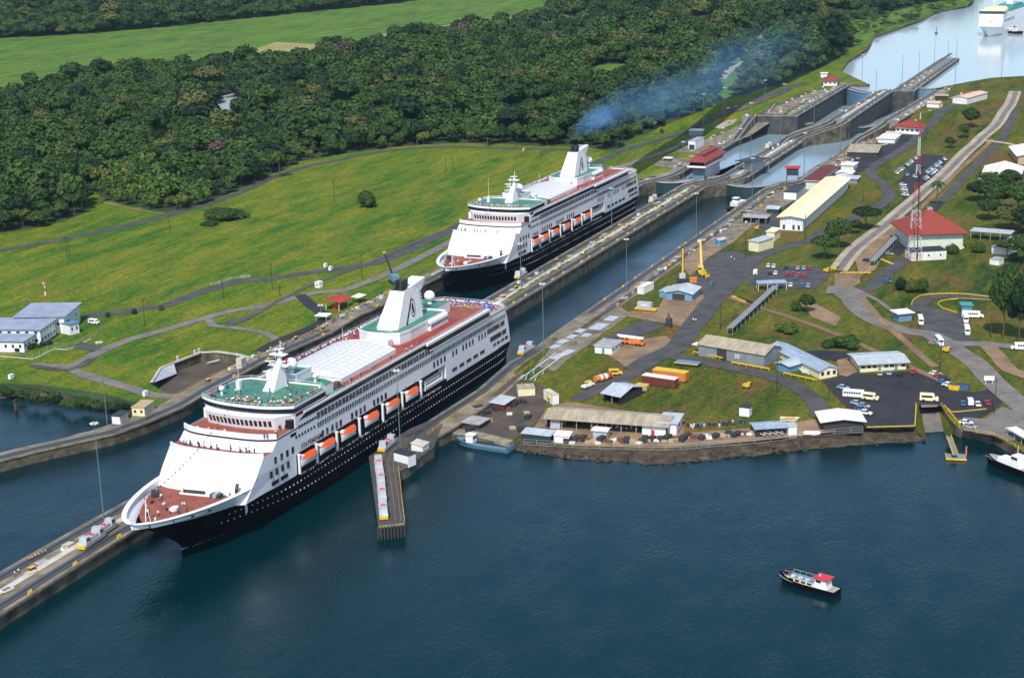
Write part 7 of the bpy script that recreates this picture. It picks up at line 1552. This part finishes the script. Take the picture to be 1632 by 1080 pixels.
P = atz(1492, 54, 15.5); t = thing('channel_marker', 'small dark channel marker on the lake', 'channel marker', P); part('float', MB().tube((0, 0, -1), (0, 0, 1.2), 1.5, 1.5, 'dark metal', 8), t); part('tower', MB().tube((0, 0, 1.2), (0, 0, 6), .5, .2, 'dark metal', 4), t); part('lantern', MB().sphere((0, 0, 6.4), .6, 'dark metal', 6, 4), t)
P = G(1225, 196, 9); t = thing('derrick', 'small grey derrick on the centre wall by the third chamber gate', 'derrick', P); part('frame', MB().box(-1.5, 1.5, -1.5, 1.5, 0, 9, 'steel').box(-2.2, 2.2, -2.2, 2.2, 5, 5.6, 'steel'), t) if 0 else part('post', MB().tube((0, 0, 0), (0, 0, 9), 1.1, .8, 'steel', 6), t); part('jib', MB().tube((0, 0, 8), (9, -2, 12), .4, .25, 'steel', 4), t)
# ================================================================== VEGETATION
import numpy as np
def crown_mesh(seed, R, H, nl, nleaf, leaf, m='leaves', base=0.0, flat=1.0, core=True):
    r = random.Random(seed); mb = MB(); lobes = []
    for i in range(nl):
        a = 2*pi*i/nl+r.uniform(-.5, .5); d = R*(.0 if i == 0 else r.uniform(.35, .68)); lr = R*(r.uniform(.42, .56) if i else .6)
        lobes.append((d*cos(a), d*sin(a), base+H*(r.uniform(.42, .72) if i else .66), lr, lr*.62*flat*min(1.3, H/R)))
    if core:
        for x, y, z, lr, lz in lobes:
            i0 = len(mb.v); n, k = 8, 5; q = mb.mi(m)
            for a in range(k+1):
                th = pi*a/k
                for b in range(n):
                    ph = 2*pi*b/n; f = r.uniform(.78, 1.0); mb.v.append((x+lr*.9*f*sin(th)*cos(ph), y+lr*.9*f*sin(th)*sin(ph), z+lz*.9*f*cos(th)))
            for a in range(k):
                for b in range(n): mb.f.append((i0+a*n+b, i0+(a+1)*n+b, i0+(a+1)*n+(b+1) % n, i0+a*n+(b+1) % n)); mb.m.append(q)
    for _ in range(nleaf):
        x, y, z, lr, lz = r.choice(lobes); u = r.uniform(-.35, 1); ph = r.uniform(0, 2*pi); s_ = sqrt(1-u*u); f = r.uniform(.85, 1.15)
        nrm = Vector((s_*cos(ph), s_*sin(ph), u)); c = Vector((x+lr*f*nrm.x, y+lr*f*nrm.y, z+lz*f*nrm.z))
        n2 = (nrm+Vector((r.uniform(-1, 1), r.uniform(-1, 1), r.uniform(-.4, 1)))*.75).normalized(); a = n2.orthogonal().normalized(); b = n2.cross(a); t = r.uniform(0, 6.28); a, b = a*cos(t)+b*sin(t), b*cos(t)-a*sin(t)
        w_ = leaf*r.uniform(.55, 1.15); h_ = w_*r.uniform(.6, 1)
        mb.poly([c-a*w_, c-b*h_*.6+a*w_*.2, c+a*w_, c+b*h_], m)
    return mb.mesh('crown')
def trunk_mesh(H, r0, seed):
    r = random.Random(seed); mb = MB(); p = Vector((0, 0, -.5)); n = 4
    for i in range(n):
        q = Vector((p.x+r.uniform(-.25, .25), p.y+r.uniform(-.25, .25), H*(i+1)/n)); mb.tube(p, q, r0*(1-.18*i), r0*(1-.18*(i+1)), 'trunk', 6, False); p = q
        if i > 0:
            for _ in range(2): a = r.uniform(0, 6.28); mb.tube(q, (q.x+H*.33*cos(a), q.y+H*.33*sin(a), q.z+H*.3), r0*.4, r0*.12, 'trunk', 5, False)
    return mb.mesh('trunk')
CV = [crown_mesh(40+i, 6.2, [9, 12, 8, 15, 10, 9.5, 6.5][i], [7, 8, 9, 7, 6, 8, 10][i], 520, 1.15, base=2.0, flat=[1, 1.2, .8, 1.3, 1, .9, .7][i]) for i in range(7)]
CVL = [crown_mesh(60+i, 4.2, 8, 6, 380, .95, 'leaves light', base=.6, flat=1.3) for i in range(3)]
TV = [trunk_mesh(7, .35, i) for i in range(3)]
def pale(m):            # bare pinkish-grey crowns seen here and there in the forest
    me = crown_mesh(90, 6, 9, 7, 420, .7, 'leaves bare', base=2, core=False); return me
leaf_mat('leaves bare', (.055, .045, .035), (.085, .062, .05), (.07, .05, .04)); CV.append(pale(0))
F1 = [(-420, 440), (-20, 374), (60, 362), (100, 353), (133, 340), (140, 326), (132, 314), (150, 306), (170, 318), (200, 327), (260, 337), (300, 334), (340, 318), (380, 303), (405, 290), (436, 276), (480, 257), (520, 250), (560, 243), (640, 233), (720, 228), (800, 229), (860, 233), (925, 232), (965, 240), (985, 238), (1006, 220), (1057, 200), (1100, 184), (1131, 171), (1165, 157), (1190, 149), (1215, 141), (1241, 137), (1278, 119), (1315, 106), (1340, 90), (1362, 70), (1352, 58), (1320, 60), (1280, 70), (1240, 72), (1222, 66), (1212, 54), (1250, 46), (1330, 38), (1400, 26), (1450, 12), (1500, 2), (1540, -8), (1600, -60), (860, -60), (875, 0), (880, 18), (855, 46), (760, 54), (700, 64), (640, 72), (600, 80), (575, 90), (545, 98), (500, 106), (450, 108), (400, 112), (340, 116), (300, 116), (250, 122), (190, 126), (100, 139), (0, 162), (-420, 230)]
F2 = [(-420, 110), (0, 62), (150, 54), (300, 40), (450, 24), (560, 13), (640, 5), (720, -12), (740, -60), (-420, -60)]
HOLES = [[(920, 136), (955, 103), (1005, 103), (1014, 132), (955, 148)], [(1128, 160), (1150, 112), (1180, 88), (1206, 58), (1234, 58), (1212, 100), (1190, 130), (1160, 158)], [(340, 190), (338, 172), (350, 160), (378, 158), (392, 168), (380, 184), (362, 196)], [(90, 130), (200, 118), (210, 108), (80, 118)]]
FP = [(px, f_) for px, f_ in ((F1, 0), (F2, 0))]
def inpoly(X, Y_, poly):
    c = np.zeros(X.shape, bool); j = len(poly)-1
    for i in range(len(poly)):
        xi, yi = poly[i]; xj, yj = poly[j]
        if yi != yj: c ^= ((yi > Y_) != (yj > Y_)) & (X < (xj-xi)*(Y_-yi)/(yj-yi)+xi)
        j = i
    return c
rs = np.random.RandomState(5)
def grid(sp, x0, x1, y0, y1):
    X, Yg = np.meshgrid(np.arange(x0, x1, sp), np.arange(y0, y1, sp)); X = X.ravel()+rs.uniform(-.42, .42, X.size)*sp; Yg = Yg.ravel()+rs.uniform(-.42, .42, Yg.size)*sp; return X, Yg
def visible(X, Yg):
    Z = np.interp(X, LX, LZ); V = np.stack([X-CAM.x, Yg-CAM.y, Z-CAM.z], 1); wv = V@np.array(Fv); ok = wv > 50; wv = np.maximum(wv, 1)
    return PW/2+FPX*(V@np.array(Rv))/wv, PH/2-FPX*(V@np.array(Uv))/wv, Z, wv, ok
parts_ = []
for sp, x0, x1, sc in ((8.4, 200, 900, 1.08), (9.8, 900, 1700, 1.2), (14, 1700, 3000, 1.6), (24, 3000, 7000, 2.6)):
    X, Yg = grid(sp, x0, x1, 60, 4200); px, py, Z, wv, ok = visible(X, Yg)
    m_ = ok & (px > -260) & (px < 1800) & (py > -110) & (inpoly(px, py, F1) | inpoly(px, py, F2))
    for h in HOLES: m_ &= ~inpoly(px, py, h)
    # keep the crowns from covering the clearings and the pond in front of them
    parts_.append(np.stack([X[m_], Yg[m_], Z[m_], px[m_], py[m_], wv[m_], np.full(m_.sum(), sc)], 1))
T_ = np.concatenate(parts_)
cl = ((T_[:, 3] > 340) & (T_[:, 3] < 376) & (T_[:, 4] > 178) & (T_[:, 4] < 232)); T_ = T_[~cl]
edge_ = ~(inpoly(T_[:, 3], T_[:, 4]+9, F1)) & inpoly(T_[:, 3], T_[:, 4], F1) & (T_[:, 3] > -60) & (T_[:, 3] < 1400)
idx = np.where(edge_)[0]; idx = idx[np.argsort(T_[idx, 5])][:292]; near = set(idx.tolist())
for i in idx:
    x, y, z, px, py, wv, sc = T_[i]; light = (150 < px < 340 and py > 270) or (440 < px < 720 and random.random() < .3) or (px > 1000 and random.random() < .35)
    me = random.choice(CVL) if light else random.choice(CV[:6]); s_ = random.uniform(.62, 1.1)*(1.0 if light else .92)
    t = thing('light_jungle_tree' if light else 'jungle_tree', 'light green feathery tree at the front edge of the forest' if light else 'dark rounded tree at the front edge of the forest', 'tree', (x, y, z), random.uniform(0, 6.28), 'light trees at the forest edge' if light else 'dark trees at the forest edge')
    t.scale = (s_, s_, s_*random.uniform(.85, 1.2)); link('crown', me, t); link('trunk', random.choice(TV), t)
rest = np.array([T_[i] for i in range(len(T_)) if i not in near])
print('forest trees', len(rest))
src = bpy.data.collections.new('tree_kinds')
for i, me in enumerate(CV+CVL): o = bpy.data.objects.new(f'tree_kind_{i:02d}', me); src.objects.link(o)
me = bpy.data.meshes.new('forest'); me.vertices.add(len(rest)); me.vertices.foreach_set('co', rest[:, :3].astype('f').ravel())
n_ = len(rest); sc_ = (rest[:, 6]*rs.uniform(.45, 1.25, n_)*(1+.45*(rs.rand(n_) < .16))).astype('f'); rot = rs.uniform(0, 6.28, n_).astype('f')
kind = rs.randint(0, 7, n_); kind[rs.rand(n_) < .012] = 7; lt = (rs.rand(n_) < .05) | ((rest[:, 3] > 150) & (rest[:, 3] < 350) & (rest[:, 4] > 272) & (rs.rand(n_) < .8)); kind[lt] = rs.randint(8, 11, lt.sum())
for nm, ty, arr in (('sc', 'FLOAT', sc_), ('rt', 'FLOAT', rot), ('kd', 'INT', kind.astype('i'))): me.attributes.new(nm, ty, 'POINT').data.foreach_set('value', arr)
fo = link('forest', me); tag(fo, 'dense dark tropical forest covering the ground behind the grass field', 'forest', None, 'stuff')
ng = bpy.data.node_groups.new('forest', 'GeometryNodeTree'); ng.interface.new_socket('Geometry', in_out='INPUT', socket_type='NodeSocketGeometry'); ng.interface.new_socket('Geometry', in_out='OUTPUT', socket_type='NodeSocketGeometry')
N = ng.nodes; Lk = ng.links; gi = N.new('NodeGroupInput'); go = N.new('NodeGroupOutput'); ip = N.new('GeometryNodeInstanceOnPoints'); ci = N.new('GeometryNodeCollectionInfo'); ci.inputs['Collection'].default_value = src; ci.inputs['Separate Children'].default_value = True; ci.inputs['Reset Children'].default_value = True
def na(nm, ty): a = N.new('GeometryNodeInputNamedAttribute'); a.data_type = ty; a.inputs['Name'].default_value = nm; return a.outputs['Attribute']
m2p = N.new('GeometryNodeMeshToPoints'); Lk.new(gi.outputs[0], m2p.inputs[0]); Lk.new(m2p.outputs[0], ip.inputs['Points']); Lk.new(ci.outputs[0], ip.inputs['Instance']); ip.inputs['Pick Instance'].default_value = True
Lk.new(na('kd', 'INT'), ip.inputs['Instance Index']); cx = N.new('ShaderNodeCombineXYZ'); Lk.new(na('rt', 'FLOAT'), cx.inputs[2]); e2r = N.new('FunctionNodeEulerToRotation'); Lk.new(cx.outputs[0], e2r.inputs[0]); Lk.new(e2r.outputs[0], ip.inputs['Rotation'])
c3 = N.new('ShaderNodeCombineXYZ'); s0 = na('sc', 'FLOAT')
for i in range(3): Lk.new(s0, c3.inputs[i])
Lk.new(c3.outputs[0], ip.inputs['Scale']); Lk.new(ip.outputs[0], go.inputs[0]); md = fo.modifiers.new('trees', 'NODES'); md.node_group = ng
# ground cover beneath and the far fields
def far_sheet(name, px, m, dz):
    pts = [tuple(atz(x, y, 18))[:2] if tuple(atz(x, y, 18))[0] > 770 else tuple(G(x, y, gL))[:2] for x, y in px]; return sheet(name, pts, gL, dz, m, brk=LX)
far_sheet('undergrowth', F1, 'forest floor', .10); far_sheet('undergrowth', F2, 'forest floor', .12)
far_sheet('meadow', [(-420, 232), (0, 164), (100, 141), (190, 128), (250, 124), (340, 118), (400, 114), (450, 110), (500, 108), (545, 100), (575, 92), (640, 74), (700, 66), (760, 56), (855, 48), (882, 18), (877, 0), (862, -60), (742, -60), (722, -12), (640, 4), (560, 12), (450, 23), (300, 39), (150, 53), (0, 61), (-420, 108)], 'grass far', .14)
far_sheet('dry_field', [(365, 92), (440, 68), (520, 72), (556, 84), (520, 92), (400, 102)], 'dry field', .4); far_sheet('dry_field', [(600, 56), (700, 42), (800, 30), (866, 22), (852, 42), (700, 56), (640, 66)], 'dry field', .4)
far_sheet('clearing', HOLES[0], 'grass far', .35); far_sheet('clearing', [(1212, 54), (1330, 38), (1400, 26), (1450, 12), (1500, 2), (1545, -6), (1545, 6), (1490, 16), (1466, 29), (1430, 42), (1390, 57), (1380, 76), (1362, 84), (1366, 68), (1352, 56), (1320, 58), (1280, 68), (1240, 70), (1222, 66)], 'grass far', .35)
far_sheet('roadside_grass', HOLES[1], 'grass far', .35)
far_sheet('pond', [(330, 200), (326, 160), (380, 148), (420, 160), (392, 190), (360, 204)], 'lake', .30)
# low bushes in the light clearings on the lake side
X, Yg = grid(11, 900, 3000, -50, 900); px, py, Z, wv, ok = visible(X, Yg); st_ = inpoly(px, py, [(1212, 54), (1330, 38), (1400, 26), (1500, 2), (1545, -6), (1545, 6), (1466, 29), (1390, 57), (1362, 84), (1352, 56), (1240, 70)]); bi = np.where(st_ & (rs.rand(len(X)) < .35))[0]
for i in bi[:110]: s_ = random.uniform(.25, .6); t = thing('bush', 'low bush in the light green strip beside the lake', 'bush', (X[i], Yg[i], Z[i]), random.uniform(0, 6), 'bushes beside the lake'); t.scale = (s_*1.6, s_*1.6, s_); link('foliage', random.choice(CVL+CV[:2]), t)
def single(label, p, hpx, wpx, cv, f=gR, cat='tree', name='tree', trunk=True, m=None):
    """a free-standing tree: base pixel, height and width as seen"""
    P = G(*p, f); Hm = height_to(P, p[1]-hpx); wv = (P-CAM).dot(Fv); Wm = wpx/FPX*wv; t = thing(name, label, cat, P, random.uniform(0, 6)); t.scale = (Wm/12.8, Wm/12.8, Hm/ (cv[1])); link('crown' if trunk else 'foliage', cv[0], t)
    if trunk: link('trunk', random.choice(TV), t)
    return t
BIG = [(crown_mesh(200+i, 6.2, 8.5, 9, 1700, .62, base=2.6), 10.6) for i in range(4)]; LOW = [(crown_mesh(220+i, 6.2, 9, 9, 1500, .6, base=-1.6, flat=1.25), 8.2) for i in range(3)]; FL = [(crown_mesh(240, 6.3, 4.6, 9, 1500, .55, base=4.2, flat=.9), 8.6)]; LTB = [(crown_mesh(250, 5.8, 9, 9, 1500, .55, 'leaves light', base=-1), 8.6)]
for p, h, w_, cv, lb in (((1313, 413), 34, 42, FL[0], 'broad spreading tree with pale flower tips nearest the upper car park'), ((1337, 395), 44, 46, BIG[1], 'dark tree behind the broad spreading tree above the car park'), ((1380, 366), 34, 44, FL[0], 'thin spreading tree on the slope below the service road'), ((1362, 372), 20, 24, BIG[0], 'small dark tree between the two spreading trees'), ((1547, 205), 31, 29, BIG[0], 'largest of three round trees on the far grass beside the beige road'), ((1535, 221), 22, 18, BIG[2], 'middle of three round trees on the far grass beside the beige road'), ((1514, 236), 17, 18, BIG[3], 'nearest of three round trees on the far grass beside the beige road'), ((1583, 300), 24, 50, BIG[1], 'dark tree directly in front of the great white hall gable'),
    ((1608, 302), 30, 40, BIG[2], 'dark tree right of the great white hall gable'), ((1560, 320), 30, 46, BIG[3], 'dark tree at the left front of the tree mass below the white hall'), ((1590, 335), 40, 56, BIG[0], 'tall middle tree of the mass below the white hall'), ((1622, 340), 46, 60, BIG[1], 'tall tree at the right of the mass below the white hall'), ((1575, 350), 32, 46, BIG[2], 'green tree in the lower row of the mass below the white hall'), ((1612, 366), 36, 56, BIG[3], 'green tree in the lower right of the mass below the white hall'), ((1640, 380), 50, 60, BIG[0], 'large tree cut by the right picture edge below the halls'), ((1605, 408), 26, 40, BIG[1], 'dark tree behind the small plant box'), ((1632, 420), 44, 56, BIG[2], 'dark tree at the right edge beside the blue-roofed house'),
    ((1598, 540), 108, 50, BIG[0], 'tall dark tree with bare trunk beside the bus loop'), ((1624, 545), 96, 52, BIG[3], 'tall dark tree right of the bare-trunked tree at the bus loop'), ((1640, 520), 100, 50, BIG[1], 'tall dark tree cut by the right edge at the bus loop'), ((1285, 497), 26, 30, BIG[2], 'thin tree on the dirt patch below the carport'), ((1268, 496), 18, 16, LOW[0], 'dark bush left of the thin tree below the carport'), ((1352, 556), 24, 44, LTB[0], 'light green shrub beside the rail line'), ((1322, 552), 12, 30, LOW[1], 'low dark bush beside the rail line'), ((1255, 530), 16, 40, LTB[0], 'pale scrub patch on the grass behind warehouse 30'), ((1246, 553), 14, 24, LTB[0], 'small scrub behind the roof end of warehouse 30')): single(lb, p, h, w_, cv)
for p, h, w_, lb in (((1435, 463), 22, 22, 'left of three dark round bushes above the bus loop'), ((1453, 466), 22, 26, 'middle of three dark round bushes above the bus loop'), ((1470, 466), 24, 22, 'right of three dark round bushes above the bus loop'), ((1498, 408), 14, 18, 'left bush in front of the white annex'), ((1518, 404), 16, 22, 'right bush in front of the large red-roofed building'), ((1560, 402), 16, 26, 'bush right of the large red-roofed building')): single(lb, p, h, w_, LOW[random.randrange(3)], cat='bush', name='bush', trunk=False)
for p, h, w_, cv, lb in (((585, 330), 27, 35, LOW[0], 'round dark bush standing alone in the middle of the field'), ((360, 347), 15, 70, LOW[1], 'long low dark thicket on the field behind the dark pole'), ((334, 358), 6, 34, LOW[2], 'low brown end of the thicket on the field'), ((172, 505), 8, 9, LOW[0], 'left tiny bush by the road behind the station building'), ((214, 500), 8, 9, LOW[1], 'middle tiny bush by the road behind the station building'), ((257, 494), 8, 10, LOW[2], 'right tiny bush by the road behind the station building')): single(lb, p, h, w_, cv, f=gL, cat='bush', name='bush', trunk=False)
for k in range(16): p = (2+k*13+random.uniform(-4, 4), 628+k*2.0+random.uniform(-5, 4)); single('dark bush on the bank above the basin water at the left', (p[0], min(p[1], 650)), random.uniform(7, 13), random.uniform(14, 26), LOW[k % 3], f=2.2, cat='bush', name='bush', trunk=False)['group'] = 'bushes on the basin bank'
for k in range(9): p = (28+k*6.5, 560-k*1.4+random.uniform(-1, 1)); single('clipped dark bush along the foot of the station building', p, random.uniform(5, 8), 10, LOW[k % 3], f=gL, cat='bush', name='bush', trunk=False)['group'] = 'bushes round the station building'
def palm(label, p, hpx, f):
    P = G(*p, f); H = height_to(P, p[1]-hpx); t = thing('palm_tree', label, 'palm tree', P); part('trunk', MB().tube((0, 0, -.3), (.2, 0, H*.5), .32, .25, 'trunk', 7).tube((.2, 0, H*.5), (0, .1, H*.9), .25, .2, 'trunk', 7), t); r = random.Random(int(p[0])); fm = MB()
    for k in range(7):
        u0, u1 = k/7, (k+1)/7; L = H*.30; z0, z1 = .55*u0-1.5*u0*u0, .55*u1-1.5*u1*u1; w0, w1 = .5*sin(pi*min(1, u0+.12)), .5*sin(pi*max(0, min(1, u1)))+.02
        for s in (-1, 1): fm.poly([(u0*L, 0, z0*L), (u1*L, 0, z1*L), (u1*L-.2, s*w1*1.6, z1*L-w1*.7), (u0*L-.2, s*w0*1.6, z0*L-w0*.7)], 'leaves')
    fme = fm.mesh('frond')
    for k in range(15): link('frond', fme, t, (0, .1, H*.9), (0, r.uniform(-.35, .25), k*2.399))
palm('tall palm tree beside the beige road above the large red-roofed building', (1493, 328), 43, gR); palm('pale-trunked palm at the forest edge above the road bend', (446, 284), 46, gL); palm('slim palm on the grass strip before the light bamboo', (163, 322), 28, gL); palm('palm with pale trunk at the forest edge left of the farther ship', (777, 233), 30, gL); palm('palm standing in front of the light bamboo', (213, 300), 34, gL)
# ================================================================== SMOKE AND AIR
def vol(name, mesh, col, dens, label, cat, noise=None, emit=0):
    m = bpy.data.materials.new(name); m.use_nodes = True; n = m.node_tree.nodes; l = m.node_tree.links; n.remove(n['Principled BSDF']); v = n.new('ShaderNodeVolumePrincipled'); v.inputs['Color'].default_value = (*col, 1); v.inputs['Density'].default_value = dens; v.inputs['Anisotropy'].default_value = .0
    l.new(v.outputs[0], n['Material Output'].inputs['Volume'])
    if noise:
        tc = n.new('ShaderNodeTexCoord'); t = n.new('ShaderNodeTexNoise'); t.inputs['Scale'].default_value = noise; t.inputs['Detail'].default_value = 4; l.new(tc.outputs['Object'], t.inputs['Vector']); r = n.new('ShaderNodeMapRange'); r.inputs[1].default_value = .44; r.inputs[2].default_value = .66; r.inputs[3].default_value = 0; r.inputs[4].default_value = dens; l.new(t.outputs[0], r.inputs[0])
        sx = n.new('ShaderNodeSeparateXYZ'); l.new(tc.outputs['Object'], sx.inputs[0]); fx = n.new('ShaderNodeMapRange'); fx.inputs[1].default_value = 0; fx.inputs[2].default_value = 560; fx.inputs[3].default_value = 1.5; fx.inputs[4].default_value = 0
        l.new(sx.outputs[0], fx.inputs[0]); mm = n.new('ShaderNodeMath'); mm.operation = 'MULTIPLY'; l.new(fx.outputs[0], mm.inputs[0]); l.new(r.outputs[0], mm.inputs[1]); l.new(mm.outputs[0], v.inputs['Density'])
    mesh.materials.append(m); o = link(name, mesh); tag(o, label, cat, None, 'stuff'); return o
a = in_ship(SHIP2, (134, 0, 47)); mb = MB()
def at_x(px, py, X): d = ray(px, py); return CAM+d*((X-CAM.x)/d.x)
path = [(0, 0, 0, .8)]+[(*(at_x(px, py, X)-a), r_) for px, py, X, r_ in ((917, 215, 428, 2.2), (925, 204, 436, 4), (942, 195, 455, 7), (975, 180, 495, 10), (1020, 164, 550, 14), (1075, 142, 625, 17), (1130, 122, 700, 20), (1190, 98, 800, 24), (1260, 70, 930, 26), (1330, 46, 1080, 18))]
for fr, dn in ((1.0, .0009), (.68, .0014), (.36, .0026)):
    mb = MB(); K = 14; n = len(path)
    for x, y, z, r_ in path: mb.v += [(x, y+r_*1.25*fr*cos(2*pi*k/K), z+r_*fr*sin(2*pi*k/K)) for k in range(K)]
    q_ = mb.mi('steel')
    for i in range(n-1):
        for k in range(K): mb.f.append((i*K+k, i*K+(k+1) % K, (i+1)*K+(k+1) % K, (i+1)*K+k)[::-1]); mb.m.append(q_)
    mb.f.append(tuple(range(K))); mb.m.append(q_); mb.f.append(tuple(range((n-1)*K, n*K))[::-1]); mb.m.append(q_)
    me = mb.mesh('smoke'); me.materials.clear(); bm = bmesh.new(); bm.from_mesh(me); bmesh.ops.recalc_face_normals(bm, faces=bm.faces); bm.to_mesh(me); bm.free(); sm = vol('smoke', me, (.24, .56, 1.0), dn*3.0, 'blue exhaust smoke drifting from the farther ship funnel across the forest', 'smoke', noise=.028); sm.location = a

mb = MB(); K = 10; P_3 = [(0, 0, 0, .7), (3, 1, 2.5, 1.2), (*path[1][:3], 2.4), (*path[2][:3], 4.2), (*path[3][:3], 6.0), (*path[4][:3], 5.0)]
for x, y, z, r_ in P_3: mb.v += [(x+r_*.7*cos(2*pi*k/K), y+r_*cos(2*pi*k/K), z+r_*sin(2*pi*k/K)) for k in range(K)]
q_ = mb.mi('steel')
for i in range(len(P_3)-1):
    for k in range(K): mb.f.append((i*K+k, i*K+(k+1) % K, (i+1)*K+(k+1) % K, (i+1)*K+k)); mb.m.append(q_)
mb.f.append(tuple(range(K))); mb.m.append(q_); mb.f.append(tuple(range((len(P_3)-1)*K, len(P_3)*K))); mb.m.append(q_)
me = mb.mesh('smoke'); me.materials.clear(); bm = bmesh.new(); bm.from_mesh(me); bmesh.ops.recalc_face_normals(bm, faces=bm.faces); bm.to_mesh(me); bm.free(); sm = vol('smoke', me, (.14, .38, .85), .013, 'denser blue smoke just above the farther ship funnel', 'smoke'); sm.location = a
# the air: one even box of thin haze round everything
mb = MB(); mb.box(-1200, 7600, -5500, 8500, -8, 178, 'steel'); me = mb.mesh('haze'); me.materials.clear()
m = bpy.data.materials.new('haze'); m.use_nodes = True; n = m.node_tree.nodes; n.remove(n['Principled BSDF']); v = n.new('ShaderNodeVolumePrincipled'); v.inputs['Color'].default_value = (.50, .75, 1.0, 1); v.inputs['Density'].default_value = .000022; v.inputs['Anisotropy'].default_value = .1
m.node_tree.links.new(v.outputs[0], n['Material Output'].inputs['Volume']); me.materials.append(m); o = link('haze', me); tag(o, 'thin blue haze in the air over the whole canal', 'haze', None, 'stuff')
